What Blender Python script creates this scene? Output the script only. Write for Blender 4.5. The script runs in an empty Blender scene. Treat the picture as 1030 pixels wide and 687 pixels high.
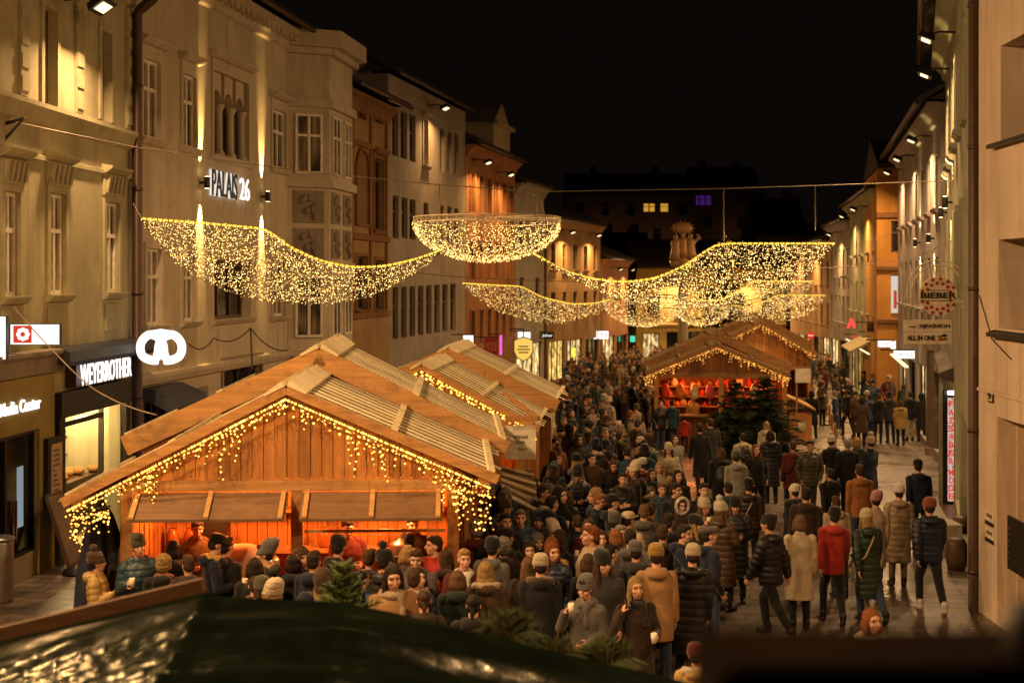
import bpy, math, random
import numpy as np
from mathutils import Vector, Matrix, noise
random.seed(7); RNG = np.random.default_rng(7)
R = math.radians
SC = bpy.context.scene; COL = SC.collection
# ---------------------------------------------------------------- camera
# measured from the photograph: focal length 1400 px, level camera (lens shifted down), eye 5 m up
F, CX, HY, CZ = 1400.0, 515.0, 281.0, 5.0
cam_d = bpy.data.cameras.new('camera'); cam = bpy.data.objects.new('camera', cam_d); COL.objects.link(cam)
cam.location = (0, 0, CZ); cam.rotation_euler = (R(90), 0, 0)
cam_d.sensor_width = 36; cam_d.lens = F/1030*36; cam_d.shift_y = -(343.5-HY)/1030
cam_d.clip_start = .1; cam_d.clip_end = 2000
cam_d.dof.use_dof = True; cam_d.dof.focus_distance = 22; cam_d.dof.aperture_fstop = 1.8
SC.camera = cam
# ---------------------------------------------------------------- world: night sky
w = bpy.data.worlds.new('World'); SC.world = w; w.use_nodes = True
nt = w.node_tree; nt.nodes.clear()
sky = nt.nodes.new('ShaderNodeTexSky'); sky.sky_type = 'NISHITA'; sky.sun_disc = False
sky.sun_elevation = R(-8); sky.sun_rotation = R(200)
bg = nt.nodes.new('ShaderNodeBackground'); bg.inputs['Strength'].default_value = .05
glow = nt.nodes.new('ShaderNodeBackground'); glow.inputs['Color'].default_value = (1, .66, .52, 1); glow.inputs['Strength'].default_value = .0030
add = nt.nodes.new('ShaderNodeAddShader'); wo = nt.nodes.new('ShaderNodeOutputWorld')
nt.links.new(sky.outputs[0], bg.inputs['Color']); nt.links.new(bg.outputs[0], add.inputs[0]); nt.links.new(glow.outputs[0], add.inputs[1]); nt.links.new(add.outputs[0], wo.inputs['Surface'])
# ---------------------------------------------------------------- film
SC.view_settings.view_transform = 'Standard'; SC.view_settings.look = 'None'; SC.view_settings.gamma = 1
SC.view_settings.use_curve_mapping = False; SC.view_settings.exposure = 0.0
SC.render.engine = 'CYCLES'
cy = SC.cycles; cy.use_denoising = True; cy.max_bounces = 5; cy.diffuse_bounces = 3; cy.glossy_bounces = 2; cy.transmission_bounces = 2
cy.sample_clamp_indirect = 1.5; cy.sample_clamp_direct = 0; cy.caustics_reflective = False; cy.caustics_refractive = False; cy.use_light_tree = True
SKIN_PREVIEW = False

# ---------------------------------------------------------------- helpers
def G(y): return .33-.0221*y                       # height of the gently falling street
def PX(px, Y): return (px-CX)*Y/F
def PZ(py, Y): return CZ-(py-HY)*Y/F
def P(px, py, Y): return Vector((PX(px, Y), Y, PZ(py, Y)))

def tag(o, label=None, cat=None, group=None, kind=None):
    if label: o['label'] = label
    if cat: o['category'] = cat
    if group: o['group'] = group
    if kind: o['kind'] = kind
    return o

def empty(name, loc, label=None, cat=None, group=None, rz=0):
    o = bpy.data.objects.new(name, None); COL.objects.link(o); o.location = loc; o.rotation_euler = (0, 0, rz)
    o.empty_display_size = .2
    return tag(o, label, cat, group)

def kids_of():
    d = {}
    for o in COL.objects:
        if o.parent: d.setdefault(o.parent.name, []).append(o)
    return d

def copy_tree(o, kd, parent=None):
    c = o.copy(); COL.objects.link(c); c.parent = parent
    for ch in kd.get(o.name, []): copy_tree(ch, kd, c)
    return c

class MB:
    """collects geometry; build() links it as ONE mesh object"""
    def __init__(s): s.v = []; s.f = []; s.m = []; s.mats = []; s.sm = []
    def mi(s, mat):
        if mat is None: return 0
        if mat not in s.mats: s.mats.append(mat)
        return s.mats.index(mat)
    def add(s, vs, fs, mat=None, smooth=False):
        b = len(s.v); k = s.mi(mat); s.v += [tuple(v) for v in vs]
        for f in fs: s.f.append(tuple(i+b for i in f)); s.m.append(k); s.sm.append(smooth)
        return s
    def quad(s, a, b, c, d, mat=None): return s.add([a, b, c, d], [(0, 1, 2, 3)], mat)
    def hexa(s, p, mat=None):
        return s.add(p, [(0, 3, 2, 1), (4, 5, 6, 7), (0, 1, 5, 4), (1, 2, 6, 5), (2, 3, 7, 6), (3, 0, 4, 7)], mat)
    def box(s, x0, x1, y0, y1, z0, z1, mat=None):
        return s.hexa([(x0, y0, z0), (x1, y0, z0), (x1, y1, z0), (x0, y1, z0), (x0, y0, z1), (x1, y0, z1), (x1, y1, z1), (x0, y1, z1)], mat)
    def bar(s, a, b, w, h, mat=None, up=(0, 0, 1)):
        a = Vector(a); b = Vector(b); d = (b-a).normalized(); up = Vector(up)
        sd = d.cross(up)
        if sd.length < 1e-4: sd = d.cross(Vector((0, 1, 0)))
        sd.normalize(); u = sd.cross(d).normalized(); sd *= w/2; u *= h/2
        return s.hexa([a-sd-u, a+sd-u, a+sd+u, a-sd+u, b-sd-u, b+sd-u, b+sd+u, b-sd+u], mat)
    def tube(s, pts, r, seg=8, mat=None, cap=True, smooth=True):
        pts = [Vector(p) for p in pts]; n = len(pts); rs = r if isinstance(r, (list, tuple)) else [r]*n
        vs = []; ref = None
        for i, p in enumerate(pts):
            d = (pts[min(i+1, n-1)]-pts[max(i-1, 0)]).normalized()
            if ref is None: ref = Vector((0, 0, 1)) if abs(d.z) < .9 else Vector((1, 0, 0))
            a = d.cross(ref).normalized(); b = d.cross(a).normalized(); ref = a.cross(d) if a.cross(d).length > 0 else ref
            for k in range(seg):
                t = 2*math.pi*k/seg; vs.append(p+(a*math.cos(t)+b*math.sin(t))*rs[i])
        fs = []
        for i in range(n-1):
            for k in range(seg):
                k2 = (k+1) % seg; fs.append((i*seg+k, i*seg+k2, (i+1)*seg+k2, (i+1)*seg+k))
        if cap: fs.append(tuple(range(seg))); fs.append(tuple((n-1)*seg+k for k in range(seg-1, -1, -1)))
        return s.add(vs, fs, mat, smooth)
    def lathe(s, prof, c, seg=20, mat=None, smooth=True, sx=1, sy=1):
        c = Vector(c); vs = []; n = len(prof)
        for r, z in prof:
            for k in range(seg):
                t = 2*math.pi*k/seg; vs.append(c+Vector((r*sx*math.cos(t), r*sy*math.sin(t), z)))
        fs = [(i*seg+k, i*seg+(k+1) % seg, (i+1)*seg+(k+1) % seg, (i+1)*seg+k) for i in range(n-1) for k in range(seg)]
        fs.append(tuple(range(seg-1, -1, -1))); fs.append(tuple((n-1)*seg+k for k in range(seg)))
        return s.add(vs, fs, mat, smooth)
    def ball(s, c, r, mat=None, seg=10, rings=7, smooth=True, sc=(1, 1, 1)):
        prof = [(max(1e-4, r*math.sin(math.pi*i/rings)), -r*math.cos(math.pi*i/rings)*sc[2]) for i in range(rings+1)]
        return s.lathe(prof, c, seg, mat, smooth, sc[0], sc[1])
    def build(s, name, mat=None, parent=None, bevel=0):
        me = bpy.data.meshes.new(name)
        off = parent.get('_w', None) if parent is not None else None
        o = bpy.data.objects.new(name, me)
        v = np.array(s.v, dtype=np.float32).reshape(-1, 3)
        me.from_pydata(v.tolist(), [], s.f)
        mats = s.mats or [mat]
        if None in mats and mat: mats = [mat if m is None else m for m in mats]
        if mat and not s.mats: mats = [mat]
        for m in mats: me.materials.append(m)
        me.polygons.foreach_set('material_index', s.m); me.polygons.foreach_set('use_smooth', s.sm)
        me.update(); COL.objects.link(o)
        if parent is not None: attach(o, parent)
        return o

def world_of(o):
    m = Matrix.Translation(o.location) @ o.rotation_euler.to_matrix().to_4x4()
    return (world_of(o.parent) @ m) if o.parent else m
def attach(o, parent):
    """geometry is written in world coordinates: move it into the parent's own frame"""
    o.data.transform(world_of(parent).inverted()); o.parent = parent

# ---------------------------------------------------------------- materials
MATS = {}
def nodes(name):
    m = bpy.data.materials.new(name); m.use_nodes = True; t = m.node_tree; t.nodes.clear()
    out = t.nodes.new('ShaderNodeOutputMaterial'); b = t.nodes.new('ShaderNodeBsdfPrincipled'); t.links.new(b.outputs[0], out.inputs[0])
    return m, t, b
def N(t, kind, **kw):
    n = t.nodes.new(kind)
    for k, v in kw.items():
        if k in n.inputs: n.inputs[k].default_value = v
        else: setattr(n, k, v)
    return n
def mixc(t, fac, a, b, blend='MIX'):
    n = t.nodes.new('ShaderNodeMix'); n.data_type = 'RGBA'; n.blend_type = blend
    for i, x in ((0, fac), (6, a), (7, b)):
        if hasattr(x, 'links'): t.links.new(x, n.inputs[i])
        else: n.inputs[i].default_value = x if i == 0 else (*x[:3], 1)
    return n.outputs[2]
def mathn(t, op, a, b=0.0):
    n = t.nodes.new('ShaderNodeMath'); n.operation = op
    for i, x in enumerate((a, b)):
        if hasattr(x, 'links'): t.links.new(x, n.inputs[i])
        else: n.inputs[i].default_value = x
    return n.outputs[0]
def coords(t, sc=(1, 1, 1), rot=(0, 0, 0)):
    tc = t.nodes.new('ShaderNodeTexCoord'); mp = t.nodes.new('ShaderNodeMapping'); mp.inputs['Scale'].default_value = sc; mp.inputs['Rotation'].default_value = rot
    t.links.new(tc.outputs['Object'], mp.inputs[0]); return mp.outputs[0]
def noisef(t, vec, scale, detail=4, rough=.6):
    n = N(t, 'ShaderNodeTexNoise'); n.inputs['Scale'].default_value = scale; n.inputs['Detail'].default_value = detail; n.inputs['Roughness'].default_value = rough
    t.links.new(vec, n.inputs['Vector']); return n.outputs['Fac']
def ramp(t, fac, stops):
    r = t.nodes.new('ShaderNodeValToRGB'); e = r.color_ramp.elements
    while len(e) < len(stops): e.new(.5)
    for k, (p, c) in enumerate(stops):
        e[k].position = p; e[k].color = (*c, 1) if hasattr(c, '__len__') else (c, c, c, 1)
    t.links.new(fac, r.inputs[0]); return r.outputs[0]
def bump(t, b, h, strength=.3, dist=.02):
    n = t.nodes.new('ShaderNodeBump'); n.inputs['Strength'].default_value = strength; n.inputs['Distance'].default_value = dist
    t.links.new(h, n.inputs['Height']); t.links.new(n.outputs[0], b.inputs['Normal'])
def mul(c, k): return tuple(min(1, x*k) for x in c)

def plaster(name, col, stain=.35, rough=.85):
    if name in MATS: return MATS[name]
    m, t, b = nodes(name); v = coords(t)
    big = noisef(t, v, .55, 5, .65); fine = noisef(t, v, 9, 4, .6)
    streak = noisef(t, coords(t, (2.2, 2.2, .18)), 1.6, 4, .6)
    a = mixc(t, ramp(t, big, [(.32, 0), (.72, 1)]), mul(col, 1-stain), mul(col, 1.08))
    a = mixc(t, ramp(t, streak, [(.5, 0), (.8, .7)]), a, mul(col, .45))
    blot = noisef(t, v, 2.3, 6, .7); a = mixc(t, ramp(t, blot, [(.56, 0), (.66, .35)]), a, mul(col, .62)); a = mixc(t, ramp(t, noisef(t, coords(t, (1, 1, .7)), 1.1, 3), [(.6, 0), (.63, .22)]), a, mul(col, 1.25))
    a = mixc(t, mathn(t, 'MULTIPLY', fine, .25), a, mul(col, .72))
    t.links.new(a, b.inputs['Base Color']); b.inputs['Roughness'].default_value = rough; b.inputs['Specular IOR Level'].default_value = .25
    bump(t, b, fine, .25, .01)
    MATS[name] = m; return m
def plain(name, col, rough=.6, metal=0, var=.2, scale=6, emit=None, es=0, bmp=0, spec=.5):
    if name in MATS: return MATS[name]
    m, t, b = nodes(name); v = coords(t); n = noisef(t, v, scale, 4)
    a = mixc(t, ramp(t, n, [(.3, 0), (.7, 1)]), mul(col, 1-var), mul(col, 1+var))
    t.links.new(a, b.inputs['Base Color']); b.inputs['Roughness'].default_value = rough; b.inputs['Metallic'].default_value = metal; b.inputs['Specular IOR Level'].default_value = spec
    if emit: b.inputs['Emission Color'].default_value = (*emit, 1); b.inputs['Emission Strength'].default_value = es
    if bmp: bump(t, b, n, bmp, .01)
    MATS[name] = m; return m
def wood(name, col, axis=2, var=.35, rough=.65, grain=1.0, bmp=.35):
    """boards: tone changes from board to board, grain along one axis"""
    if name in MATS: return MATS[name]
    m, t, b = nodes(name); s = [26, 26, 26]; s[axis] = 1.4; v = coords(t, tuple(s))
    g = noisef(t, v, .8*grain, 6, .7); geo = t.nodes.new('ShaderNodeNewGeometry'); isl = geo.outputs['Random Per Island']
    kn = noisef(t, coords(t, (5, 5, 5)), 1.0, 3)
    a = mixc(t, ramp(t, g, [(.3, 0), (.7, 1)]), mul(col, 1-var), mul(col, 1+var*.5))
    a = mixc(t, 1.0, a, ramp(t, isl, [(0, .62), (.5, .95), (1, 1.0)]), 'MULTIPLY')
    a = mixc(t, ramp(t, kn, [(.62, 0), (.74, .6)]), a, mul(col, .35))
    st = noisef(t, coords(t), 1.7, 6, .72); a = mixc(t, ramp(t, st, [(.5, 0), (.68, .65)]), a, (col[0]*.34, col[1]*.36, col[2]*.5))
    t.links.new(a, b.inputs['Base Color']); b.inputs['Roughness'].default_value = rough; b.inputs['Specular IOR Level'].default_value = .3
    bump(t, b, g, bmp, .008) if bmp else None
    MATS[name] = m; return m
def emis(name, col, strength, sample=True):
    if name in MATS: return MATS[name]
    m = bpy.data.materials.new(name); m.use_nodes = True; t = m.node_tree; t.nodes.clear()
    o = t.nodes.new('ShaderNodeOutputMaterial'); e = t.nodes.new('ShaderNodeEmission'); e.inputs[0].default_value = (*col, 1); e.inputs[1].default_value = strength
    t.links.new(e.outputs[0], o.inputs[0]); m.cycles.emission_sampling = 'AUTO' if sample else 'NONE'
    MATS[name] = m; return m
def cloth(name, rough=.85, weave=220, var=.3, sheen=.2, spec=.2):
    """fabric that takes its dye from the object's own colour"""
    if name in MATS: return MATS[name]
    m, t, b = nodes(name); oi = t.nodes.new('ShaderNodeObjectInfo'); v = coords(t)
    n = noisef(t, v, 7, 5, .6); f = noisef(t, v, weave, 2)
    a = mixc(t, ramp(t, n, [(.3, 0), (.7, 1)]), (1-var,)*3, (1.0,)*3)
    a = mixc(t, 1.0, oi.outputs['Color'], a, 'MULTIPLY')
    t.links.new(a, b.inputs['Base Color']); b.inputs['Roughness'].default_value = rough; b.inputs['Specular IOR Level'].default_value = spec
    b.inputs['Sheen Weight'].default_value = sheen
    bump(t, b, f, .25, .004); MATS[name] = m; return m

# ---------------------------------------------------------------- lettering
_txt = {}
def text_geo(s, bold=0.0):
    """flat lettering, unit height, as (verts (x,y), faces, width)"""
    k = (s, bold)
    if k in _txt: return _txt[k]
    cu = bpy.data.curves.new('t', 'FONT'); cu.body = s; cu.size = 1; cu.offset = bold; cu.resolution_u = 3
    o = bpy.data.objects.new('t', cu); COL.objects.link(o); bpy.context.view_layer.update()
    me = bpy.data.meshes.new_from_object(o.evaluated_get(bpy.context.evaluated_depsgraph_get()))
    v = [(a.co.x, a.co.y) for a in me.vertices]; f = [tuple(p.vertices) for p in me.polygons]
    bpy.data.objects.remove(o); bpy.data.curves.remove(cu); bpy.data.meshes.remove(me)
    x0 = min(a[0] for a in v); x1 = max(a[0] for a in v); y0 = min(a[1] for a in v); y1 = max(a[1] for a in v); h = y1-y0
    v = [((a-x0)/h, (b-y0)/h) for a, b in v]; _txt[k] = (v, f, (x1-x0)/h); return _txt[k]
def text_on(mb, s, o, ux, uy, width, height, depth, mat, bold=0.0):
    """lettering in the rectangle at o spanned by ux*width, uy*height, raised by depth along ux x uy"""
    v, f, tw = text_geo(s, bold); o = Vector(o); ux = Vector(ux).normalized(); uy = Vector(uy).normalized(); n = ux.cross(uy)
    front = [o+ux*(a/tw*width)+uy*(b*height)+n*depth for a, b in v]; back = [p-n*depth for p in front]
    k = len(v); fs = [tuple(q) for q in f]+[tuple(i+k for i in reversed(q)) for q in f]
    ed = {}
    for q in f:
        for i in range(len(q)):
            e = (q[i], q[(i+1) % len(q)]); ed[e] = 1
    for a, b in list(ed):
        if (b, a) not in ed: fs.append((b, a, a+k, b+k))
    mb.add(front+back, fs, mat)
# ================================================================ materials of the place
WARM = (1.0, .585, .26)
M_GREEN = plaster('ochre_green_plaster', (.50, .45, .28))
M_CREAM = plaster('cream_plaster', (.64, .54, .39), .25)
M_STUCCO = plaster('pale_stucco', (.64, .54, .40), .25)
M_OCHRE = plaster('ochre_plaster', (.44, .27, .13))
M_OCHRED = plaster('ochre_trim', (.30, .15, .06))
M_GREY = plaster('grey_plaster', (.40, .34, .27))
M_BRICKY = plaster('terracotta_plaster', (.42, .20, .09))
M_PALE = plaster('pale_grey_plaster', (.42, .38, .32))
M_PEACH = plaster('peach_plaster', (.62, .49, .36), .2)
M_GREENISH = plaster('pale_green_plaster', (.42, .40, .28))
M_ORANGE = plaster('orange_plaster', (.56, .27, .06), .3)
M_LILAC = plaster('lilac_grey_plaster', (.40, .35, .32))
M_YELLOW = plaster('yellow_plaster', (.55, .40, .13), .3)
M_SHOPY = plaster('mustard_shopfront', (.38, .29, .09), .3)
M_DARKB = plaster('dark_far_plaster', (.20, .14, .10))
M_STONE = plaster('grey_stone', (.33, .27, .2))
M_ROOF = plain('dark_roof_tiles', (.05, .035, .03), .8, var=.4, bmp=.3)
M_METAL = plain('dark_metal', (.03, .026, .024), .45, .6)
M_BROWNP = plain('brown_painted_metal', (.06, .03, .02), .45, .3)
M_STEEL = plain('brushed_steel', (.42, .40, .38), .35, .9)
M_WHITEF = plain('white_window_frame', (.80, .74, .62), .5)
M_BROWNF = plain('brown_window_frame', (.10, .055, .03), .5)
M_GLASS = plain('dark_window_glass', (.012, .012, .014), .06, var=.3, scale=.6, spec=.9)
def curtain_glass():
    m, t, b = nodes('curtained_window_glass'); f = noisef(t, coords(t, (9, 9, .35)), 1.3, 3, .6); g = noisef(t, coords(t, (.7, .7, .5)), 1.0, 2)
    a = mixc(t, ramp(t, f, [(.35, 0), (.65, 1)]), (.05, .037, .025), (.38, .29, .19)); a = mixc(t, ramp(t, g, [(.42, 0), (.58, 1)]), a, (.012, .01, .009)); t.links.new(a, b.inputs['Base Color']); b.inputs['Roughness'].default_value = .07; b.inputs['Specular IOR Level'].default_value = .9; return m
M_GLASSW = curtain_glass()
M_NAVY = plain('navy_canvas', (.012, .016, .04), .8, var=.4, bmp=.3)
M_AWN = plain('slate_awning', (.03, .033, .05), .6)
M_SIGNW = emis('white_sign_light', (1, .93, .86), 1.5)
def lit_shop(name, col, k):
    """lit shop interior: bright above, goods standing dark against it"""
    m = emis(name, col, k); t = m.node_tree; e = [n for n in t.nodes if n.type == 'EMISSION'][0]; f = noisef(t, coords(t, (1.6, 1.6, 1.1)), 1.5, 4, .7); g = noisef(t, coords(t, (3, 3, .4)), 1.2, 2)
    t.links.new(mathn(t, 'MULTIPLY', ramp(t, f, [(.36, .12), (.5, .55), (.66, 1.9)]), mathn(t, 'MULTIPLY', ramp(t, g, [(.35, .5), (.6, 1.2)]), k)), e.inputs[1]); return m
M_WARMWIN = lit_shop('warm_lit_room', (1.0, .66, .26), 1.5)
M_YELWIN = lit_shop('yellow_lit_window', (1.0, .62, .16), 1.3)

# ================================================================ ground
def ground():
    m, t, b = nodes('paving_stone')
    br = t.nodes.new('ShaderNodeTexBrick'); t.links.new(coords(t, (1, 1, 1), (0, 0, R(12))), br.inputs['Vector'])
    br.inputs['Scale'].default_value = 1.0; br.inputs['Brick Width'].default_value = .62; br.inputs['Row Height'].default_value = .38; br.inputs['Mortar Size'].default_value = .02
    br.inputs['Color1'].default_value = (.085, .060, .042, 1); br.inputs['Color2'].default_value = (.20, .145, .10, 1); br.inputs['Mortar'].default_value = (.012, .009, .007, 1)
    v = coords(t); big = noisef(t, v, .35, 5, .65); fine = noisef(t, v, 11, 4)
    a = mixc(t, ramp(t, big, [(.35, 0), (.7, .55)]), br.outputs['Color'], (.06, .047, .037))
    a = mixc(t, mathn(t, 'MULTIPLY', fine, .5), a, (.07, .055, .042))
    t.links.new(a, b.inputs['Base Color'])
    rg = ramp(t, big, [(.35, .55), (.6, .24)]); t.links.new(rg, b.inputs['Roughness'])
    h = mixc(t, .35, br.outputs['Fac'], fine); hh = mathn(t, 'MULTIPLY', h, -1)
    bump(t, b, hh, .8, .03)
    mb = MB(); xs = [-400, -60, -20, -10, 0, 10, 20, 40, 80, 400]; ys = [-60, -10, 0, 10, 20, 30, 45, 60, 80, 100, 130, 180, 300, 600]
    for i in range(len(xs)-1):
        for j in range(len(ys)-1):
            mb.quad((xs[i], ys[j], G(ys[j])), (xs[i+1], ys[j], G(ys[j])), (xs[i+1], ys[j+1], G(ys[j+1])), (xs[i], ys[j+1], G(ys[j+1])))
    tag(mb.build('street_paving', m), 'grey stone paving of the sloping market street', kind='structure')
ground()

# ================================================================ facades
class Fac:
    """a facade line from p0 to p1 (plan); u runs along it, n out towards the street, z up"""
    def __init__(s, p0, p1, side):
        s.o = Vector((*p0, 0)); e = Vector((*p1, 0)); s.L = (e-s.o).length; s.d = (e-s.o).normalized()
        s.n = Vector((s.d.y, -s.d.x, 0)) if side == 'L' else Vector((-s.d.y, s.d.x, 0))
    def p(s, u, n, z): return s.o+s.d*u+s.n*n+Vector((0, 0, z))
    def u(s, px):
        k = (px-CX)/F; return (k*s.o.y-s.o.x)/(s.d.x-k*s.d.y)
    def z(s, py, u): return PZ(py, (s.o+s.d*u).y)
    def g(s, u): return G((s.o+s.d*u).y)
    def box(s, mb, u0, u1, n0, n1, z0, z1, mat=None):
        mb.hexa([s.p(u0, n0, z0), s.p(u1, n0, z0), s.p(u1, n1, z0), s.p(u0, n1, z0), s.p(u0, n0, z1), s.p(u1, n0, z1), s.p(u1, n1, z1), s.p(u0, n1, z1)], mat)
    def profile(s, mb, u0, u1, pts, mat=None):
        k = len(pts); vs = [s.p(u0, n, z) for n, z in pts]+[s.p(u1, n, z) for n, z in pts]
        fs = [(i, (i+1) % k, (i+1) % k+k, i+k) for i in range(k)]+[tuple(range(k-1, -1, -1)), tuple(range(k, 2*k))]
        mb.add(vs, fs, mat)

def wall_mesh(f, zb, zt, ops, mat, depth, rev=.22, end0=True, end1=True):
    mb = MB(); us = sorted({0, f.L} | {o[k] for o in ops for k in ('u0', 'u1')}); zs = sorted({zb, zt} | {o[k] for o in ops for k in ('z0', 'z1')})
    us = [x for x in us if 0 <= x <= f.L]; zs = [x for x in zs if zb <= x <= zt]
    for a, b in zip(us, us[1:]):
        for c, d in zip(zs, zs[1:]):
            mu, mz = (a+b)/2, (c+d)/2
            if any(o['u0'] < mu < o['u1'] and o['z0'] < mz < o['z1'] for o in ops): continue
            mb.quad(f.p(a, 0, c), f.p(b, 0, c), f.p(b, 0, d), f.p(a, 0, d))
    for o in ops:
        a, b, c, d, r = o['u0'], o['u1'], o['z0'], o['z1'], o.get('rev', rev)
        for q in (((a, 0, c), (a, -r, c), (a, -r, d), (a, 0, d)), ((b, 0, c), (b, 0, d), (b, -r, d), (b, -r, c)), ((a, 0, c), (b, 0, c), (b, -r, c), (a, -r, c)), ((a, 0, d), (a, -r, d), (b, -r, d), (b, 0, d))):
            mb.quad(*[f.p(*x) for x in q])
    D = -depth
    mb.quad(f.p(0, 0, zb), f.p(0, 0, zt), f.p(0, D, zt), f.p(0, D, zb)); mb.quad(f.p(f.L, 0, zb), f.p(f.L, D, zb), f.p(f.L, D, zt), f.p(f.L, 0, zt))
    mb.quad(f.p(0, D, zb), f.p(f.L, D, zb), f.p(f.L, D, zt), f.p(0, D, zt)); mb.quad(f.p(0, 0, zt), f.p(f.L, 0, zt), f.p(f.L, D, zt), f.p(0, D, zt))
    return mb

def roof_mesh(f, zt, depth, rise, over=.55, e0=.0, e1=.0):
    mb = MB(); m = -depth/2; t = .16; a, b = -e0, f.L+e1
    for n0, z0, n1, z1 in ((over, zt+.05, m, zt+rise), (-depth-over, zt+.05, m, zt+rise)):
        p = [f.p(a, n0, z0), f.p(b, n0, z0), f.p(b, n1, z1), f.p(a, n1, z1)]
        mb.hexa(p+[q+Vector((0, 0, t)) for q in p])
    for u in (a+.02, b-.02): mb.add([f.p(u, over-.3, zt+.1), f.p(u, -depth-over+.3, zt+.1), f.p(u, m, zt+rise)], [(0, 1, 2)])
    return mb

def window(f, bld, o):
    """frame with mullions > pane, surround, sill, hood"""
    a, b, c, d = o['u0'], o['u1'], o['z0'], o['z1']; r = o.get('rev', .22); st = o.get('st', 'casement'); fm = o.get('fm', M_WHITEF); tm = o.get('tm', M_STUCCO)
    mb = MB(); e = .07; n0, n1 = -r+.01, -r+.075
    for x in ((a, a+e, c, d), (b-e, b, c, d), (a+e, b-e, c, c+e), (a+e, b-e, d-e, d)): f.box(mb, x[0], x[1], n0, n1, x[2], x[3])
    W = b-a
    if st in ('casement', 'single', 'tall'):
        zt = c+(d-c)*(.63 if st != 'tall' else .7)
        f.box(mb, a+e, b-e, n0, n1+.02, zt-.04, zt+.04)
        if st != 'single':
            mu = (a+b)/2
            f.box(mb, mu-.045, mu+.045, n0, n1+.01, c+e, zt-.04); f.box(mb, mu-.045, mu+.045, n0, n1+.01, zt+.04, d-e)
    elif st == 'shop':
        k = o.get('k', 2)
        for i in range(1, k):
            mu = a+W*i/k; f.box(mb, mu-.04, mu+.04, n0, n1+.01, c+e, d-e)
    wo = mb.build('window', fm, bld)
    gm = o.get('gm', M_GLASS); g = MB(); f.box(g, a+.01, b-.01, n0-.03, n0+.02, c+.01, d-.01); g.build('pane', gm, wo)
    if o.get('sur', True):
        s = MB(); k = .13; q = .045
        for x in ((a-k, a-.001, c, d+k), (b+.001, b+k, c, d+k), (a-.001, b+.001, d+.001, d+k)): f.box(s, x[0], x[1], .002, q, x[2], x[3])
        s.build('surround', tm, wo)
    if o.get('sill', True):
        s = MB(); f.profile(s, a-.2, b+.2, [(.003, c-.16), (.09, c-.13), (.17, c-.03), (.17, c-.002), (.003, c-.002)]); s.build('sill', tm, wo)
    h = o.get('hood')
    if h:
        s = MB(); z = d+.13
        if h == 'corbel':
            f.box(s, a-.16, b+.16, .003, .07, z+.001, z+.42)
            k = 5
            for i in range(k):
                u = a-.08+(W+.16)*i/(k-1); f.profile(s, u-.05, u+.05, [(.071, z+.05), (.11, z+.05), (.17, z+.38), (.071, z+.38)])
            z += .42
        elif h == 'flat2': z += .16; f.box(s, a-.13, b+.13, .003, .05, z-.159, z)
        f.profile(s, a-.24, b+.24, [(.003, z+.001), (.12, z+.03), (.24, z+.11), (.25, z+.16), (.003, z+.2)])
        s.build('hood', tm, wo)
    return wo

def building(name, label, f, zb, zt, ops, mat, depth=9, roof=3.0, over=.5, cornice='plain', trim=None, e0=0., e1=0., group=None, cat='building'):
    b = empty(name, f.p(f.L/2, 0, f.g(f.L/2)), label, cat, group)
    wall_mesh(f, zb, zt, ops, mat, depth).build('wall', mat, b)
    if roof: roof_mesh(f, zt, depth, roof, over, e0, e1).build('roof', M_ROOF, b)
    trim = trim or mat
    if cornice:
        c = MB(); f.profile(c, 0, f.L, [(.004, zt-.55), (.10, zt-.5), (.12, zt-.36), (.30, zt-.16), (.42, zt-.10), (.42, zt+.03), (.004, zt+.03)])
        if cornice == 'dentil':
            u = .15
            while u < f.L-.3: f.box(c, u, u+.16, .125, .36, zt-.33, zt-.19); u += .42
        c.build('cornice', trim, b)
    gt = MB(); gt.tube([f.p(.05, over+.06, zt+.05), f.p(f.L-.05, over+.06, zt+.05)], .075, 8); gt.build('gutter', M_BROWNP, b)
    for o in ops:
        if o.get('st') != 'open': window(f, b, o)
    return b

def px_ops(f, lst, **kw):
    """openings measured as (px left, px right, py top, py bottom)"""
    out = []
    for x0, x1, y0, y1 in lst:
        u0, u1 = sorted((f.u(x0), f.u(x1))); um = (u0+u1)/2
        out.append(dict(u0=u0, u1=u1, z1=f.z(y0, um), z0=f.z(y1, um), **kw))
    return out

# -------- lamps of the place
LAMP_K = 1.32
def area_lamp(name, loc, direction, sx, sy, power, col, parent, spread=170):
    l = bpy.data.lights.new(name, 'AREA'); l.shape = 'RECTANGLE'; l.size = sx; l.size_y = sy; l.energy = power*LAMP_K; l.color = col; l.spread = R(spread)
    o = bpy.data.objects.new(name, l); COL.objects.link(o); o.location = loc
    o.rotation_euler = Vector(direction).to_track_quat('-Z', 'Y').to_euler()
    if parent:
        o.matrix_world = world_of(parent).inverted() @ (Matrix.Translation(loc) @ o.rotation_euler.to_matrix().to_4x4()); o.parent = parent
    return o
def spot_lamp(name, loc, direction, size, power, col, parent, blend=.6, rad=.05):
    l = bpy.data.lights.new(name, 'SPOT'); l.energy = power*LAMP_K; l.color = col; l.spot_size = R(size); l.spot_blend = blend; l.shadow_soft_size = rad
    o = bpy.data.objects.new(name, l); COL.objects.link(o)
    q = Vector(direction).to_track_quat('-Z', 'Y')
    m = Matrix.Translation(loc) @ q.to_matrix().to_4x4()
    o.matrix_world = (world_of(parent).inverted() @ m) if parent else m; o.parent = parent
    return o
def point_lamp(name, loc, power, col, parent, rad=.1):
    l = bpy.data.lights.new(name, 'POINT'); l.energy = power*LAMP_K; l.color = col; l.shadow_soft_size = rad
    o = bpy.data.objects.new(name, l); COL.objects.link(o); o.location = world_of(parent).inverted() @ Vector(loc) if parent else loc; o.parent = parent
    return o
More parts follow.
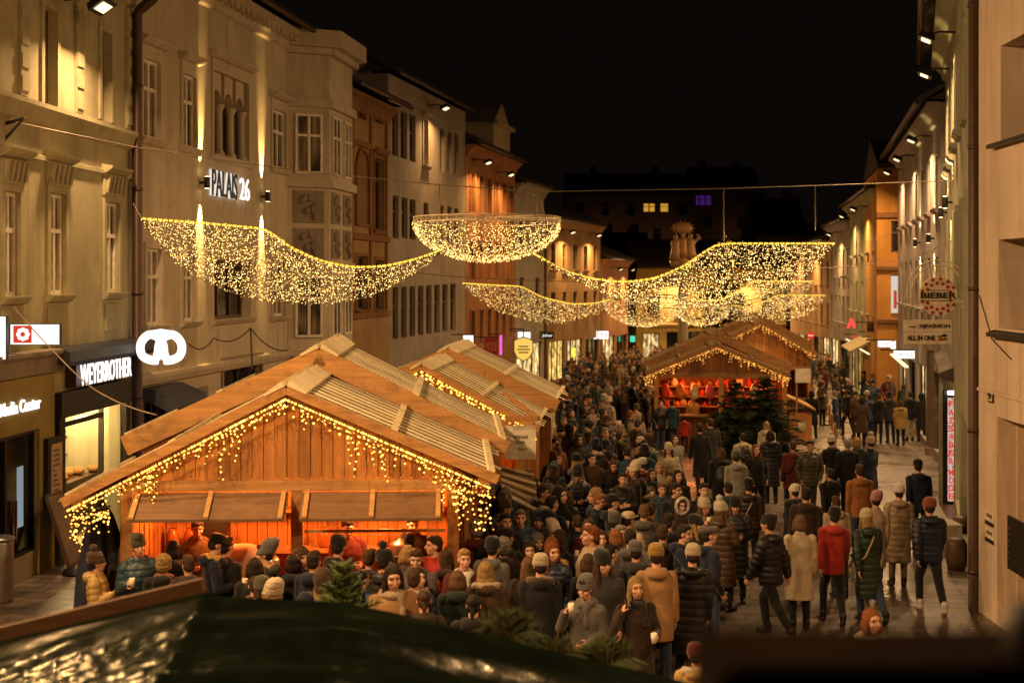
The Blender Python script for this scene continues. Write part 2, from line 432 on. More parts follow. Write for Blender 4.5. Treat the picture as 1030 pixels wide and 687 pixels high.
M_LAMPFACE = emis('lamp_glass', (1, .72, .36), 2.6, False)
def street_lamp(f, u, z, power, label, out=.75, col=WARM, tilt=.45):
    """flat floodlight on a short arm under the eaves"""
    base = f.p(u, 0, z); t = empty('wall_floodlight', base, label, 'street lamp', 'floodlights under the eaves')
    a = MB(); a.tube([f.p(u, 0, z+.15), f.p(u, out*.6, z+.18), f.p(u, out, z+.1)], .03, 6); a.build('arm', M_METAL, t)
    dn = (f.n*tilt+Vector((0, 0, -1))).normalized(); c = f.p(u, out+.05, z)
    ax = f.d; ay = dn.cross(ax).normalized(); hd = MB()
    for s0, s1, h0, h1, mm in ((-.34, .34, -.2, .2, M_METAL),):
        hd.hexa([c+ax*s0+ay*h0, c+ax*s1+ay*h0, c+ax*s1+ay*h1, c+ax*s0+ay*h1]+[c-dn*.14+ax*s0*.8+ay*h0*.8, c-dn*.14+ax*s1*.8+ay*h0*.8, c-dn*.14+ax*s1*.8+ay*h1*.8, c-dn*.14+ax*s0*.8+ay*h1*.8], mm)
    hd.build('housing', M_METAL, t)
    gl = MB(); q = c+dn*.012; gl.quad(q-ax*.25-ay*.11, q+ax*.25-ay*.11, q+ax*.25+ay*.11, q-ax*.25+ay*.11); gl.build('lamp_glass', M_LAMPFACE, t)
    area_lamp('flood', c+dn*.04, dn, .6, .32, power, col, t, 165)
    return t
M_SCONCE = emis('sconce_glow', (1, .75, .35), 12, False)
def sconce(f, u, z, power, label, col=(1, .62, .2), size=30):
    t = empty('wall_sconce', f.p(u, 0, z), label, 'wall lamp', 'up and down wall lamps')
    b = MB(); f.box(b, u-.03, u+.03, .003, .12, z-.03, z+.03); b.lathe([(.07, -.14), (.075, -.12), (.075, .12), (.07, .14)], f.p(u, .18, z), 12); b.build('housing', M_METAL, t)
    for s in (1, -1):
        g = MB(); g.lathe([(.055, 0), (.055, .004)], f.p(u, .18, z+s*.143), 10); g.build('lens', M_SCONCE, t)
        spot_lamp('beam', f.p(u, .2, z+s*.16), Vector((0, 0, s))-f.n*.24, size, power*7, col, t, .8, .03)
    return t
def pipe(f, u, z0, z1, label, r=.07, n=.12, mat=None, elbow=.5):
    mb = MB(); pts = [f.p(u, n, z0), f.p(u, n, z1)]
    if elbow: pts += [f.p(u, n+.05, z1+.1), f.p(u, n+elbow*.7, z1+.35), f.p(u, n+elbow, z1+.55)]
    mb.tube(pts, r, 10)
    for k in range(int((z1-z0)/2.2)+1): mb.lathe([(r+.015, -.03), (r+.015, .03)], f.p(u, n, z0+.6+2.2*k), 10)
    return tag(mb.build('downpipe', mat or M_BROWNP), label, 'downpipe')

# ================================================================ left side of the street
def lx(dx, c): return lambda y: c+dx*y
fB1 = Fac((-8.45+.0643*(14-24.4), 14), (-8.45+.0643*(29.68-24.4), 29.68), 'L')
k1 = dict(fm=M_WHITEF, tm=M_GREEN, rev=.13)
ops = px_ops(fB1, [(3, 18.5, 193, 298), (49, 64.6, 195, 296), (105.5, 119, 204, 294)], hood='corbel', st='casement', gm=M_GLASSW, **k1)
ops += px_ops(fB1, [(-24, -6, -40, 98), (43, 56, 9, 107), (101, 111, 33, 122)], st='tall', fm=M_BROWNF, tm=M_GREEN, sill=False)
u0 = [fB1.u(x) for x in (-60, 37, 60, 121)]
ops += [dict(u0=u0[0], u1=u0[1], z0=fB1.g(u0[0])+.35, z1=2.35, st='shop', k=3, fm=M_METAL, sur=False, sill=False, gm=M_GLASS, rev=.12),
        dict(u0=u0[2], u1=u0[3], z0=G(27)+.02, z1=2.62, st='open', rev=.25)]
B1 = building('corner_house', 'ochre green corner house with corbelled window hoods above two shops', fB1, -.6, 11.3, ops, M_GREEN, trim=M_GREEN)
sb = MB(); fB1.profile(sb, 0, fB1.L, [(.004, 7.72), (.10, 7.76), (.16, 7.95), (.22, 8.02), (.22, 8.1), (.004, 8.16)]); fB1.profile(sb, 0, fB1.L, [(.004, 7.1), (.06, 7.12), (.06, 7.2), (.004, 7.22)]); sb.build('string_course', M_GREEN, B1)
for px in (22, 78, 128):
    pl = MB()
    u = fB1.u(px); fB1.box(pl, u-.16, u+.16, .004, .06, 8.17, 10.7)
    for k in range(6): fB1.box(pl, u-.16, u+.16, .061, .085, 8.25+k*.4, 8.5+k*.4)
    pl.build('pilaster', M_GREEN, B1)
for px in (11, 57, 112):
    ap = MB(); u = fB1.u(px); fB1.box(ap, u-.42, u+.42, .004, .05, 3.95, 4.5); ap.build('apron_panel', M_GREEN, B1)
# shop fronts of the corner house
sf = MB(); fB1.box(sf, 0, u0[2]-.35, .004, .05, 2.36, 3.3); fB1.box(sf, u0[1], u0[2]-.35, .004, .05, -.4, 2.359); sf.build('shop_surround', M_SHOPY, B1)
fr = MB(); fB1.profile(fr, 0, u0[2]-.1, [(.004, 3.31), (.14, 3.33), (.2, 3.6), (.3, 3.68), (.3, 3.74), (.004, 3.76)]); fr.build('shop_cornice', M_STONE, B1)
hd = MB(); fB1.box(hd, u0[2]-.3, u0[3]+.25, .01, .16, 2.45, 2.92); fB1.box(hd, u0[2]-.3, u0[2]-.02, .01, .12, -.4, 2.449); fB1.box(hd, u0[3]+.02, u0[3]+.25, .01, .12, -.4, 2.449); hd.build('bakery_portal', M_METAL, B1)
# lit bakery room inside the opening
ir = MB(); a, b = u0[2]+.01, u0[3]-.01; zb = G(27)+.05; ra, rb, rn = a-.8, b+4.2, -1.7
for q in (((ra, rn, zb), (rb, rn, zb), (rb, rn, 2.7), (ra, rn, 2.7)), ((rb, rn, zb), (rb, -.26, zb), (rb, -.26, 2.7), (rb, rn, 2.7)), ((ra, rn, zb), (ra, rn, 2.7), (ra, -.26, 2.7), (ra, -.26, zb)), ((ra, rn, zb), (ra, -.26, zb), (rb, -.26, zb), (rb, rn, zb)), ((ra, rn, 2.7), (rb, rn, 2.7), (rb, -.26, 2.7), (ra, -.26, 2.7))): ir.quad(*[fB1.p(*x) for x in q])
ir.build('bakery_room', plain('bakery_wall', (.72, .52, .27), .8), B1)
for k in range(3):
    ln = MB(); fB1.box(ln, a+.2+1.4*k, a+1.1+1.4*k, -1.1, -.8, 2.62, 2.66); ln.build('bakery_ceiling_light', emis('bakery_light', (1, .72, .32), 8, False), B1); point_lamp('bakery_lamp', fB1.p(a+.6+1.4*k, -.95, 2.5), 120, (1, .70, .30), B1, .2)
cn = MB(); fB1.box(cn, a+.9, b+3, -1.25, -.75, zb, zb+1.1); cn.build('bread_counter', M_BROWNF, B1)
cn = MB()
for k in range(5): fB1.box(cn, a+.2, b+3.5, rn+.01, rn+.3, zb+.32+.38*k, zb+.35+.38*k)
cn.build('bread_shelf', M_BROWNF, B1)
cn = MB()
for k in range(60):
    uu = a+.3+random.random()*(b-a+3); cn.ball(fB1.p(uu, rn+.16, zb+.45+.38*random.randrange(5)), .1, plain('bread_crust', (.35, .17, .05), .7), 8, 5, sc=(1.1, 1.0, .75))
for k in range(40):
    cn.ball(fB1.p(a+1+random.random()*(b-a+1.8), -1.2+random.random()*.4, zb+1.2), .11, MATS['bread_crust'], 8, 5, sc=(1.2, 1.0, .75))
for k in range(70):
    cn.ball(fB1.p(a+1.5+random.random()*(b-a+2), rn+.16, zb+.45+.38*random.randrange(5)), .12, MATS['bread_crust'], 8, 5, sc=(1.2, 1.0, .8))
for k in range(50):
    cn.ball(fB1.p(rb-.2, rn+.25+random.random()*1.1, zb+.55+.45*random.randrange(5)), .11, MATS['bread_crust'], 8, 5, sc=(1.0, 1.1, .75))
tag(cn.build('bread', None, B1), kind='stuff')
cn = MB()
for k in range(5): fB1.box(cn, rb-.4, rb-.01, rn+.1, -.4, zb+.42+.45*k, zb+.45+.45*k)
for n_ in (rn+.08, -.42): fB1.box(cn, rb-.4, rb-.36, n_, n_+.04, zb, zb+2.4)
cn.build('bread_rack', M_BROWNF, B1)
dd = MB(); mu = a+.55
for x in ((mu-.06, mu+.06, zb, 2.6), (b-.62, b-.56, zb, 2.6)): fB1.box(dd, x[0], x[1], -.24, -.14, x[2], x[3])
fB1.box(dd, mu+.06, b-.62, -.24, -.14, 2.2, 2.3); dd.build('bakery_door_frame', M_METAL, B1)
pipe(fB1, fB1.L-.12, -.3, 10.6, 'brown downpipe between the ochre corner house and the cream palais', .11, .16)

# -------- B2 palais
fB2 = Fac((-8.1, 29.72), (-12.3+.1414*44.9, 44.9), 'L')
kw = dict(fm=M_WHITEF, tm=M_STUCCO, rev=.13)
ops = px_ops(fB2, [(143, 160, 61, 140), (183, 196, 76, 149), (273.5, 287, 112, 170)], hood='flat2', gm=M_GLASSW, **kw)
ops += px_ops(fB2, [(147, 161.5, 250, 327), (183, 195.5, 254, 323), (274, 286, 262, 318)], gm=M_GLASSW, **kw)
ops += px_ops(fB2, [(214, 249, 78, 160)], st='shop', k=1, fm=M_BROWNF, tm=M_STUCCO, rev=.45, hood='flat2')
ops += px_ops(fB2, [(214, 251, 262, 320)], st='shop', k=3, fm=M_BROWNF, tm=M_STUCCO, rev=.3)
ops += px_ops(fB2, [(143, 172, 402, 470), (184, 206, 396, 470)], st='shop', k=2, fm=M_METAL, tm=M_STONE, sill=False, gm=M_GLASSW)
ops += px_ops(fB2, [(224, 262, 362, 470)], st='shop', k=2, fm=M_METAL, tm=M_STONE, sill=False)
B2 = building('palais', 'cream palais with dentil cornice, triple arched loggia and lettered sign', fB2, -.8, 12.2, ops, M_CREAM, cornice='dentil', trim=M_STUCCO, roof=3.4, over=.7)
# loggia arcade: three arches on columns
lg = MB(); ua, ub = fB2.u(214)+.02, fB2.u(249)-.02; za, zb2 = fB2.z(160, (ua+ub)/2), fB2.z(78, (ua+ub)/2); wv = (ub-ua)/3; zs = zb2-.75
for k in range(4):
    u = ua+wv*k; r = .11
    lg.lathe([(.17, 0), (.17, .12), (.11, .18), (.10, zs-za-.2), (.15, zs-za-.08), (.17, zs-za)], fB2.p(u, -.18, za), 12)
for k in range(3):
    c0 = ua+wv*(k+.5); n = 12; r = wv/2-.12
    for i in range(n):
        t0, t1 = math.pi*i/n, math.pi*(i+1)/n
        x0, y0, x1, y1 = c0+r*math.cos(t0), zs+r*math.sin(t0), c0+r*math.cos(t1), zs+r*math.sin(t1)
        q = [fB2.p(x0, -.3, y0), fB2.p(x1, -.3, y1), fB2.p(x1, -.3, zb2-.01), fB2.p(x0, -.3, zb2-.01)]
        lg.hexa(q+[p+fB2.n*.24 for p in q])
lg.build('arcade', M_STUCCO, B2)
lc = MB(); fB2.profile(lc, 0, fB2.u(288), [(.004, 2.66), (.1, 2.7), (.16, 2.84), (.16, 2.92), (.004, 2.95)]); lc.build('string_course', M_STUCCO, B2)
# oriel
u1, u2, u3, u4 = fB2.u(289), fB2.u(300), fB2.u(318), fB2.L-.15
def oriel_ring(n_out, z0, z1, mb, mat, grow=0.):
    a = [(u1-grow, .004), (u1+.75-grow*.4, n_out+grow), (u4-.75+grow*.4, n_out+grow), (u4+grow*.2, .004)]
    lo = [fB2.p(u, n, z0) for u, n in a]; hi = [fB2.p(u, n, z1) for u, n in a]
    mb.add(lo+hi, [(0, 1, 5, 4), (1, 2, 6, 5), (2, 3, 7, 6), (3, 2, 1, 0), (4, 5, 6, 7), (3, 0, 4, 7)], mat); return a
orl = MB(); NO = 1.05
oriel_ring(NO, 2.9, 11.6, orl, M_CREAM); orl.build('oriel', M_CREAM, B2)
for z0, z1, g in ((2.75, 2.89, .12), (5.35, 5.5, .1), (7.7, 7.95, .14), (10.05, 10.3, .14), (11.61, 11.8, .2), (11.81, 12.3, .42)):
    oc = MB(); oriel_ring(NO, z0, z1, oc, M_STUCCO, g); oc.build('oriel_band', M_STUCCO, B2)
A = [(u1, .004), (u1+.75, NO), (u4-.75, NO), (u4, .004)]
def sub(i):
    p0, p1 = A[i], A[i+1]; q0 = fB2.p(p0[0], p0[1], 0); q1 = fB2.p(p1[0], p1[1], 0)
    return Fac((q0.x, q0.y), (q1.x, q1.y), 'L')
for i in (0, 1):
    g = sub(i); n = 1 if i == 0 else 2
    for j in range(n):
        a = g.L*(j+.5)/n-min(.42, g.L/n*.36); b = g.L*(j+.5)/n+min(.42, g.L/n*.36)
        for z0, z1 in ((8.1, 9.85), (3.3, 5.1)):
            wm = MB(); e = .07
            for x in ((a, a+e, z0, z1), (b-e, b, z0, z1), (a+e, b-e, z0, z0+e), (a+e, b-e, z1-e, z1), ((a+b)/2-.04, (a+b)/2+.04, z0+e, z1-e)): g.box(wm, x[0], x[1], .004, .07, x[2], x[3])
            g.box(wm, a+e, (a+b)/2-.041, .004, .065, z0+(z1-z0)*.62, z0+(z1-z0)*.66); g.box(wm, (a+b)/2+.041, b-e, .004, .065, z0+(z1-z0)*.62, z0+(z1-z0)*.66)
            wo_ = wm.build('oriel_window', M_WHITEF, B2); pn = MB(); g.box(pn, a+.01, b-.01, .002, .03, z0+.01, z1-.01); pn.build('pane', M_GLASSW, wo_)
        for z0, z1 in ((5.6, 6.5), (6.65, 7.6)):
            rp = MB(); g.box(rp, a-.05, b+.05, .004, .03, z0, z1); c = (a+b)/2
            for q in range(9):
                t = q*.7; rp.ball(g.p(c+.2*math.cos(t*2.1), .04, (z0+z1)/2+.28*math.sin(t*1.7)), .1, None, 8, 5, sc=(1, 1, 1.2))
            rp.build('relief_panel', M_STONE, B2)
# lettered sign
M_SIGNB = emis('letter_backlight', (1, .9, .78), .9)
M_SIGNLET = plain('dark_letter_faces', (.05, .05, .045), .4)
sg = empty('palais_sign', fB2.p(fB2.u(234), .1, fB2.z(186, fB2.u(234))), 'raised letters PALAIS 26 glowing white on the cream palais', 'sign')
ua, ub = fB2.u(209), fB2.u(247); um = fB2.u(236); zz = fB2.z(197, ua); hh = fB2.z(170, ua)-zz
t1 = MB(); text_on(t1, 'PALAIS', fB2.p(ua, .10, zz), fB2.d, (0, 0, 1), um-ua-.12, hh, .03, M_SIGNLET, .0); t1.build('word', None, sg)
t3 = MB(); text_on(t3, 'PALAIS', fB2.p(ua-.01, .05, zz), fB2.d, (0, 0, 1), um-ua-.10, hh, .03, M_SIGNB, .022); t3.build('backlight', None, sg)
t2 = MB(); text_on(t2, '26', fB2.p(um+.08, .1, zz+.02), fB2.d, (0, 0, 1), ub-um-.1, hh*.86, .03, M_SIGNW, .0); t2.build('number', None, sg)
for px, py, s in ((201, 184, 'wall lamp throwing beams up and down left of the palais lettering'), (263, 198, 'wall lamp throwing beams up and down right of the palais lettering')):
    u = fB2.u(px); sconce(fB2, u, fB2.z(py, u), 190, s)
ab = MB(); ua, ub = fB2.u(142), fB2.u(175); z = fB2.z(396, ua); fB2.profile(ab, ua, ub, [(.004, z-.1), (.75, z-.45), (.8, z-.3), (.78, z-.12), (.2, z+.12), (.004, z+.12)]); tag(ab.build('shop_awning', M_AWN), 'slate blue scalloped awning on the cream palais under the pretzel sign', 'awning')
pipe(fB2, fB2.L-.02, -.4, 11.1, 'dark downpipe between the oriel and the ochre niche house', .10, .2)

# -------- B3 ochre house with niches
fB3 = Fac((-5.90, 45.25), (-13.82+.175*52.3, 52.3), 'L')
kw = dict(fm=M_BROWNF, tm=M_OCHRED)
ops = px_ops(fB3, [(344, 350, 96, 118), (360, 367, 98, 120), (377, 384, 104, 124)], st='single', sill=False, **kw)
ops += px_ops(fB3, [(341, 350, 152, 236), (376, 385, 160, 232)], st='tall', hood='flat', **kw)
ops += px_ops(fB3, [(341, 350, 258, 312), (358, 369, 258, 312), (377, 385, 262, 312)], st='casement', **kw)
B3 = building('niche_house', 'narrow ochre house with framed panels and a tall round arched niche', fB3, -.9, 11.35, ops, M_OCHRE, cornice='plain', trim=M_OCHRED, over=.9, roof=2.2)
tr = MB(); 
for z0, z1 in ((9.62, 9.85), (6.35, 6.6), (3.6, 3.85)): fB3.profile(tr, 0, fB3.L, [(.004, z0), (.1, z0+.03), (.13, z1-.04), (.004, z1)])
for px in (340, 353, 372, 388):
    u = fB3.u(px); fB3.box(tr, u-.12, u+.12, .004, .08, 3.86, 6.34); fB3.box(tr, u-.12, u+.12, .004, .08, 6.61, 9.61); fB3.box(tr, u-.12, u+.12, .004, .08, 9.86, 10.9)
tr.build('panel_frame', M_OCHRED, B3)
nc = MB(); ua, ub = fB3.u(357), fB3.u(370); zb, zt = 6.9, 8.75; r = (ub-ua)/2; c = (ua+ub)/2
pts = [(ua, zb), (ub, zb)]+[(c+r*math.cos(t), zt+r*math.sin(t)) for t in np.linspace(0, math.pi, 13)]
nc.add([fB3.p(u, .006, z) for u, z in pts], [tuple(range(len(pts)))])
for i in range(len(pts)):
    a, b = pts[i], pts[(i+1) % len(pts)]; nc.bar(fB3.p(a[0], .05, a[1]), fB3.p(b[0], .05, b[1]), .1, .1, M_OCHRED, up=fB3.n)
nc.mats = [plaster('niche_plaster', (.30, .17, .08))]+[x for x in nc.mats]; nc.m = [0]+[1]*(len(nc.m)-1)
nc.build('arched_niche', None, B3)
# roof storey set back behind
fA = Fac((-7.4, 44.5), (-13.82-1.4+.175*54, 54), 'L')
B3b = building('attic_house', 'dark set-back roof storey rising behind the ochre niche house', fA, 11.4, 13.15, [], M_DARKB, roof=1.8, over=.5, cornice='plain', trim=M_GREY, depth=6)

# -------- B4 grey house
fB4 = Fac((-15.32+.2036*52.35, 52.35), (-15.32+.2036*64.6, 64.6), 'L')
kw = dict(fm=M_BROWNF, tm=M_GREY, sill=False, sur=False, st='single')
ops = px_ops(fB4, [(394.5, 400.5, 109, 157), (403, 409.5, 113, 160), (412, 418, 116, 163), (442.5, 447, 130, 173), (450, 454.5, 133, 174), (457, 461, 135, 176)], **kw)
ops += px_ops(fB4, [(425.5, 430, 121, 167)], fm=M_BROWNF, tm=M_GREY, st='single', hood='flat')
ops += px_ops(fB4, [(395, 401, 197, 240), (404, 410, 199, 240), (412, 418, 201, 241), (426, 431, 204, 242), (443, 447, 207, 243), (450, 454.5, 208, 244), (457, 461, 210, 244)], **kw)
ops += px_ops(fB4, [(395+8.6*k-.15*k*k*.3, 400.5+8.6*k-.15*k*k*.3, 289-.5*k, 341-1.2*k) for k in range(8)], **kw)
B4 = building('grey_house', 'plain grey house with windows in groups of three and a lit lamp', fB4, -1.2, 12.75, ops, M_GREY, cornice=None, over=.35, roof=2.5)
street_lamp(fB4, fB4.u(431), 12.1, 260, 'floodlight under the eaves of the plain grey house', .7, (1, .55, .2))

# -------- B5 terracotta house with a gabled dormer
fB5 = Fac((-16.25+.218*64.66, 64.66), (-16.25+.218*75.3, 75.3), 'L')
kw = dict(fm=M_BROWNF, tm=M_BRICKY, sill=False)
ops = []
for k in range(6):
    u = .9+k*1.7
    for z0, z1 in ((8.2, 10.0), (5.0, 6.8), (1.9, 3.5)): ops.append(dict(u0=u, u1=u+.85, z0=z0, z1=z1, st='casement', **kw))
B5 = building('terracotta_house', 'terracotta house with pale gabled dormer lit by two eaves lamps', fB5, -1.6, 11.25, ops, M_BRICKY, cornice='plain', over=.6, roof=2.6)
dm = MB(); u = fB5.u(503); w2 = 1.9
q = [fB5.p(u-w2, .1, 11.3), fB5.p(u+w2, .1, 11.3), fB5.p(u+w2, .1, 12.9), fB5.p(u, .1, 14.1), fB5.p(u-w2, .1, 12.9)]
dm.add(q+[p-fB5.n*3.2 for p in q], [(0, 1, 2, 3, 4), (5, 9, 8, 7, 6), (1, 6, 7, 2), (2, 7, 8, 3), (3, 8, 9, 4), (4, 9, 5, 0)])
fB5.profile(dm, u-w2-.2, u+w2+.2, [(.11, 12.75), (.35, 12.8), (.35, 12.95), (.11, 12.95)]); dm.build('dormer', M_STUCCO, B5)
street_lamp(fB5, fB5.u(476), 10.5, 330, 'nearer eaves lamp on the terracotta house', .7, (1, .5, .15)); street_lamp(fB5, fB5.u(500), 10.3, 300, 'further eaves lamp on the terracotta house', .7, (1, .5, .15))

# -------- left side further on
def plain_house(name, label, p0, p1, side, zt, mat, rows, cols, lampu=(), zb=-3, over=.5, roof=2.2, shop=None, lampw=330, fm=None, wide=.9, margin=.9):
    f = Fac(p0, p1, side); ops = []
    for i in range(cols):
        u = margin+(f.L-2*margin-wide)*(i/(cols-1) if cols > 1 else .5)
        for z0, z1 in rows: ops.append(dict(u0=u, u1=u+wide, z0=z0, z1=z1, st='casement', fm=fm or M_BROWNF, tm=mat, sur=False, gm=M_GLASSW if (i+int(z0)) % 3 == 0 else M_GLASS))
    if shop:
        k = max(1, int(f.L/4)); 
        for i in range(k):
            a = f.L*i/k+.35; b = f.L*(i+1)/k-.35
            ops.append(dict(u0=a, u1=b, z0=f.g(a)+.25, z1=f.g(a)+2.75, st='shop', k=3, fm=M_METAL, tm=mat, sill=False, sur=False, gm=shop[i % len(shop)]))
    b = building(name, label, f, zb, zt, ops, mat, over=over, roof=roof)
    for j, (u, s, lab) in enumerate(lampu): street_lamp(f, f.L*u, zt-.7, lampw*s, lab, .7, (1, .56, .2))
    return f, b
fB6, B6 = plain_house('pale_house', 'pale grey house beyond the terracotta one with tall plain windows', (.16, 75.4), (1.85, 81), 'L', 10.2, M_PALE, [(6.6, 8.4), (3.3, 5.1)], 2, shop=[M_WARMWIN, M_GLASS], zb=-2)
fB7, B7 = plain_house('ochre_corner_house', 'ochre house with two eaves lamps on the left half-way down the street', (2.1, 84), (6.1, 96), 'L', 8.6, M_OCHRE, [(5.6, 7.2), (2.6, 4.2)], 5, [(.25, 1.2, 'eaves lamp above the nearer window of the far ochre house'), (.75, 1.2, 'eaves lamp above the further window of the far ochre house')], shop=[M_YELWIN, M_WARMWIN, M_GLASS])
fB8, B8 = plain_house('brown_house', 'low brown house with small roof near the end of the left side', (6.3, 97), (9.0, 108), 'L', 6.4, M_BRICKY, [(3.3, 4.9)], 4, [(.3, 1.2, 'eaves lamp on the low brown house'), (.8, 1.2, 'second eaves lamp on the low brown house')], shop=[M_WARMWIN, M_GLASS])
# gable building closing the street
fB9 = Fac((9.3, 112), (13.0, 113), 'L'); 
fEnd = Fac((10.4, 116.5), (23.3, 118.5), 'R')
fEnd.n = Vector((fEnd.d.y, -fEnd.d.x, 0))
ops = [dict(u0=x, u1=x+1.1, z0=2.0, z1=3.8, st='casement', fm=M_BROWNF, tm=M_YELLOW) for x in (.9, 3.4, 5.9, 8.4, 10.9)]
ops += [dict(u0=2.6, u1=5.4, z0=-2.0, z1=.6, st='shop', k=3, fm=M_METAL, tm=M_YELLOW, sill=False, gm=M_GLASS), dict(u0=.6, u1=2.0, z0=-1.6, z1=.5, st='shop', k=2, fm=M_METAL, tm=M_YELLOW, sill=False, gm=M_WARMWIN), dict(u0=8.0, u1=11.5, z0=-2.0, z1=.6, st='shop', k=3, fm=M_METAL, tm=M_YELLOW, sill=False, gm=M_YELWIN)]
BE = building('yellow_end_house', 'yellow house with dark shop door closing the far end of the street', fEnd, -4, 5.9, ops, M_YELLOW, roof=2.4)
ec = MB(); fEnd.profile(ec, 0, fEnd.L, [(.004, .95), (.2, 1.0), (.25, 1.2), (.004, 1.3)]); ec.build('string_course', M_OCHRE, BE)
street_lamp(fEnd, 3.2, 5.0, 420, 'eaves lamp left on the yellow end house', .8); street_lamp(fEnd, 9.5, 5.0, 420, 'eaves lamp right on the yellow end house', .8)

# dark hill with far houses
hl = MB(); n = 40
prof = [(-160, 4), (-60, 8), (-20, 13), (10, 16), (30, 17), (52, 15), (75, 11), (120, 6), (220, 3)]
def hz(x): 
    return float(np.interp(x, [p[0] for p in prof], [p[1] for p in prof]))
for i in range(n):
    xa, xb = -160+380*i/n, -160+380*(i+1)/n
    for j in range(4):
        fa, fb = j/4, (j+1)/4
        q = [(xa, 185+60*fa, -4+(hz(xa)+4)*fa), (xb, 185+60*fa, -4+(hz(xb)+4)*fa), (xb, 185+60*fb, -4+(hz(xb)+4)*fb), (xa, 185+60*fb, -4+(hz(xa)+4)*fb)]
        hl.quad(*q)
    hl.quad((xa, 245, hz(xa)), (xb, 245, hz(xb)), (xb, 330, -6), (xa, 330, -6))
tag(hl.build('wooded_hill', plain('dark_hill', (.012, .010, .008), .95, var=.5, scale=.2)), 'dark hill rising behind the town', kind='structure')
def far_house(label, x0, x1, y, z0, z1, dep, rise, wins):
    f = Fac((x0, y), (x1, y), 'L'); f.n = Vector((0, -1, 0)); lit = list(wins); cols = max(2, int((x1-x0)/3.2))
    for r_ in range(2):
        for c_ in range(cols):
            a = (x1-x0)*(c_+.35)/cols; zz = z1-2.6-3.2*r_
            if all(a+1 < q[0]-.3 or a > q[1]+.3 or zz+1.6 < q[2] or zz > q[3]+.3 for q in lit): wins = wins+[(a, a+1.0, zz, zz+1.5, M_GLASS)]
    b = empty('hillside_house', f.p(f.L/2, 0, z0), label, 'building', 'unlit houses on the dark hill')
    wall_mesh(f, z0-3, z1, [dict(u0=w[0], u1=w[1], z0=w[2], z1=w[3]) for w in wins], M_DARKB, dep).build('wall', M_DARKB, b)
    ro = roof_mesh(f, z1, dep, rise, .6).build('roof', M_ROOF, b)
    for c_ in (.2, .7): ch = MB(); u_ = (x1-x0)*c_; f.box(ch, u_, u_+.8, -dep/2-.4, -dep/2+.4, z1+rise-.8, z1+rise+1.1); ch.build('chimney', M_DARKB, ro)
    for w_ in wins:
        g = MB(); f.box(g, w_[0], w_[1], -.25, -.2, w_[2], w_[3], w_[4]); nm_ = max(1, round((w_[1]-w_[0])/.7))
        for q_ in range(1, nm_): mu = w_[0]+(w_[1]-w_[0])*q_/nm_; f.box(g, mu-.07, mu+.07, -.199, -.12, w_[2], w_[3], M_DARKB)
        f.box(g, w_[0], w_[1], -.118, -.1, w_[2]+(w_[3]-w_[2])*.6, w_[2]+(w_[3]-w_[2])*.68, M_DARKB); g.build('window', None, b)
M_PURPLE = emis('purple_window', (.30, .08, .75), .12, False); M_FARWIN = emis('far_yellow_window', (1, .48, .06), .6, False)
def fx(px, y): return PX(px, y)
y = 178
far_house('dark hillside block with two lit yellow windows above the light nets', fx(570, y), fx(700, y), y, 6, PZ(196, y), 12, 3.0, [(fx(647.5, y)-fx(570, y), fx(658.5, y)-fx(570, y), PZ(213, y), PZ(205, y), M_FARWIN), (fx(664.5, y)-fx(570, y), fx(672, y)-fx(570, y), PZ(213, y), PZ(205, y), M_FARWIN)])
far_house('dark hillside house with one purple window', fx(702, y), fx(772, y), y+6, 6, PZ(185, y+6), 10, 2.5, [(fx(704, y)-fx(702, y), fx(722, y)-fx(702, y), PZ(204, y), PZ(194, y), M_PURPLE)])
far_house('dark roofed house low on the hill left of the column statue', fx(600, 150), fx(655, 150), 150, 0, PZ(262, 150), 9, 3, [])
far_house('dark pitched roof below the hill right of the column statue', fx(760, 140), fx(812, 140), 140, 0, PZ(238, 140), 9, 4, [])

for px, yy, pz in ((606, 176.5, 9.5), (668, 176.5, 9.0), (742, 182, 9.0), (786, 138, 4.5)):  # lamps added only so the hillside houses show faintly
    q = Vector((PX(px, yy), yy-1.2, pz)); t = empty('added_hillside_lamp', q, 'small far lamp added to brighten the dark hillside houses', 'street lamp', 'added lamps on the hillside'); m_ = MB(); m_.lathe([(.05, 0), (.12, .05), (.05, .12)], q, 8); m_.build('lamp_glass', emis('far_lamp', (1, .6, .25), 1.0, False), t); point_lamp('bulb', q+Vector((0, -.3, 0)), 45, (1, .5, .2), t, .1)
# ================================================================ right side of the street
fR1 = Fac((6.55+.032*6, 6), (6.55+.032*21.6, 21.6), 'R')
ops = px_ops(fR1, [(1004.5, 1060, 239, 333)], st='single', fm=M_PEACH, tm=M_PEACH, rev=.5, sur=False, sill=False, gm=M_GLASSW)
ops += px_ops(fR1, [(1006.5, 1062, 33, 139)], st='single', fm=M_PEACH, tm=M_PEACH, rev=.5, sur=False, sill=False, gm=M_GLASSW)
ua, ub = fR1.u(1040), fR1.u(1003); ua, ub = sorted((ua, ub))
ops += [dict(u0=ua-.3, u1=ub, z0=G(20)+.03, z1=fR1.z(419, ub), st='shop', k=1, fm=M_PEACH, tm=M_PEACH, rev=.35, sur=False, sill=False, gm=plain('flush_door', (.35, .22, .13), .6))]
R1 = building('peach_house', 'smooth peach rendered house corner with deep window reveals and entry', fR1, -.6, 12.5, ops, M_PEACH, cornice=None, roof=0)
R1['_n'] = 0
ld = MB(); fR1.profile(ld, 0, fR1.L, [(.003, 3.28), (.03, 3.28), (.03, 3.33), (.003, 3.33)]); ld.build('ledge', M_PEACH, R1)
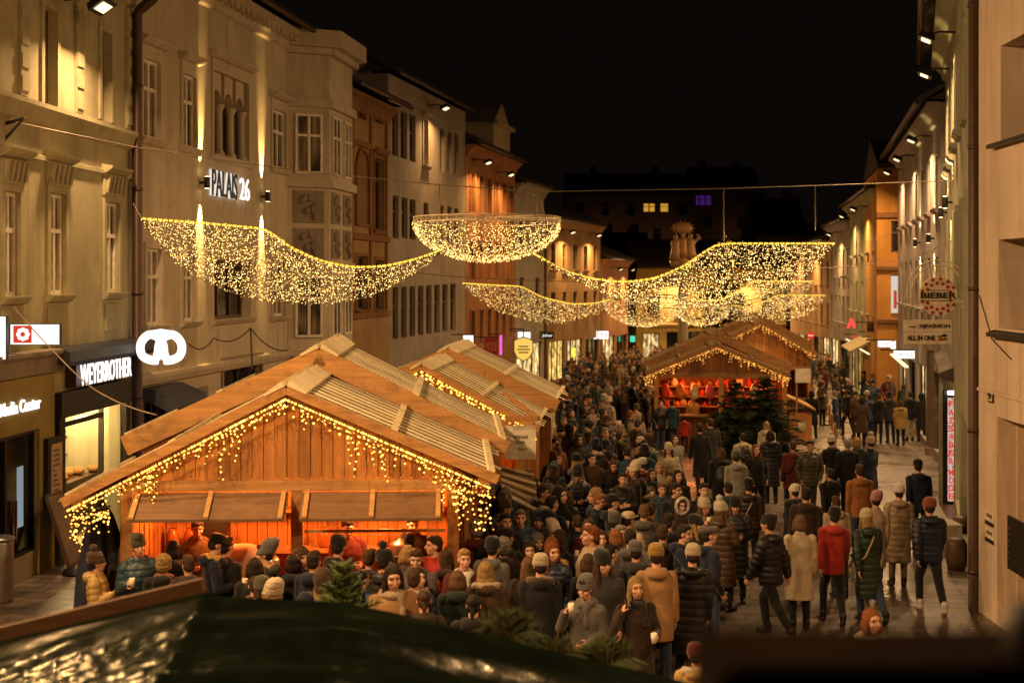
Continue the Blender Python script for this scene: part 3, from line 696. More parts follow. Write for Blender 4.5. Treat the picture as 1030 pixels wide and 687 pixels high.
for z in (fR1.z(333, fR1.u(1012)), fR1.z(139, fR1.u(1015))):
    s = MB(); ua = fR1.u(1060); ub = fR1.u(1000.5); ua, ub = sorted((ua, ub)); fR1.profile(s, ua, ub, [(-.3, z+.004), (.13, z-.04), (.13, z-.1), (.003, z-.09), (.003, z-.002), (-.3, z-.001)]); s.build('window_ledge', M_METAL, R1)
pipe(fR1, fR1.L+.07, G(21.6), 12.4, 'dark brown downpipe at the corner of the peach house', .085, .05, M_BROWNP, 0)
p2 = MB(); p2.tube([fR1.p(fR1.L+.25, .02, G(21.8)), fR1.p(fR1.L+.25, .02, 3.4)], .05, 8, M_STEEL); tag(p2.build('drain_pipe', M_STEEL), 'thin grey pipe beside the brown downpipe on the right', 'downpipe')

# R2a pale green house with deep eaves
xa = lambda y: 9.86+.289*(y-32.4)+.45
fR2 = Fac((xa(24), 24), (xa(42.05), 42.05), 'R')
ops = []
for k in range(6):
    u = 1.2+k*2.9
    for z0, z1 in ((8.0, 9.9), (4.6, 6.5)): ops.append(dict(u0=u, u1=u+.95, z0=z0, z1=z1, st='casement', fm=M_WHITEF, tm=M_GREENISH))
for k in range(4):
    u = .9+k*4.4; ops.append(dict(u0=u, u1=u+3.4, z0=fR2.g(u)+.2, z1=fR2.g(u)+2.6, st='shop', k=3, fm=M_METAL, tm=M_GREENISH, sur=False, sill=False, gm=[M_GLASS, M_WARMWIN, M_GLASSW, M_GLASS][k]))
R2 = building('deep_eaved_house', 'pale green house on the right with deep eaves and shop canopy', fR2, -.9, 11.5, ops, M_GREENISH, over=.7, roof=3)
cp = MB(); fR2.profile(cp, 9.5, fR2.L-.3, [(.004, 2.55), (.3, 2.62), (.34, 2.66), (.34, 2.76), (.004, 2.9)]); cp.build('shop_canopy', M_ROOF, R2)
for u, z, lab in ((8.2, 10.5, 'nearest eaves lamp on the deep-eaved right house'), (14.0, 10.5, 'second eaves lamp on the deep-eaved right house')): street_lamp(fR2, u, z, 420, lab, .6)
for u, lab in ((10.8, 'wall lamp with yellow beam on the deep-eaved house'), (16.2, 'second wall lamp with yellow beam on the deep-eaved house')): sconce(fR2, u, 6.9, 90, lab, (1, .75, .25), 40)
# R2b
xb = lambda y: 4.1+.211*y
fR3 = Fac((xb(42.15), 42.15), (xb(61.9), 61.9), 'R')
ops = []
for k in range(7):
    u = 1.0+k*2.75
    for z0, z1 in ((7.2, 8.9), (4.0, 5.7)): ops.append(dict(u0=u, u1=u+.9, z0=z0, z1=z1, st='casement', fm=M_WHITEF, tm=M_LILAC, sur=False))
for k in range(4):
    u = .6+k*4.8; ops.append(dict(u0=u, u1=u+3.8, z0=fR3.g(u)+.2, z1=fR3.g(u)+2.7, st='shop', k=3, fm=M_METAL, tm=M_LILAC, sur=False, sill=False, gm=[M_GLASSW, M_WARMWIN, M_GLASS, M_WARMWIN][k]))
R3 = building('lilac_grey_house', 'lilac grey house on the right with yellow light streaks between windows', fR3, -1.4, 10.35, ops, M_LILAC, over=.65, roof=2.8)
for u, lab in ((3.2, 'nearest eaves lamp on the lilac grey house'), (10.5, 'middle eaves lamp on the lilac grey house'), (17.2, 'last eaves lamp on the lilac grey house')): street_lamp(fR3, u, 9.5, 400, lab, .6)
for u, lab in ((2.3, 'wall lamp with yellow beam nearest on the lilac house'), (7.8, 'wall lamp with yellow beam further on the lilac house')): sconce(fR3, u, 6.3, 90, lab, (1, .78, .28), 40)
# orange house whose end wall faces down the street
fR4 = Fac((16.3, 62.2), (19.5, 61.6), 'L'); fR4.n = Vector((-fR4.d.y*-1, -fR4.d.x, 0)); fR4.n = Vector((fR4.d.y, -fR4.d.x, 0))
fR4.n = fR4.n if fR4.n.y < 0 else -fR4.n
ops = [dict(u0=.62, u1=1.05, z0=3.55, z1=5.2, st='single', fm=M_BROWNF, tm=M_ORANGE, sill=False, sur=False), dict(u0=.62, u1=1.05, z0=6.2, z1=7.6, st='single', fm=M_BROWNF, tm=M_ORANGE, sill=False, sur=False)]
R4 = building('orange_house', 'narrow orange end wall with banded cornices above the lit shops', fR4, -1.4, 9.9, ops, M_ORANGE, over=.25, roof=1.6, depth=9, trim=M_OCHRED)
for z in (3.0, 5.35, 7.7):
    bd = MB(); fR4.profile(bd, 0, fR4.L, [(.004, z), (.14, z+.05), (.18, z+.2), (.004, z+.28)]); bd.build('string_course', M_OCHRED, R4)
fl = MB(); fR4.box(fl, .62, .98, .02, .1, 3.5, 5.15); flo = tag(fl.build('lightbox_sign', emis('pale_lightbox', (1, .85, .7), .7)), 'tall pale lit box sign on the orange end wall', 'sign')
fl2 = MB(); fR4.box(fl2, .72, .86, .102, .11, 3.7, 4.5); fl2.build('motif', emis('red_lightbox_motif', (.9, .1, .05), .6), flo)
fR5, R5 = plain_house('greenish_house', 'greenish white house with curved downpipe beyond the orange wall', (16.6, 63), (19.4, 80), 'R', 9.1, M_GREENISH, [(6.3, 7.9), (3.3, 4.9)], 5, [(.3, 1.5, 'eaves lamp nearest on the greenish white house'), (.75, 1.5, 'eaves lamp further on the greenish white house')], shop=[M_YELWIN, M_WARMWIN, M_YELWIN, M_WARMWIN], fm=M_WHITEF)
fR6, R6 = plain_house('grey_far_house', 'grey house with rows of shutters at the far right of the street', (19.5, 80.2), (21.0, 92), 'R', 8.4, M_LILAC, [(5.2, 6.8), (2.4, 4.0)], 5, [(.4, 1.4, 'eaves lamp on the far grey shuttered house')], shop=[M_GLASS, M_WARMWIN])
fR7, R7 = plain_house('last_right_house', 'low ochre house last on the right before the street closes', (21.1, 92.2), (23.2, 116), 'R', 7.6, M_OCHRE, [(4.6, 6.2), (1.9, 3.4)], 8, [(.3, 1.4, 'eaves lamp on the last right house'), (.7, 1.4, 'second eaves lamp on the last right house')], shop=[M_WARMWIN, M_GLASS, M_YELWIN])
# ================================================================ lamps on the near houses (the row carries on past the photographer)
street_lamp(fB1, fB1.u(64), 10.05, 520, 'floodlight on the ochre green corner house at upper left', .7, WARM, .7)
street_lamp(fB1, 2.2, 10.35, 620, 'floodlight on the ochre green corner house beside the photographer', .7, WARM, .7)
street_lamp(fR1, 2.0, 11.2, 700, 'floodlight on the peach house beside the photographer', .8, WARM, 1.0)
fN = Fac((-9.9, 0), (-9.2, 13.9), 'L')
NB = building('near_house', 'ochre house beside the photographer on the left', fN, -.5, 11, [], M_OCHRE)
street_lamp(fN, 3.2, 10.2, 1000, 'nearer floodlight on the ochre house beside the photographer', .8, WARM, 1.3)
street_lamp(fN, 10.5, 10.2, 1000, 'further floodlight on the ochre house beside the photographer', .8, WARM, 1.3)

# ================================================================ market huts
def bulb_mat(name, col, strength):
    """small lamps, some brighter than others"""
    m = bpy.data.materials.new(name); m.use_nodes = True; t = m.node_tree; t.nodes.clear(); o = t.nodes.new('ShaderNodeOutputMaterial'); e = t.nodes.new('ShaderNodeEmission'); e.inputs[0].default_value = (*col, 1)
    g = t.nodes.new('ShaderNodeNewGeometry'); k = ramp(t, g.outputs['Random Per Island'], [(0, .12), (.55, .4), (1, 1.0)]); t.links.new(mathn(t, 'MULTIPLY', k, strength*1.6), e.inputs[1]); t.links.new(e.outputs[0], o.inputs[0]); MATS[name] = m; return m
M_CLAD = wood('orange_cladding', (.64, .28, .08), 2)
M_BEAM = wood('honey_beam', (.58, .31, .11), 0, .4)
M_SLAT = wood('roof_slat_wood', (.92, .76, .46), 0, .25, bmp=0)
M_CLAD2 = wood('dimmed_cladding', (.26, .10, .03), 2); M_BEAM2 = wood('dimmed_beam', (.30, .16, .055), 0, .3); M_SLAT2 = wood('dimmed_slats', (.34, .21, .09), 0, .3, bmp=0)  # dimmer light at the far huts put into darker wood colours
M_POST = wood('honey_post', (.48, .23, .07), 2, .25)
M_FLAP = wood('flap_board', (.20, .11, .05), 0, .3)
M_GAP = plain('roof_underlay', (.02, .012, .008), .95, spec=0)
M_BULB = bulb_mat('amber_bulb', (1, .42, .06), 6.5)
M_NETB = bulb_mat('warm_white_bulb', (1, .60, .17), 6.2)
M_ROPE = emis('yellow_rope_light', (1, .58, .06), 1.6, False)
M_WIRE = plain('thin_wire', (.20, .15, .09), .5, .3)
M_BLACKW = plain('black_cable', (.02, .018, .016), .6)
M_REDLAMP = emis('red_lamp_tube', (1, .16, .02), 9)

class Hut:
    def __init__(s, ox, oy, vp, oz=None):
        s.o = Vector((ox, oy, G(oy) if oz is None else oz)); s.d = Vector(((vp-CX)/F, 1, 0)).normalized(); s.x = Vector((s.d.y, -s.d.x, 0))
    def p(s, x, y, z): return s.o+s.x*x+s.d*y+Vector((0, 0, z))
    def box(s, mb, x0, x1, y0, y1, z0, z1, mat=None):
        mb.hexa([s.p(x0, y0, z0), s.p(x1, y0, z0), s.p(x1, y1, z0), s.p(x0, y1, z0), s.p(x0, y0, z1), s.p(x1, y0, z1), s.p(x1, y1, z1), s.p(x0, y1, z1)], mat)

def roof_tier(h, root, y0, y1, apex, left, right, th=.035, pitch=.39, bargew=.06, nb=2):
    """two slopes of slatted boards, battens across them, fascia boards on the front"""
    for e, sgn in ((left, -1), (right, 1)):
        mb = MB(); a0, a1 = Vector(apex), Vector(e); dv = (a1-a0); nrm = Vector((-dv.y, dv.x)).normalized()
        if nrm.y < 0: nrm = -nrm
        def q(s, y, k): v = a0+dv*s+nrm*k; return h.p(v.x, y, v.y)
        mb.hexa([q(0, y0, 0), q(1, y0, 0), q(1, y1, 0), q(0, y1, 0), q(0, y0, th), q(1, y0, th), q(1, y1, th), q(0, y1, th)], M_GAP)
        y = y0+.01
        while y < y1-.1:
            b = min(y+pitch*.6, y1-.01); j = random.uniform(-.03, .05)
            mb.hexa([q(.0, y, th+.001), q(1+j, y, th+.001), q(1+j, b, th+.001), q(.0, b, th+.001), q(.0, y, th+.007), q(1+j, y, th+.007), q(1+j, b, th+.007), q(.0, b, th+.007)], M_SLAT); y += pitch
        mb.build('roof_slope', None, root)
        for t in (.5, .965):
            bt = MB(); w = .055
            bt.hexa([q(t-.012, y0-.03, th+.0085), q(t+.02, y0-.03, th+.0085), q(t+.02, y1, th+.0085), q(t-.012, y1, th+.0085), q(t-.012, y0-.03, th+.055), q(t+.02, y0-.03, th+.055), q(t+.02, y1, th+.055), q(t-.012, y1, th+.055)])
            bt.build('batten', M_SLAT, root)
        fb = MB(); fb.hexa([q(0, y0-.035, -bargew), q(1.01, y0-.035, -bargew), q(1.01, y0-.002, -bargew), q(0, y0-.002, -bargew), q(0, y0-.035, th+.03), q(1.01, y0-.035, th+.03), q(1.01, y0-.002, th+.03), q(0, y0-.002, th+.03)])
        fb.build('bargeboard', M_BEAM, root)
        rc = MB(); rc.hexa([q(-.002, y0-.05, th+.0085), q(.09, y0-.05, th+.0085), q(.09, y1, th+.0085), q(-.002, y1, th+.0085), q(-.002, y0-.05, th+.085), q(.09, y0-.05, th+.04), q(.09, y1, th+.04), q(-.002, y1, th+.085)]); rc.build('ridge_board', M_SLAT, root)
        pr = MB(); pr.hexa([q(.93, y0+.02, -.16), q(.985, y0+.02, -.16), q(.985, y1-.02, -.16), q(.93, y1-.02, -.16), q(.93, y0+.02, -.002), q(.985, y0+.02, -.002), q(.985, y1-.02, -.002), q(.93, y1-.02, -.002)]); pr.build('eaves_beam', M_BEAM, root)

def boards(h, mb, xs, y, zlo, zhi, w=.145, mat=None):
    """vertical boards between two heights (functions of x)"""
    x, k = xs[0], 0
    while x < xs[1]-.01:
        b = min(x+w, xs[1]); o = .012*(k % 2)
        p = [h.p(x+.004, y-o, zlo(x)), h.p(b-.004, y-o, zlo(b)), h.p(b-.004, y+.03, zlo(b)), h.p(x+.004, y+.03, zlo(x)), h.p(x+.004, y-o, zhi(x)), h.p(b-.004, y-o, zhi(b)), h.p(b-.004, y+.03, zhi(b)), h.p(x+.004, y+.03, zhi(x))]
        mb.hexa(p, mat); x = b; k += 1

def make_hut(label, h, lo, up, d1, d2, posts, beam_z, counter=1.05, mid=(), flaps=(), interior='red', group='timber market huts', flapz=(2.3, 2.02, .45), ovh=.16, dark=False):
    """lo / up = (apex, left end, right end) of the front and the raised rear roof"""
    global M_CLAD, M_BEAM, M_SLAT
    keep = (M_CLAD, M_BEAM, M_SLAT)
    if dark: M_CLAD, M_BEAM, M_SLAT = M_CLAD2, M_BEAM2, M_SLAT2  # far huts take the wood copies with the low light coloured in
    root = empty('market_hut', h.o, label, 'market hut', group, rz=-math.atan2(h.d.x, h.d.y))
    roof_tier(h, root, 0, d1, *lo); roof_tier(h, root, d1+.02, d1+d2, *up, bargew=.24)
    ua, ul, ur = up; inf = MB()
    upz = lambda x: (ua[1]+(ul[1]-ua[1])*(x-ua[0])/(ul[0]-ua[0]) if x < ua[0] else ua[1]+(ur[1]-ua[1])*(x-ua[0])/(ur[0]-ua[0]))-.03
    boards(h, inf, (ul[0]+.25, ua[0]), d1+.12, lambda x: upz(x)-.75, upz); boards(h, inf, (ua[0], ur[0]-.25), d1+.12, lambda x: upz(x)-.75, upz); inf.build('infill_boards', M_CLAD, root)
    ap, le, ri = lo; xl, xr = posts; yf = ovh
    under = lambda x: (ap[1]+(le[1]-ap[1])*(x-ap[0])/(le[0]-ap[0]) if x < ap[0] else ap[1]+(ri[1]-ap[1])*(x-ap[0])/(ri[0]-ap[0]))-.02
    gb = MB(); boards(h, gb, (xl, ap[0]), yf, lambda x: beam_z+.12, under); boards(h, gb, (ap[0], xr), yf, lambda x: beam_z+.12, under); gb.build('gable_boards', M_CLAD, root)
    bm = MB(); h.box(bm, xl-.05, xr+.05, yf-.06, yf+.1, beam_z-.02, beam_z+.119); bm.build('lintel_beam', M_BEAM, root)
    for x in (xl, xr)+tuple(mid):
        pm = MB(); w = .075; h.box(pm, x-w, x+w, yf-.05, yf+.1, .0, beam_z-.021); pm.build('post', M_POST, root)
    for x in (xl, xr):
        sw = MB(); D = d1+d2-.3; n = int(D/.15); zt = under(x)-.02
        for k in range(n):
            a = yf+.101+(D-yf-.1)*k/n; b = yf+.101+(D-yf-.1)*(k+1)/n; o = .012*(k % 2); h.box(sw, x-.03-o, x+.03+o, a+.003, b-.003, 0, zt)
        sw.build('side_wall', M_CLAD, root)
    bw = MB(); boards(h, bw, (xl+.04, xr-.04), d1+d2-.35, lambda x: 0, lambda x: beam_z+.5); bw.build('back_wall', M_CLAD, root)
    iw = MB(); boards(h, iw, (xl+.04, xr-.04), min(d1, 2.4), lambda x: 0, lambda x: beam_z+.1); iw.build('inner_wall', M_CLAD, root)
    fl = MB(); h.box(fl, xl+.04, xr-.04, yf+.11, min(d1, 2.4)-.02, -.03, .05); fl.build('floor_boards', M_BEAM, root)
    ce = MB(); h.box(ce, xl+.04, xr-.04, yf+.12, min(d1, 2.4)-.03, beam_z+.125, beam_z+.15); ce.build('inner_ceiling', M_CLAD, root)
    co = MB(); boards(h, co, (xl+.08, xr-.08), yf+.03, lambda x: .0, lambda x: counter-.05); co.build('counter_front', M_CLAD, root)
    ct = MB(); h.box(ct, xl+.08, xr-.08, yf-.22, yf+.4, counter-.049, counter); ct.build('counter_top', M_BEAM, root)
    z0, z1, out = flapz
    for a, b in flaps:
        f = MB(); q = [h.p(a, yf-.065, z0), h.p(b, yf-.065, z0), h.p(b, yf-out, z1), h.p(a, yf-out, z1)]
        f.hexa([v-Vector((0, 0, .035)) for v in q]+q); fo = f.build('counter_flap', M_FLAP, root)
        n = 3
        for k in range(n):
            x = a+.06+(b-a-.12)*k/(n-1); s = MB(); q = [h.p(x-.03, yf-.066, z0+.004), h.p(x+.03, yf-.066, z0+.004), h.p(x+.03, yf-out-.01, z1+.004), h.p(x-.03, yf-out-.01, z1+.004)]
            s.hexa(q+[v+Vector((0, 0, .03)) for v in q]); s.build('flap_strap', M_BEAM, fo)
    if interior:
        lt = MB()
        for x in np.linspace(xl+.7, xr-.7, 3): lt.tube([h.p(x-.35, yf+.8, beam_z+.05), h.p(x+.35, yf+.8, beam_z+.05)], .03, 6)
        lt.build('lamp_tube', M_REDLAMP, root)
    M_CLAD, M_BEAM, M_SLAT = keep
    return root

def icicles(label, h, pts, n, drop=(.08, .5), y=-.08, r=.02, group='icicle light strings on the hut gables', mat=None):
    """a cable along the gable edge with short strands of bulbs"""
    root = empty('icicle_lights', h.p(*[(pts[0][0]), y, pts[0][1]]), label, 'fairy lights', group); cb = MB(); bl = MB()
    seg = [Vector(p) for p in pts]; ln = [(seg[i+1]-seg[i]).length for i in range(len(seg)-1)]; tot = sum(ln)
    cb.tube([h.p(p.x, y, p.y) for p in seg], .008, 4)
    def bulb(c, k): 
        bl.add([c+Vector(v)*k for v in ((1, 0, 0), (-1, 0, 0), (0, 1, 0), (0, -1, 0), (0, 0, 1), (0, 0, -1))], [(0, 2, 4), (2, 1, 4), (1, 3, 4), (3, 0, 4), (2, 0, 5), (1, 2, 5), (3, 1, 5), (0, 3, 5)])
    ph = random.random()*9
    for i in range(n):
        t = (i+random.random()*.8)/n*tot; k = 0
        while k < len(ln)-1 and t > ln[k]: t -= ln[k]; k += 1
        p = seg[k].lerp(seg[k+1], min(1, t/ln[k])); dr = random.uniform(*drop)*random.choice((.1, .3, .5, .7, 1))*(.75+.45*math.sin(t*5.3+ph)); z = 0; x = p.x
        path = [h.p(x, y, p.y)]
        if n > 30: bulb(h.p(x, y-.01, p.y-.015), r*1.15)
        while z < dr:
            z += random.uniform(.06, .1); x += random.uniform(-.035, .035); q = h.p(x, y+random.uniform(-.02, .02), p.y-z); path.append(q); bulb(q, r*random.uniform(.8, 1.15))
        if len(path) > 1: cb.tube(path, .004, 3, cap=False)
    cb.build('cable', M_BLACKW, root); tag(bl.build('bulbs', mat or M_BULB, root), kind='stuff')
    return root

# ---- hut 1
H1 = Hut(PX(288, 17.8), 17.8, 457)
lo1 = ((0, 3.66), (-2.80, 2.24), (2.68, 2.50)); up1 = ((.085, 3.97), (-2.88, 2.62), (2.95, 2.52))
hut1 = make_hut('big front hut with a gable of vertical orange boards and glowing red counter', H1, lo1, up1, 3.5, 3.6, (-2.05, 2.13), 2.36, mid=(.12,), flaps=((-1.95, .02), (.2, 2.0)), flapz=(2.33, 2.06, .5))
icicles('dense amber icicle lights along the gable of the front hut', H1, [(-2.75, 2.15), (0, 3.55), (2.62, 2.4)], 190, (.03, .6), r=.0150)
icicles('clump of amber lights hanging at the left eave of the front hut', H1, [(-2.65, 2.12), (-2.2, 2.2)], 26, (.45, .95), r=.016, group='light clumps at the eaves')
icicles('clump of amber lights hanging at the right eave of the front hut', H1, [(2.1, 2.45), (2.66, 2.36)], 22, (.4, .9), r=.016, group='light clumps at the eaves')
for x, c in ((-1.0, (1, .27, .05)), (1.15, (1, .32, .075))): point_lamp('counter_glow', H1.p(x, 1.2, 2.15), 130, c, hut1, .15)
# right corner: thick purlin end and long post of the raised roof
pm = MB(); H1.box(pm, 2.55, 2.85, 3.2, 3.45, 2.0, 2.45); H1.box(pm, 2.3, 2.42, 3.25, 3.4, 0, 2.5); pm.build('corner_post', M_POST, hut1)
# glass strip over the right counter
gs = MB(); H1.box(gs, .22, 2.03, .12, .15, 1.80, 1.84); gs.build('guard_rail', M_BEAM, hut1)
# goods on and behind the counter
def thing_mesh(mb, name, label, cat, group=None, mat=None): return tag(mb.build(name, mat), label, cat, group)
def urn(h, x, y, z, label):
    t = empty('drinks_urn', h.p(x, y, z), label, 'drinks urn'); m = MB(); m.lathe([(.14, 0), (.15, .02), (.15, .36), (.13, .40), (.05, .43), (.02, .46)], h.p(x, y, z), 18); m.build('tank', M_STEEL, t)
    k = MB(); k.tube([h.p(x, y-.14, z+.06), h.p(x, y-.2, z+.06), h.p(x, y-.2, z+.02)], .012, 6); k.build('tap', M_METAL, t)
urn(H1, -.28, .35, 1.05, 'steel drinks urn on the counter by the middle post of the front hut'); urn(H1, 1.4, 1.3, 1.05, 'steel drinks urn behind the right counter of the front hut')
M_PAPER = plain('paper_cup', (.75, .66, .52), .7); M_JAR = plain('amber_jar', (.45, .14, .03), .2); M_CRATE = wood('crate_wood', (.40, .2, .07), 0)
cups = MB()
for i in range(14):
    m = MB(); x = random.uniform(-1.7, -.4) if i < 8 else random.uniform(.4, 1.9); z = 1.05; k = random.choice((1, 2, 4, 6)); m.lathe([(.03, 0), (.042, .10+.012*k), (.038, .10+.012*k)], H1.p(x, .35+random.random()*.12, z), 10)
    thing_mesh(m, 'paper_cup', ['single paper cup', 'short stack of paper cups', '', 'stack of paper cups', '', 'tall stack of paper cups'][k-1]+' on the counter of the front hut', 'cup', 'paper cups on the front counter', M_PAPER)
for i in range(7):
    m = MB(); x = -1.85+.25*i if i < 3 else .3+.42*(i-3); c = H1.p(x, 2.05, 1.25); m.lathe([(.07, 0), (.09, .02), (.09, .2), (.06, .24), (.06, .28)], c, 12); thing_mesh(m, 'glass_jar', 'amber jar on the back shelf of the front hut', 'jar', 'jars on the back shelf', M_JAR)
sh = MB(); H1.box(sh, -1.9, 2.0, 1.85, 2.3, 1.2, 1.245); H1.box(sh, -1.9, 2.0, 2.0, 2.3, 1.75, 1.785); sh.build('back_shelf', M_BEAM, hut1)
bx = MB(); H1.box(bx, -.95, -.35, .5, .9, 1.051, 1.35, plain('glowing_cloth', (.8, .5, .3), .8)); bx.ball(H1.p(-.65, .68, 1.4), .24, None, 10, 6, sc=(1.3, .8, .7)); thing_mesh(bx, 'wrapped_bread_tray', 'pale wrapped tray heaped on the counter beside the urn', 'tray')
mc = MB(); H1.box(mc, -1.35, -1.0, 1.5, 1.85, 1.246, 1.72); thing_mesh(mc, 'drinks_machine', 'dark drinks machine behind the left counter of the front hut', 'machine', None, M_METAL)

# ---- hut 2
H2 = Hut(PX(424, 27.7), 27.7, 634)
gz = G(27.7)
lo2 = ((0, 3.26-gz), (-2.35, 2.14-gz), (2.33, 2.05-gz)); up2 = ((.1, 3.42-gz), (-2.35, 2.38-gz), (2.55, 2.27-gz))
hut2 = make_hut('second hut with slatted roof behind the front hut', H2, lo2, up2, 3.3, 3.4, (-1.9, 1.95), 2.2, mid=(0.,), flaps=((-1.8, -.1), (.1, 1.85)), interior='red')
icicles('amber icicle lights along the gable of the second hut', H2, [(-2.3, 2.1-gz), (0, 3.18-gz), (2.3, 1.98-gz)], 80, (.06, .3), r=.024)
icicles('clump of amber lights at the right eave of the second hut', H2, [(1.9, 2.1-gz), (2.3, 1.97-gz)], 8, (.2, .5), r=.024, group='light clumps at the eaves')
point_lamp('counter_glow', H2.p(0, 1.2, 2.05), 60, (1, .3, .06), hut2, .15)
pm = MB(); H2.box(pm, 2.15, 2.4, 3.2, 3.42, 0, 2.45); pm.build('corner_post', M_POST, hut2)
# striped side flap between the two huts
sf = MB(); q0, q1, q2, q3 = P(503, 474, 24.5), P(537, 482, 24.5), P(546, 520, 22.8), P(505, 500, 22.8)
sf.hexa([q0, q1, q2, q3]+[p+Vector((0, 0, .05)) for p in (q0, q1, q2, q3)], M_FLAP)
for k in range(5):
    t = k/4; a = q0.lerp(q3, t)+Vector((0, 0, .075)); b = q1.lerp(q2, t)+Vector((0, 0, .075)); sf.bar(a, b, .07, .04, M_SLAT)
for p in (q2, q3): sf.bar(p-Vector((0, 0, .01)), Vector((p.x, p.y+.6, G(p.y))), .06, .06, M_POST)
thing_mesh(sf, 'slatted_shelter', 'slatted wooden lean-to between the front hut and the second hut', 'shelter')
sgn = MB(); sgn.box(*sorted((PX(508, 23.5), PX(539, 23.5))), 23.5, 23.53, *sorted((PZ(462, 23.5), PZ(428, 23.5))), plain('cream_board', (.72, .66, .52), .7))
sgo = empty('menu_board', P(523, 445, 23.5), 'cream hanging board with faint lettering between the two huts', 'sign'); sgn.build('board', None, sgo)
st = MB(); M_INK = plain('faded_ink', (.12, .09, .07), .8)
for s, py, x0, x1, hh in (('WEINBAR', 441, 516, 531, 3.2), ('SUPPE', 446.5, 519, 528, 3.0), ('Glas 4', 452.5, 521, 530, 2.2)):
    text_on(st, s, P(x0, py, 23.492), (1, 0, 0), (0, 0, 1), (x1-x0)*23.5/F, hh*23.5/F, .004, M_INK)
st.build('lettering', None, sgo)
hk = MB(); hk.tube([P(510, 428, 23.51), P(510, 421, 23.4)], .01, 5); hk.tube([P(537, 428, 23.51), P(537, 421, 23.4)], .01, 5); hk.bar(P(508, 421, 23.4), P(541, 421, 23.4), .08, .1); hk.bar(P(541, 421, 23.4), P(541, 421, 23.4)+Vector((-.6, 4.2, .1)), .07, .07); hk.build('hanger', M_POST, sgo)

# ---- hut 3
H3 = Hut(PX(721, 46.5), 46.5, 640); gz = G(46.5)
lo3 = ((0, 2.80-gz), (-2.35, 1.84-gz), (2.40, 1.78-gz)); up3 = ((.15, 3.12-gz), (-2.5, 1.95-gz), (2.75, 1.93-gz))
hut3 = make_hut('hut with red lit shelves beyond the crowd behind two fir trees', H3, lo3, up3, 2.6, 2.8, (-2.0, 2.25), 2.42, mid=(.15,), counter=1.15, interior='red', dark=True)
icicles('amber icicle lights along the gable of the hut with red shelves', H3, [(-2.3, 1.78-gz), (0, 2.72-gz), (2.35, 1.72-gz)], 90, (.08, .5), r=.026, mat=bulb_mat('amber_bulb_far', (1, .38, .06), 1.7))
for x in (-2.25, 2.3): icicles(f'clump of amber lights at the {"left" if x < 0 else "right"} eave of the hut with red shelves', H3, [(x-.2, 1.8-gz), (x+.15, 1.8-gz)], 10, (.3, .95), r=.026, group='light clumps at the eaves', mat=MATS['amber_bulb_far'])
point_lamp('counter_glow', H3.p(-.9, 1.0, 2.3), 55, (1, .27, .06), hut3, .15); point_lamp('counter_glow', H3.p(1.1, 1.0, 2.3), 45, (1, .22, .06), hut3, .15)
s3 = MB()
for z in (1.25, 1.6, 1.95): H3.box(s3, -1.9, 2.15, 1.9, 2.35, z, z+.03)
s3.build('back_shelf', M_BEAM, hut3)
gc = [('red', (.6, .05, .02)), ('orange', (.7, .22, .03)), ('cream', (.75, .6, .35)), ('pink', (.65, .15, .12))]
gc += [('brown', (.2, .08, .03)), ('gold', (.5, .32, .06))]
for i in range(42):
    nm, c = gc[(i*5+i//4) % 6]; m = MB(); z = (1.28, 1.63, 1.98)[i % 3]; x = -1.8+3.85*(i/41); rr = random.uniform(.07, .17); mm = plain('goods_'+nm, c, .7)
    sh_k = random.random(); q = H3.p(x+random.uniform(-.1, .1), 1.98+random.random()*.2, z)
    if sh_k < .4: m.lathe([(rr*.8, 0), (rr, rr*.5), (rr*.9, rr*1.1), (rr*.4, rr*1.7), (.02, rr*1.9)], q, 9); thing_mesh(m, 'knitted_cap', f'{nm} knitted cap displayed on the lit stall shelves', 'cap', f'{nm} caps on the stall shelves', mm)
    elif sh_k < .75: m.box(q.x-rr*.8, q.x+rr*.8, q.y-rr*.5, q.y+rr*.5, q.z, q.z+random.uniform(.1, .3)); thing_mesh(m, 'gift_box', f'{nm} gift box standing on the lit stall shelves', 'box', f'{nm} boxes on the stall shelves', mm)
    else: m.lathe([(rr*.5, 0), (rr*.6, .02), (rr*.55, .16), (rr*.2, .22), (rr*.2, .3)], q, 9); thing_mesh(m, 'bottle', f'{nm} bottle standing on the lit stall shelves', 'bottle', f'{nm} bottles on the stall shelves', mm)
for i in range(8):
    nm, c = gc[i % 4]; m = MB(); x = -1.7+.5*i; m.lathe([(.02, 0), (.13, .05), (.16, .3), (.1, .5), (.03, .55)], H3.p(x, .75, 1.62), 9); thing_mesh(m, 'hanging_scarf', f'{nm} scarf hanging at the front of the red lit stall', 'scarf', f'{nm} scarves hung on the stall', MATS['goods_'+nm])
sbd = MB(); sbd.box(PX(800, 46), PX(815, 46), 46, 46.04, PZ(385, 46), PZ(371, 46), plain('cream_board', (1, 1, 1))); sbd.box(PX(801, 46), PX(802.5, 46), 46.041, 46.1, G(46), PZ(371, 46), M_POST); thing_mesh(sbd, 'notice_board', 'blank cream board fixed beside the hut with red shelves', 'sign')
sd = MB(); h = H3; h.box(sd, 2.45, 3.2, .6, 2.6, 0, 1.2, M_CLAD); q = [h.p(2.3, .4, 1.75), h.p(3.3, .4, 1.3), h.p(3.3, 2.8, 1.3), h.p(2.3, 2.8, 1.75)]; sd.hexa(q+[p+Vector((0, 0, .06)) for p in q], M_BEAM); sd.lathe([(.2, -.01), (.2, .01)], (0, 0, 0), 14, M_PAPER)
for k in range(len(sd.v)-28, len(sd.v)): v = Vector(sd.v[k]); sd.v[k] = tuple(h.p(2.82+v.x, .58+v.z, .75+v.y))
thing_mesh(sd, 'side_counter', 'small side counter with lean-to roof and round emblem beside the hut', 'counter')

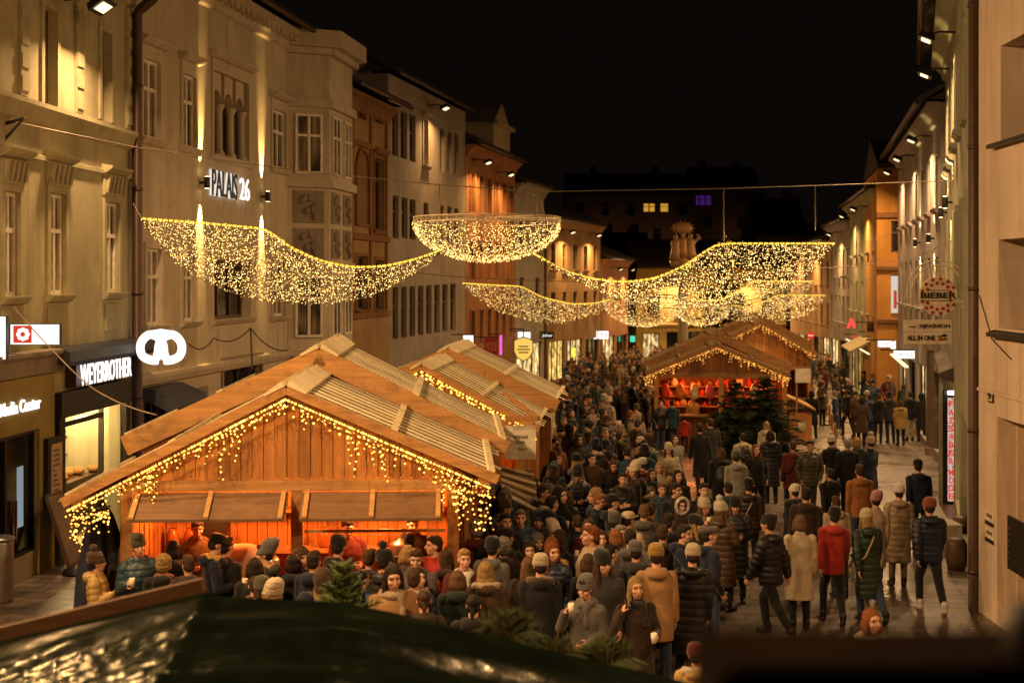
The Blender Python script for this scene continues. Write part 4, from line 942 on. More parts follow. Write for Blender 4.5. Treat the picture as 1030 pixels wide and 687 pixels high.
# ---- hut 4
H4 = Hut(PX(765, 57), 57, 640); gz = G(57)
lo4 = ((0, PZ(325, 57)-gz), (-2.3, PZ(352, 57)-gz), (2.25, PZ(356, 57)-gz)); up4 = ((.1, PZ(319, 57)-gz), (-2.4, PZ(346, 57)-gz), (2.4, PZ(349, 57)-gz))
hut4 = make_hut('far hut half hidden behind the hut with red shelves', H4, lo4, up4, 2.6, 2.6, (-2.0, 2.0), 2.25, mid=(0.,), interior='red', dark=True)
icicles('amber icicle lights on the gable of the far hut', H4, [(-2.2, lo4[1][1]-.06), (0, lo4[0][1]-.07), (2.2, lo4[2][1]-.06)], 70, (.06, .4), r=.028, mat=MATS['amber_bulb_far'])
point_lamp('gable_glow', H4.p(0, -.6, 2.6), 40, (1, .5, .12), hut4, .3)

# ---- folded navy parasol
pa = empty('folded_parasol', P(103, 560, 18.5), 'folded navy parasol standing at the left corner of the front hut', 'parasol'); pc = P(103, 0, 18.5); zb = G(18.5)
pm = MB(); pm.tube([(pc.x, pc.y, zb), (pc.x, pc.y, zb+2.15)], .03, 8); pm.build('pole', M_METAL, pa)
cm = MB(); n = 40; vs = []
pr = [(.33, .3), (.31, .7), (.28, 1.2), (.22, 1.6), (.12, 1.95), (.03, 2.1)]
for r, z in pr:
    for k in range(n):
        t = 2*math.pi*k/n; rr = r*(1+.22*math.sin(8*t)); vs.append((pc.x+rr*math.cos(t), pc.y+rr*math.sin(t), zb+z))
cm.add(vs, [(i*n+k, i*n+(k+1) % n, (i+1)*n+(k+1) % n, (i+1)*n+k) for i in range(len(pr)-1) for k in range(n)], None, True); cm.build('canopy', M_NAVY, pa)
bm_ = MB(); bm_.lathe([(.34, 0), (.34, .08), (.06, .12)], (pc.x, pc.y, zb), 20); bm_.build('base', M_STONE, pa)

# ================================================================ light nets over the street
def interp(poly, n):
    p = np.array(poly, float); d = np.r_[0, np.cumsum(np.hypot(*np.diff(p, axis=0).T))]
    # smooth curve through the measured points
    t = np.linspace(0, d[-1], n); x = np.interp(t, d, p[:, 0]); y = np.interp(t, d, p[:, 1])
    for _ in range(3):
        x[1:-1] = (x[:-2]+2*x[1:-1]+x[2:])/4; y[1:-1] = (y[:-2]+2*y[1:-1]+y[2:])/4
    return x, y
def add_bulb(mb, c, k):
    mb.add([c+Vector(v)*k for v in ((1, 0, 0), (-1, 0, 0), (0, 1, 0), (0, -1, 0), (0, 0, 1), (0, 0, -1))], [(0, 2, 4), (2, 1, 4), (1, 3, 4), (3, 0, 4), (2, 0, 5), (1, 2, 5), (3, 1, 5), (0, 3, 5)])
def rope(mb, pts, r, step):
    """rope light: short glowing beads along a curve"""
    acc = 0
    for a, b in zip(pts, pts[1:]):
        L = (b-a).length; k = max(1, int(L/step))
        for i in range(k): p = a.lerp(b, (i+.5)/k); q = a.lerp(b, (i+.8)/k); mb.tube([a.lerp(b, (i+.1)/k), q], r, 5, smooth=False)
def sail(label, top, bot, Y0, Y1, bow, n, r, group, bm=None, step=.1):
    root = empty('light_net', P(top[0][0], top[0][1], Y0), label, 'light net', group); N_ = 60
    tx, ty = interp(top, N_); bx, by = interp(bot, N_); xa, xb = min(tx[0], tx[-1]), max(tx[0], tx[-1])
    Yf = lambda x: Y0+(Y1-Y0)*(x-top[0][0])/(top[-1][0]-top[0][0])
    T = [P(tx[i], ty[i], Yf(tx[i])) for i in range(N_)]; B = [P(bx[i], by[i], Yf(bx[i])+bow*math.sin(math.pi*i/(N_-1))) for i in range(N_)]
    def pt(u, v):
        i = min(N_-2, int(u*(N_-1))); f = u*(N_-1)-i; a = T[i].lerp(T[i+1], f); b = B[i].lerp(B[i+1], f); c = a.lerp(b, v); c.y += -bow*.6*math.sin(math.pi*v)*math.sin(math.pi*u); return c
    rp = MB(); rope(rp, T, .022, step); rp.build('rope_light', M_ROPE, root)
    wr = MB(); wr.tube(B, .008, 4)
    wid = [(T[i]-B[i]).length for i in range(N_)]
    for k in range(1, 12): wr.tube([pt(i/29, k/12) for i in range(30)], .0045, 3, cap=False)
    for k in range(1, 48): wr.tube([pt(k/48, v/7) for v in range(8)], .0035, 3, cap=False)
    wr.build('net_wires', M_WIRE, root)
    bl = MB(); cum = np.cumsum(wid); cum = cum/cum[-1]
    for _ in range(n):
        u = float(np.interp(random.random(), cum, np.linspace(0, 1, N_))); v = random.random()
        c = pt(u, v); c += Vector((random.gauss(0, .02), random.gauss(0, .05), random.gauss(0, .02))); add_bulb(bl, c, r*random.uniform(.7, 1.2))
    tag(bl.build('bulbs', bm or M_NETB, root), kind='stuff'); return root
def bowl(label, cx, ytop, halfw, depth_px, Y, n, r, group, bm=None):
    c = P(cx, ytop, Y); R0 = halfw*Y/F; D = depth_px*Y/F; root = empty('light_bowl', c, label, 'light bowl', group)
    rg = MB(); m = 48
    for dz in (0, -.11): rg.tube([c+Vector((R0*math.cos(2*math.pi*k/m), R0*math.sin(2*math.pi*k/m), dz)) for k in range(m+1)], .014, 5, cap=False)
    for k in range(m): t = 2*math.pi*k/m; q = c+Vector((R0*math.cos(t), R0*math.sin(t), 0)); rg.tube([q, q-Vector((0, 0, .11))], .01, 4)
    for k in range(4): t = math.pi*k/4; q = Vector((R0*math.cos(t), R0*math.sin(t), 0)); rg.tube([c+q, c-q], .012, 5)
    rg.build('ring_frame', plain('white_frame', (.6, .5, .35), .5), root)
    wr = MB()
    for k in range(16):
        t = 2*math.pi*k/16; wr.tube([c+Vector((R0*math.cos(t)*math.cos(a), R0*math.sin(t)*math.cos(a), -.1-D*math.sin(a))) for a in np.linspace(0, math.pi/2, 8)], .0035, 3, cap=False)
    wr.build('net_wires', M_WIRE, root)
    bl = MB()
    for _ in range(n):
        t = random.random()*2*math.pi; a = math.asin(random.random()**.9); k = random.uniform(.96, 1.02)
        add_bulb(bl, c+Vector((R0*math.cos(t)*math.cos(a)*k, R0*math.sin(t)*math.cos(a)*k, -.1-D*math.sin(a)*k)), r*random.uniform(.7, 1.2))
    tag(bl.build('bulbs', bm or M_NETB, root), kind='stuff'); return root
gN = 'light nets in the nearest row'; gM = 'light nets in the second row'; gFar = 'light nets in the third row'
sail('large sail shaped light net hanging at left in the nearest row', [(142.8, 220), (199, 224), (258, 229.5), (268, 230.5), (290, 248), (322, 262.5), (354, 269), (386, 268), (418, 261), (446, 250.6)], [(142.8, 221), (162, 248), (178, 266), (204, 282), (232.5, 294.5), (274, 304), (322, 306), (354, 303), (386, 293), (418, 275), (446, 252)], 25.4, 28.0, .5, 3900, .0078, gN)
bowl('round light bowl hanging in the middle of the nearest row', 490, 219, 74, 40, 28.4, 2900, .0078, gN)
sail('large sail shaped light net hanging at right in the nearest row', [(838, 245), (780, 245), (724, 245), (713, 250), (690, 267), (660, 280), (628, 284), (598, 281), (568, 273), (535, 254)], [(838, 246), (822, 268), (800, 285), (770, 298), (730, 308), (690, 311), (655, 309), (620, 301), (580, 282), (535, 255)], 31.0, 28.9, .5, 3900, .0082, gN)
M_NETB2 = bulb_mat('warm_white_bulb_far', (1, .60, .18), 3.2)
sail('sail shaped light net at left in the second row', [(466, 285), (500, 287), (524, 288), (545, 299), (575, 306), (600, 305), (622, 299)], [(466, 286), (480, 300), (500, 313), (530, 323), (565, 326), (600, 316), (622, 301)], 47, 49, .6, 2000, .0115, gM, M_NETB2, .2)
bowl('round light bowl in the middle of the second row', 648, 297, 42, 29, 49.5, 1700, .0115, gM, M_NETB2)
sail('sail shaped light net at right in the second row', [(818, 283), (785, 283), (757, 283), (748, 290), (725, 302), (700, 303), (690, 299)], [(818, 284), (805, 303), (780, 318), (750, 324), (720, 320), (700, 311), (690, 300)], 52, 50, .6, 1800, .012, gM, M_NETB2, .2)
sail('sail shaped light net at right in the third row', [(831, 297), (805, 297), (781, 297), (770, 303), (752, 309), (735, 307)], [(831, 298), (820, 312), (800, 322), (775, 324), (752, 318), (735, 308)], 70, 68, .6, 700, .021, gFar, M_NETB2, .3)
bowl('round light bowl in the third row', 706, 306, 28, 20, 67, 600, .021, gFar, M_NETB2)

def wire(label, pts, r=.012, mat=None, name='span_wire', cat='wire', sag=0., group=None):
    p = []
    for a, b in zip(pts, pts[1:]):
        n = 12
        for i in range(n+(1 if b is pts[-1] else 0)):
            t = i/n; q = a.lerp(b, t); q.z -= sag*4*t*(1-t); p.append(q)
    mb = MB(); mb.tube(p, r, 5); return tag(mb.build(name, mat or M_WIRE), label, cat, group)
wire('long span wire that carries the nearest row of light nets', [P(4, 121, 23.4), P(133, 148, 25), P(300, 172, 27), P(440, 186, 28), P(540, 193, 28.4), P(728, 190, 30), P(820, 187, 31), P(960, 182, 32.6)], .011)
wire('span wire of the second row of light nets', [P(330, 262, 45), P(466, 279, 47), P(650, 284, 49.5), P(820, 270, 52), P(905, 262, 54)], .014, sag=.05)
hw = MB()
for px, y0, y1, Y in ((442, 186, 218, 28), (540.5, 193, 218, 28.4), (537, 193, 197, 28.4)): hw.tube([P(px, y0, Y), P(px, y1, Y)], .012, 5)
hw.tube([P(540.5, 193, 28.4), P(548, 216, 28.4)], .007, 4); thing_mesh(hw, 'hanger', 'pair of hangers holding the light bowl of the nearest row', 'hanger', None, M_WIRE)
for px, y0, y1, Y, s in ((728, 190, 243, 30, 'hanger rod above the flat edge of the right light net'), (820, 187, 232, 31, 'hanger rod near the tip of the right light net')): 
    hw = MB(); hw.tube([P(px, y0, Y), P(px, y1, Y)], .014, 5); thing_mesh(hw, 'hanger_rod', s, 'hanger', None, M_WIRE)
wire('thin tie wire from the left light net to the cream palais', [P(142.8, 220, 25.4), P(134, 205, 26.5)], .006)
wire('thin wire crossing low behind the right light net to the shop signs', [P(640, 300, 40), P(905, 232, 40)], .006, sag=.2)
wire('thin wire from the right house down towards the far right net', [P(960, 240, 34), P(831, 297, 60)], .006, sag=.1)
wire('pale power cable sagging from the corner house to the front hut', [P(8, 302, 23.6), P(74, 374, 21), P(106, 398, 20), P(157, 417, 19)], .010, plain('pale_cable', (.30, .23, .15), .7), sag=.03, name='power_cable', cat='cable')
wire('loop of black cable hanging on the cream palais above the front hut', [P(190, 346, 31), P(215, 340, 32), P(252, 330, 33), P(290, 352, 34)], .015, M_BLACKW, sag=.18, name='power_cable', cat='cable')
wire('black cable dropping from the palais wall to the front hut ridge', [P(252, 330, 33), P(254, 372, 30)], .022, M_BLACKW, name='power_cable', cat='cable')
wire('cable running down the peach wall to the window ledge', [fR1.p(fR1.L-.1, .02, 4.75), fR1.p(fR1.L-.72, .02, 4.1), fR1.p(fR1.L-1.6, .02, 3.85)], .008, M_BLACKW, name='power_cable', cat='cable')
bk = MB(); a = P(2, 126, 23.4); bk.bar(a, a+Vector((.35, .05, .12)), .05, .05); bk.bar(a+Vector((0, 0, -.3)), a+Vector((.35, .05, .12)), .04, .04); thing_mesh(bk, 'wire_bracket', 'dark wall bracket of the long span wire at the left edge', 'bracket', None, M_METAL)

# ================================================================ signs on the left
def projecting(name, label, Y, x0, x1, y0, y1, face, thick=.12, cat='sign', rim=None):
    t = empty(name, P((x0+x1)/2, (y0+y1)/2, Y), label, cat); m = MB(); m.box(PX(x0, Y), PX(x1, Y), Y+.01, Y+thick, PZ(y1, Y), PZ(y0, Y)); m.build('box_body', M_METAL, t)
    f = MB(); f.box(PX(x0, Y)+.01, PX(x1, Y)-.01, Y, Y+.009, PZ(y1, Y)+.01, PZ(y0, Y)-.01); f.build('lit_face', face, t); return t
M_RED = emis('red_sign_light', (.85, .06, .03), .9, False)
Y = 23.4; fl_ = projecting('lightbox_sign', 'white projecting lightbox with a red square and white flower emblem', Y, 10, 60, 326, 347, M_SIGNW)
m = MB(); m.box(PX(13.5, Y), PX(32, Y), Y-.008, Y-.002, PZ(345, Y), PZ(327.5, Y), M_RED); c = P(23, 336.3, Y-.012)
for k in range(8): t = k*math.pi/4; m.lathe([(.04, -.003), (.04, .003)], (0, 0, 0), 12, M_SIGNW); 
nb = len(m.v)
def disc(mb, c, r, mat, n=20, th=.004, ring=0):
    vs = [c+Vector((r*math.cos(2*math.pi*k/n), 0, r*math.sin(2*math.pi*k/n))) for k in range(n)]
    vb = [v+Vector((0, th, 0)) for v in vs]
    mb.add(vs+vb, [tuple(range(n)), tuple(range(2*n-1, n-1, -1))]+[(k, k+n, (k+1) % n+n, (k+1) % n) for k in range(n)], mat)
m = MB(); m.box(PX(13.5, Y), PX(32, Y), Y-.008, Y-.002, PZ(345, Y), PZ(327.5, Y), M_RED)
for k in range(8): t = k*math.pi/4; disc(m, c+Vector((.075*math.cos(t), 0, .075*math.sin(t))), .04, M_SIGNW, 12)
disc(m, c+Vector((0, -.005, 0)), .085, M_SIGNW); disc(m, c+Vector((0, -.01, 0)), .042, M_RED); m.build('emblem', None, fl_)
projecting('lightbox_sign', 'tall white lightbox cut off by the left edge of the photo', 22.6, -22, 6, 318, 362, M_SIGNW)
# pretzel
Y = 28.6; pz = empty('pretzel_sign', P(162, 349, Y), 'glowing white pretzel sign projecting from the corner house', 'sign'); s = Y/F
def pxy(x, y, dy=0): return P(162+x, 349-y, Y+dy)
m = MB(); pts = []
for k in range(41):
    t = -.62*math.pi+(k/40)*(2*math.pi*1.12); pts.append(t)
left = [pxy(-3, -13.5), pxy(-11, -13), pxy(-18.5, -9), pxy(-21, -1), pxy(-18.5, 7), pxy(-11, 12.5), pxy(-2, 9), pxy(2, 2), pxy(3, -6), pxy(5, -12)]
right = [pxy(3, -13.5, -.03), pxy(11, -13, -.03), pxy(18.5, -9, -.03), pxy(21, -1, -.03), pxy(18.5, 7, -.03), pxy(11, 12.5, -.03), pxy(2, 9, -.03), pxy(-2, 2, -.03), pxy(-3, -6, -.03), pxy(-5, -12, -.03)]
def smooth(pts, k=4):
    out = []
    P4 = [pts[0]]+pts+[pts[-1]]
    for i in range(1, len(P4)-2):
        for j in range(k):
            t = j/k; a, b, c, d = P4[i-1], P4[i], P4[i+1], P4[i+2]
            out.append(.5*((2*b)+(c-a)*t+(2*a-5*b+4*c-d)*t*t+(3*b-a-3*c+d)*t**3))
    return out+[pts[-1]]
m.tube(smooth(left), .088, 8); m.tube(smooth(right), .088, 8); m.tube([pxy(-9, 14), pxy(0, 15.5), pxy(9, 14)], .055, 8); m.build('pretzel_tube', M_SIGNW, pz)
m = MB(); m.bar(P(134, 352, Y+.15), P(145, 352, Y+.05), .05, .05); m.build('bracket', M_METAL, pz)
# bakery letters
fu = [fB1.u(x) for x in (67, 72, 118.5)]; bk_ = empty('shop_sign', fB1.p(fu[0], .2, 3.1), 'glowing white letters WEYERROTHER above the bakery door', 'sign')
m = MB(); fB1.box(m, fu[0]-.1, fu[2]+.1, .02, .22, 2.98, 3.42); m.build('backing_box', M_BROWNP, bk_)
m = MB(); text_on(m, 'WEYERROTHER', fB1.p(fu[1]-.25, .26, 3.0), fB1.d, (0, 0, 1), fu[2]-fu[1]+.3, .40, .02, M_SIGNW, .008); m.build('letters', None, bk_)
aw = MB(); ua, ub = fB1.u(48), fB1.u(138); fB1.profile(aw, ua, ub-.05, [(.02, 3.5), (.35, 3.42), (.42, 3.5), (.4, 3.68), (.3, 3.74), (.02, 3.76)]); thing_mesh(aw, 'rolled_awning', 'rolled dark blue awning above the bakery letters', 'awning', None, M_AWN)
m = MB(); text_on(m, 'VisionsMedia Center', fB1.p(fB1.u(-30), .07, 2.72), fB1.d, (0, 0, 1), fB1.u(36)-fB1.u(-30), .22, .03, M_SIGNW, .01); thing_mesh(m, 'shop_lettering', 'lit lettering Media Center over the dark shop window', 'sign')
# notice board, leaning board, weights, bin
def on_wall(name, label, cat, x0, x1, z0, z1, n0, n1, inner):
    t = empty(name, fB1.p(fB1.u(x0), 0, z0), label, cat); u0_, u1_ = fB1.u(x0), fB1.u(x1); m = MB(); fB1.box(m, u0_, u1_, n0, n1, z0, z1); m.build('case', M_METAL, t)
    m = MB(); fB1.box(m, u0_+.12, u1_-.12, n1+.001, n1+.015, z0+.12, z1-.12); m.build('sheet', inner, t)
    k = MB()
    for i in range(9): z = z1-.25-.09*i; fB1.box(k, u0_+.18, u1_-.2-random.random()*.3, n1+.016, n1+.02, z, z+.03)
    k.build('printed_lines', M_INK, t)
on_wall('menu_case', 'dark wall case with a menu sheet beside the bakery door', 'notice board', 41, 57, .95, 2.15, .06, .14, plain('menu_sheet', (.5, .36, .2), .7))
t = empty('leaning_board', fB1.p(fB1.u(45), .7, G(25)), 'wooden menu board leaning against the wall under the menu case', 'menu board'); m = MB(); a, b = fB1.u(39), fB1.u(52); zb = G(25)
q = [fB1.p(a, .55, zb+.12), fB1.p(b, .55, zb+.12), fB1.p(b, .15, zb+1.35), fB1.p(a, .15, zb+1.35)]; m.hexa(q+[p+fB1.n*.04 for p in q], plain('worn_board', (.16, .10, .055), .7)); m.build('panel', None, t)
m = MB(); q2 = [p+fB1.n*.001 for p in q]
for i, j in ((0, 1), (1, 2), (2, 3), (3, 0)): m.bar(q2[i], q2[j], .07, .07)
m.build('frame', M_BROWNF, t)
for u, s in ((fB1.u(40), 'nearer dark foot weight on the pavement under the leaning board'), (fB1.u(55), 'further dark foot weight on the pavement by the bakery')):
    m = MB(); c = fB1.p(u, .75, G(25)+.003); m.lathe([(.3, 0), (.32, .05), (.2, .12), (.05, .16)], c, 16, None, True, 1, 1.3); thing_mesh(m, 'foot_weight', s, 'weight', None, M_METAL)
lb = empty('litter_bin', P(3, 595, 22.5), 'round steel litter bin at the left edge of the pavement', 'litter bin'); c = Vector((PX(2, 22.3), 22.3, G(22.3))); m = MB(); m.lathe([(.17, 0), (.18, .05), (.18, .95), (.17, .98)], c, 20); m.build('drum', M_STEEL, lb); m = MB(); m.lathe([(.2, .99), (.2, 1.03), (.12, 1.06)], c, 20); m.build('lid', M_STEEL, lb)
tl = MB(); fB1.box(tl, fB1.u(22), fB1.u(28), -.1, -.08, .7, 1.75); thing_mesh(tl, 'window_screen', 'pale glowing strip painted as a reflection in the dark shop window', 'reflection', None, emis('cool_screen', (.75, .9, 1), .3, False))  # glowing strip painted in for a reflection on the glass
for k in (15, 18): dh = MB(); dh.tube([fB1.p(fB1.u(k), -.03, .5), fB1.p(fB1.u(k), -.03, 1.2)], .02, 6); dh.build('door_handle', plain('bronze', (.25, .15, .06), .4, .8), B1)

# ---- far signs on the left
def small_sign(name, label, Y, x0, x1, y0, y1, mat, text=None, tm=None, th=.15):
    t = empty(name, P((x0+x1)/2, y1, Y), label, 'sign'); m = MB(); m.box(PX(x0, Y), PX(x1, Y), Y, Y+th, PZ(y1, Y), PZ(y0, Y)); m.build('panel', mat, t)
    br = MB(); br.bar((PX(x0, Y)-.5, Y+th/2, PZ(y0, Y)+.04), (PX(x1, Y), Y+th/2, PZ(y0, Y)+.04), .05, .05); br.build('bracket', M_METAL, t)
    if text:
        m = MB(); w = (x1-x0)*Y/F; hh = (y1-y0)*Y/F; text_on(m, text, (PX(x0, Y)+w*.1, Y-.006, PZ(y1, Y)+hh*.25), (1, 0, 0), (0, 0, 1), w*.8, hh*.5, .006, tm); m.build('lettering', None, t)
    return t
M_DIMRED = plain('dark_red_board', (.35, .02, .025), .6)
small_sign('shop_board', 'dark red shop board beyond the second hut roof', 66, 487, 501, 340, 357, M_DIMRED, 'MODE', plain('rose_letters', (.6, .25, .2), .6))
small_sign('neon_strip', 'upright magenta light strip beside the dark red board', 66, 502.5, 505, 337, 357, emis('magenta', (.9, .12, .6), 1.2, False))
small_sign('lightbox_sign', 'small white lightbox above the yellow shield', 74, 521, 533.5, 334, 343, M_SIGNW)
small_sign('shop_board', 'black shop board with white script beyond the yellow shield', 80, 544, 557, 334.5, 341, M_METAL, 'Joker', M_SIGNW)
small_sign('lightbox_sign', 'far white and red lightbox on the left side', 95, 602, 612, 333, 341, M_SIGNW, 'TS', M_RED)
small_sign('lightbox_sign', 'far white lightbox with dark letters on the left side', 95, 592.5, 601, 333, 341, M_SIGNW, 'IT', M_METAL)
small_sign('pharmacy_sign', 'small green lit sign near the end of the street', 108, 634, 639, 338, 344, emis('green_light', (.1, .8, .45), 1.0, False))
small_sign('lightbox_sign', 'small yellow lit window sign low on the left side', 90, 574, 579, 350, 359, emis('yellow_light', (1, .8, .05), 1.4, False))
small_sign('hexagon_sign', 'white lit sign just above the second hut ridge', 60, 466, 476, 337.5, 346, M_SIGNW)
Y = 70; sh_ = empty('shield_sign', P(526, 352, Y), 'glowing yellow shield shaped sign hanging above the crowd', 'sign'); m = MB()
pts = [(-9.5, 9), (-5, 11), (0, 12.5), (5, 11), (9.5, 9), (9.5, -2), (6.5, -8), (0, -12), (-6.5, -8), (-9.5, -2)]
fr = [P(526.5+x, 351.5-y, Y) for x, y in pts]; bk2 = [p+Vector((0, .12, 0)) for p in fr]; n = len(pts)
m.add(fr+bk2, [tuple(range(n-1, -1, -1)), tuple(range(n, 2*n))]+[(i, (i+1) % n, (i+1) % n+n, i+n) for i in range(n)]); m.build('shield_face', emis('yellow_shield', (1, .62, .12), 1.0, False), sh_)
m = MB()
for i in range(n): m.bar(fr[i], fr[(i+1) % n], .05, .05)
for y, w_ in ((3, 5), (0, 6.5), (-3, 5)): m.box(PX(526.5-w_, Y), PX(526.5+w_, Y), Y-.02, Y-.006, PZ(351.5-y, Y)-.03, PZ(351.5-y, Y)+.03)
m.build('rim_and_lines', M_BROWNP, sh_); m = MB(); m.tube([P(526.5, 339, Y+.06), P(526.5, 331, Y+.06)], .03, 5); m.bar(P(526.5, 331, Y+.06), P(512, 331, Y+.06), .06, .06); m.build('bracket', M_METAL, sh_)

# ================================================================ signs on the right
Y = 28.4; bs = empty('round_shop_sign', P(944, 298, Y), 'round cream sign reading BIEBER with red dots under an arched bracket', 'sign'); c = P(944, 298, Y); r = 19.5*Y/F
M_CREAMS = plain('cream_sign', (.78, .66, .50), .6); M_DOT = plain('red_dot', (.42, .03, .02), .6)
m = MB(); disc(m, c, r, M_CREAMS, 32, .05); m.build('disc', None, bs)
m = MB(); random.seed(3)
for t in range(12):
    a = math.pi*(.08+.84*(t/11)); rr = (.86 if t % 2 else .64)*r; disc(m, c+Vector((rr*math.cos(a), -.008, rr*math.sin(a)*.98+.02)), .037, M_DOT, 12)
    disc(m, c+Vector((rr*math.cos(a), -.008, -rr*math.sin(a)*.98-.02)), .037, M_DOT, 12)
m.build('dots', None, bs)
m = MB(); text_on(m, 'BIEBER', c+Vector((-r*.92, -.008, -.045)), (1, 0, 0), (0, 0, 1), r*1.84, .12, .006, M_METAL, .03)
m.box(c.x-r*.6, c.x+r*.6, c.y-.009, c.y-.003, c.z+.11, c.z+.125, M_INK); m.box(c.x-r*.7, c.x+r*.7, c.y-.009, c.y-.003, c.z-.10, c.z-.085, M_INK); m.build('lettering', None, bs)
m = MB()
for rr, x0 in ((31, 943.5), (26, 943.5)):
    pts = [P(x0+rr*math.cos(a), 292-rr*.98*math.sin(a), Y+.02) for a in np.linspace(0, math.pi, 24)]
    if rr == 31: pts = [P(x0+rr, 353, Y+.02)]+pts+[P(x0-rr, 298, Y+.02), P(x0-rr+1, 301, Y+.02), P(x0-rr+3.5, 301, Y+.02), P(x0-26, 298, Y+.02)]
    else: pts = [P(x0+rr, 345, Y+.02)]+pts
    m.tube(pts, .015, 6)
for k in range(5): m.tube([P(935+4.5*k, 279.5-abs(k-2)*-.6, Y+.02), P(935+4.5*k, 267+abs(k-2)*.6, Y+.02)], .008, 4)
m.bar(P(913, 291, Y+.02), P(918, 291, Y+.02), .02, .02); m.bar(P(969, 291, Y+.02), P(985, 300, Y+.02), .03, .03); m.build('arched_bracket', M_CREAMS, bs)
sb2 = empty('shop_board', P(933, 333, Y), 'cream board reading NIFASHION ALL IN ONE under the round sign', 'sign')
m = MB(); m.box(PX(909.5, Y), PX(957, Y), Y, Y+.04, PZ(334, Y)+.004, PZ(322, Y)); m.box(PX(909.5, Y), PX(957, Y), Y, Y+.04, PZ(346, Y), PZ(334.6, Y)); m.build('panel', M_CREAMS, sb2)
m = MB(); text_on(m, 'N|FASHION', P(925, 331, Y-.008), (1, 0, 0), (0, 0, 1), 30.5*Y/F, 5*Y/F, .006, M_METAL, .025); text_on(m, 'ALL IN ONE', P(912.5, 342.5, Y-.008), (1, 0, 0), (0, 0, 1), 28*Y/F, 5.2*Y/F, .006, M_METAL, .03)
text_on(m, 'modehaus', P(914, 329.5, Y-.008), (1, 0, 0), (0, 0, 1), 7*Y/F, 2*Y/F, .006, M_INK); m.build('lettering', None, sb2)
m = MB()
for x, y, mm in ((945.5, 338.5, plain('leaf_green', (.12, .2, .06), .6)), (950, 337.5, M_METAL), (946.5, 341.5, M_DOT), (950.5, 341, plain('leaf_green', (1, 1, 1)))): m.ball(P(x, y, Y-.004), .045, mm, 10, 6, sc=(1.2, .15, .7))
m.build('leaf_emblem', None, sb2); m = MB()
for x in (927, 947): m.tube([P(x, 322, Y+.02), P(x, 315, Y+.02)], .01, 5)
m.build('chain', M_WIRE, sb2)
# upright red lettered sign
def motley():
    m = emis('pale_sign_face', (1, .6, .5), .7); t = m.node_tree; e = [n for n in t.nodes if n.type == 'EMISSION'][0]; f = noisef(t, coords(t, (9, 9, 5)), 2.2, 4, .7)
    t.links.new(ramp(t, f, [(.38, (.25, .03, .02)), (.48, (.9, .62, .5)), (.6, (1, .8, .7)), (.68, (.75, .12, .08))]), e.inputs[0]); return m
Y = 33.5; vs_ = empty('vertical_sign', P(955, 505, Y), 'upright lit sign with red letters in a dark case on the right', 'sign'); m = MB(); m.box(PX(949.5, Y), PX(962, Y), Y+.01, Y+.2, PZ(508, Y), PZ(393, Y)); m.build('case', M_METAL, vs_)
m = MB(); m.box(PX(953.3, Y), PX(960, Y), Y, Y+.009, PZ(504, Y), PZ(400, Y)); m.build('lit_face', motley(), vs_)
m = MB(); w_ = 5.4*Y/F
for i, ch in enumerate('FAZSABER'): text_on(m, ch, P(954, 409.5+8.2*i, Y-.006), (1, 0, 0), (0, 0, 1), w_, 6.4*Y/F, .005, M_RED, .03)
for i, ch in enumerate('MODE'): text_on(m, ch, P(954, 478+8.0*i, Y-.006), (1, 0, 0), (0, 0, 1), w_, 6.2*Y/F, .005, M_RED, .03)
m.build('letters', None, vs_)
m = MB(); m.box(PX(946, Y), PX(949, Y), Y+.05, Y+.15, G(Y), PZ(386, Y)); m.build('post', plain('greenish_metal', (.3, .3, .22), .5, .3), vs_)
m = MB(); m.lathe([(.09, 0), (.09, .09)], P(957, 397, Y-.1), 12); thing_mesh(m, 'canopy_spotlight', 'small bright spotlight under the canopy above the upright red sign', 'spotlight', None, emis('cool_spot', (1, .9, .75), 4))
# advertising pillar
t = empty('shop_pillar', Vector((PX(941, 44.8), 44.8, G(44.8))), 'square grey pillar with emblems under the shop canopy', 'pillar'); m = MB(); c = t.location; m.box(c.x-.22, c.x+.2, c.y-.2, c.y+.2, c.z, PZ(352, 44.8)); m.build('shaft', plaster('pillar_grey', (.22, .17, .13)), t); m = MB(); m.box(c.x-.27, c.x+.25, c.y-.25, c.y+.25, c.z+.002, c.z+.25); m.box(c.x-.3, c.x+.28, c.y-.28, c.y+.28, PZ(352, 44.8)+.002, PZ(345, 44.8)); m.build('base_and_capital', M_STONE, t)
m = MB()
for z in (PZ(400, 44.8), PZ(420, 44.8)): disc(m, Vector((c.x, c.y-.206, z)), .11, M_STONE, 18, .005)
m.build('round_emblem', None, t)
# shop signs further down
small_sign('lightbox_sign', 'white blue and red lit sign nearest on the right row of shops', 50, 900, 920, 353, 360.5, M_SIGNW, 'DRUGS', M_RED)
small_sign('lightbox_sign', 'second white blue lit sign on the right row of shops', 58, 884, 897, 343, 349, M_SIGNW, 'CAFE', M_RED)
m = MB(); q = [P(895, 345, 57), P(901, 343, 57), P(901, 354, 57), P(896, 350, 57)]; m.hexa(q+[p+Vector((0, .1, 0)) for p in q]); thing_mesh(m, 'flag_sign', 'white lit flag shaped sign between the blue white shop signs', 'sign', None, M_SIGNW)
small_sign('lightbox_sign', 'white oval lit sign above the yellow shop windows on the right', 66, 877, 889, 339.5, 343, M_SIGNW)
small_sign('lightbox_sign', 'small red and white lit sign on the right', 70, 874, 885, 334.5, 338.5, emis('pinkish', (1, .5, .45), 1.3, False), 'BAR', M_RED)
small_sign('hanging_picture_sign', 'dark square hanging sign left of the orange wall', 64, 872.5, 883, 325, 334, M_BROWNP)
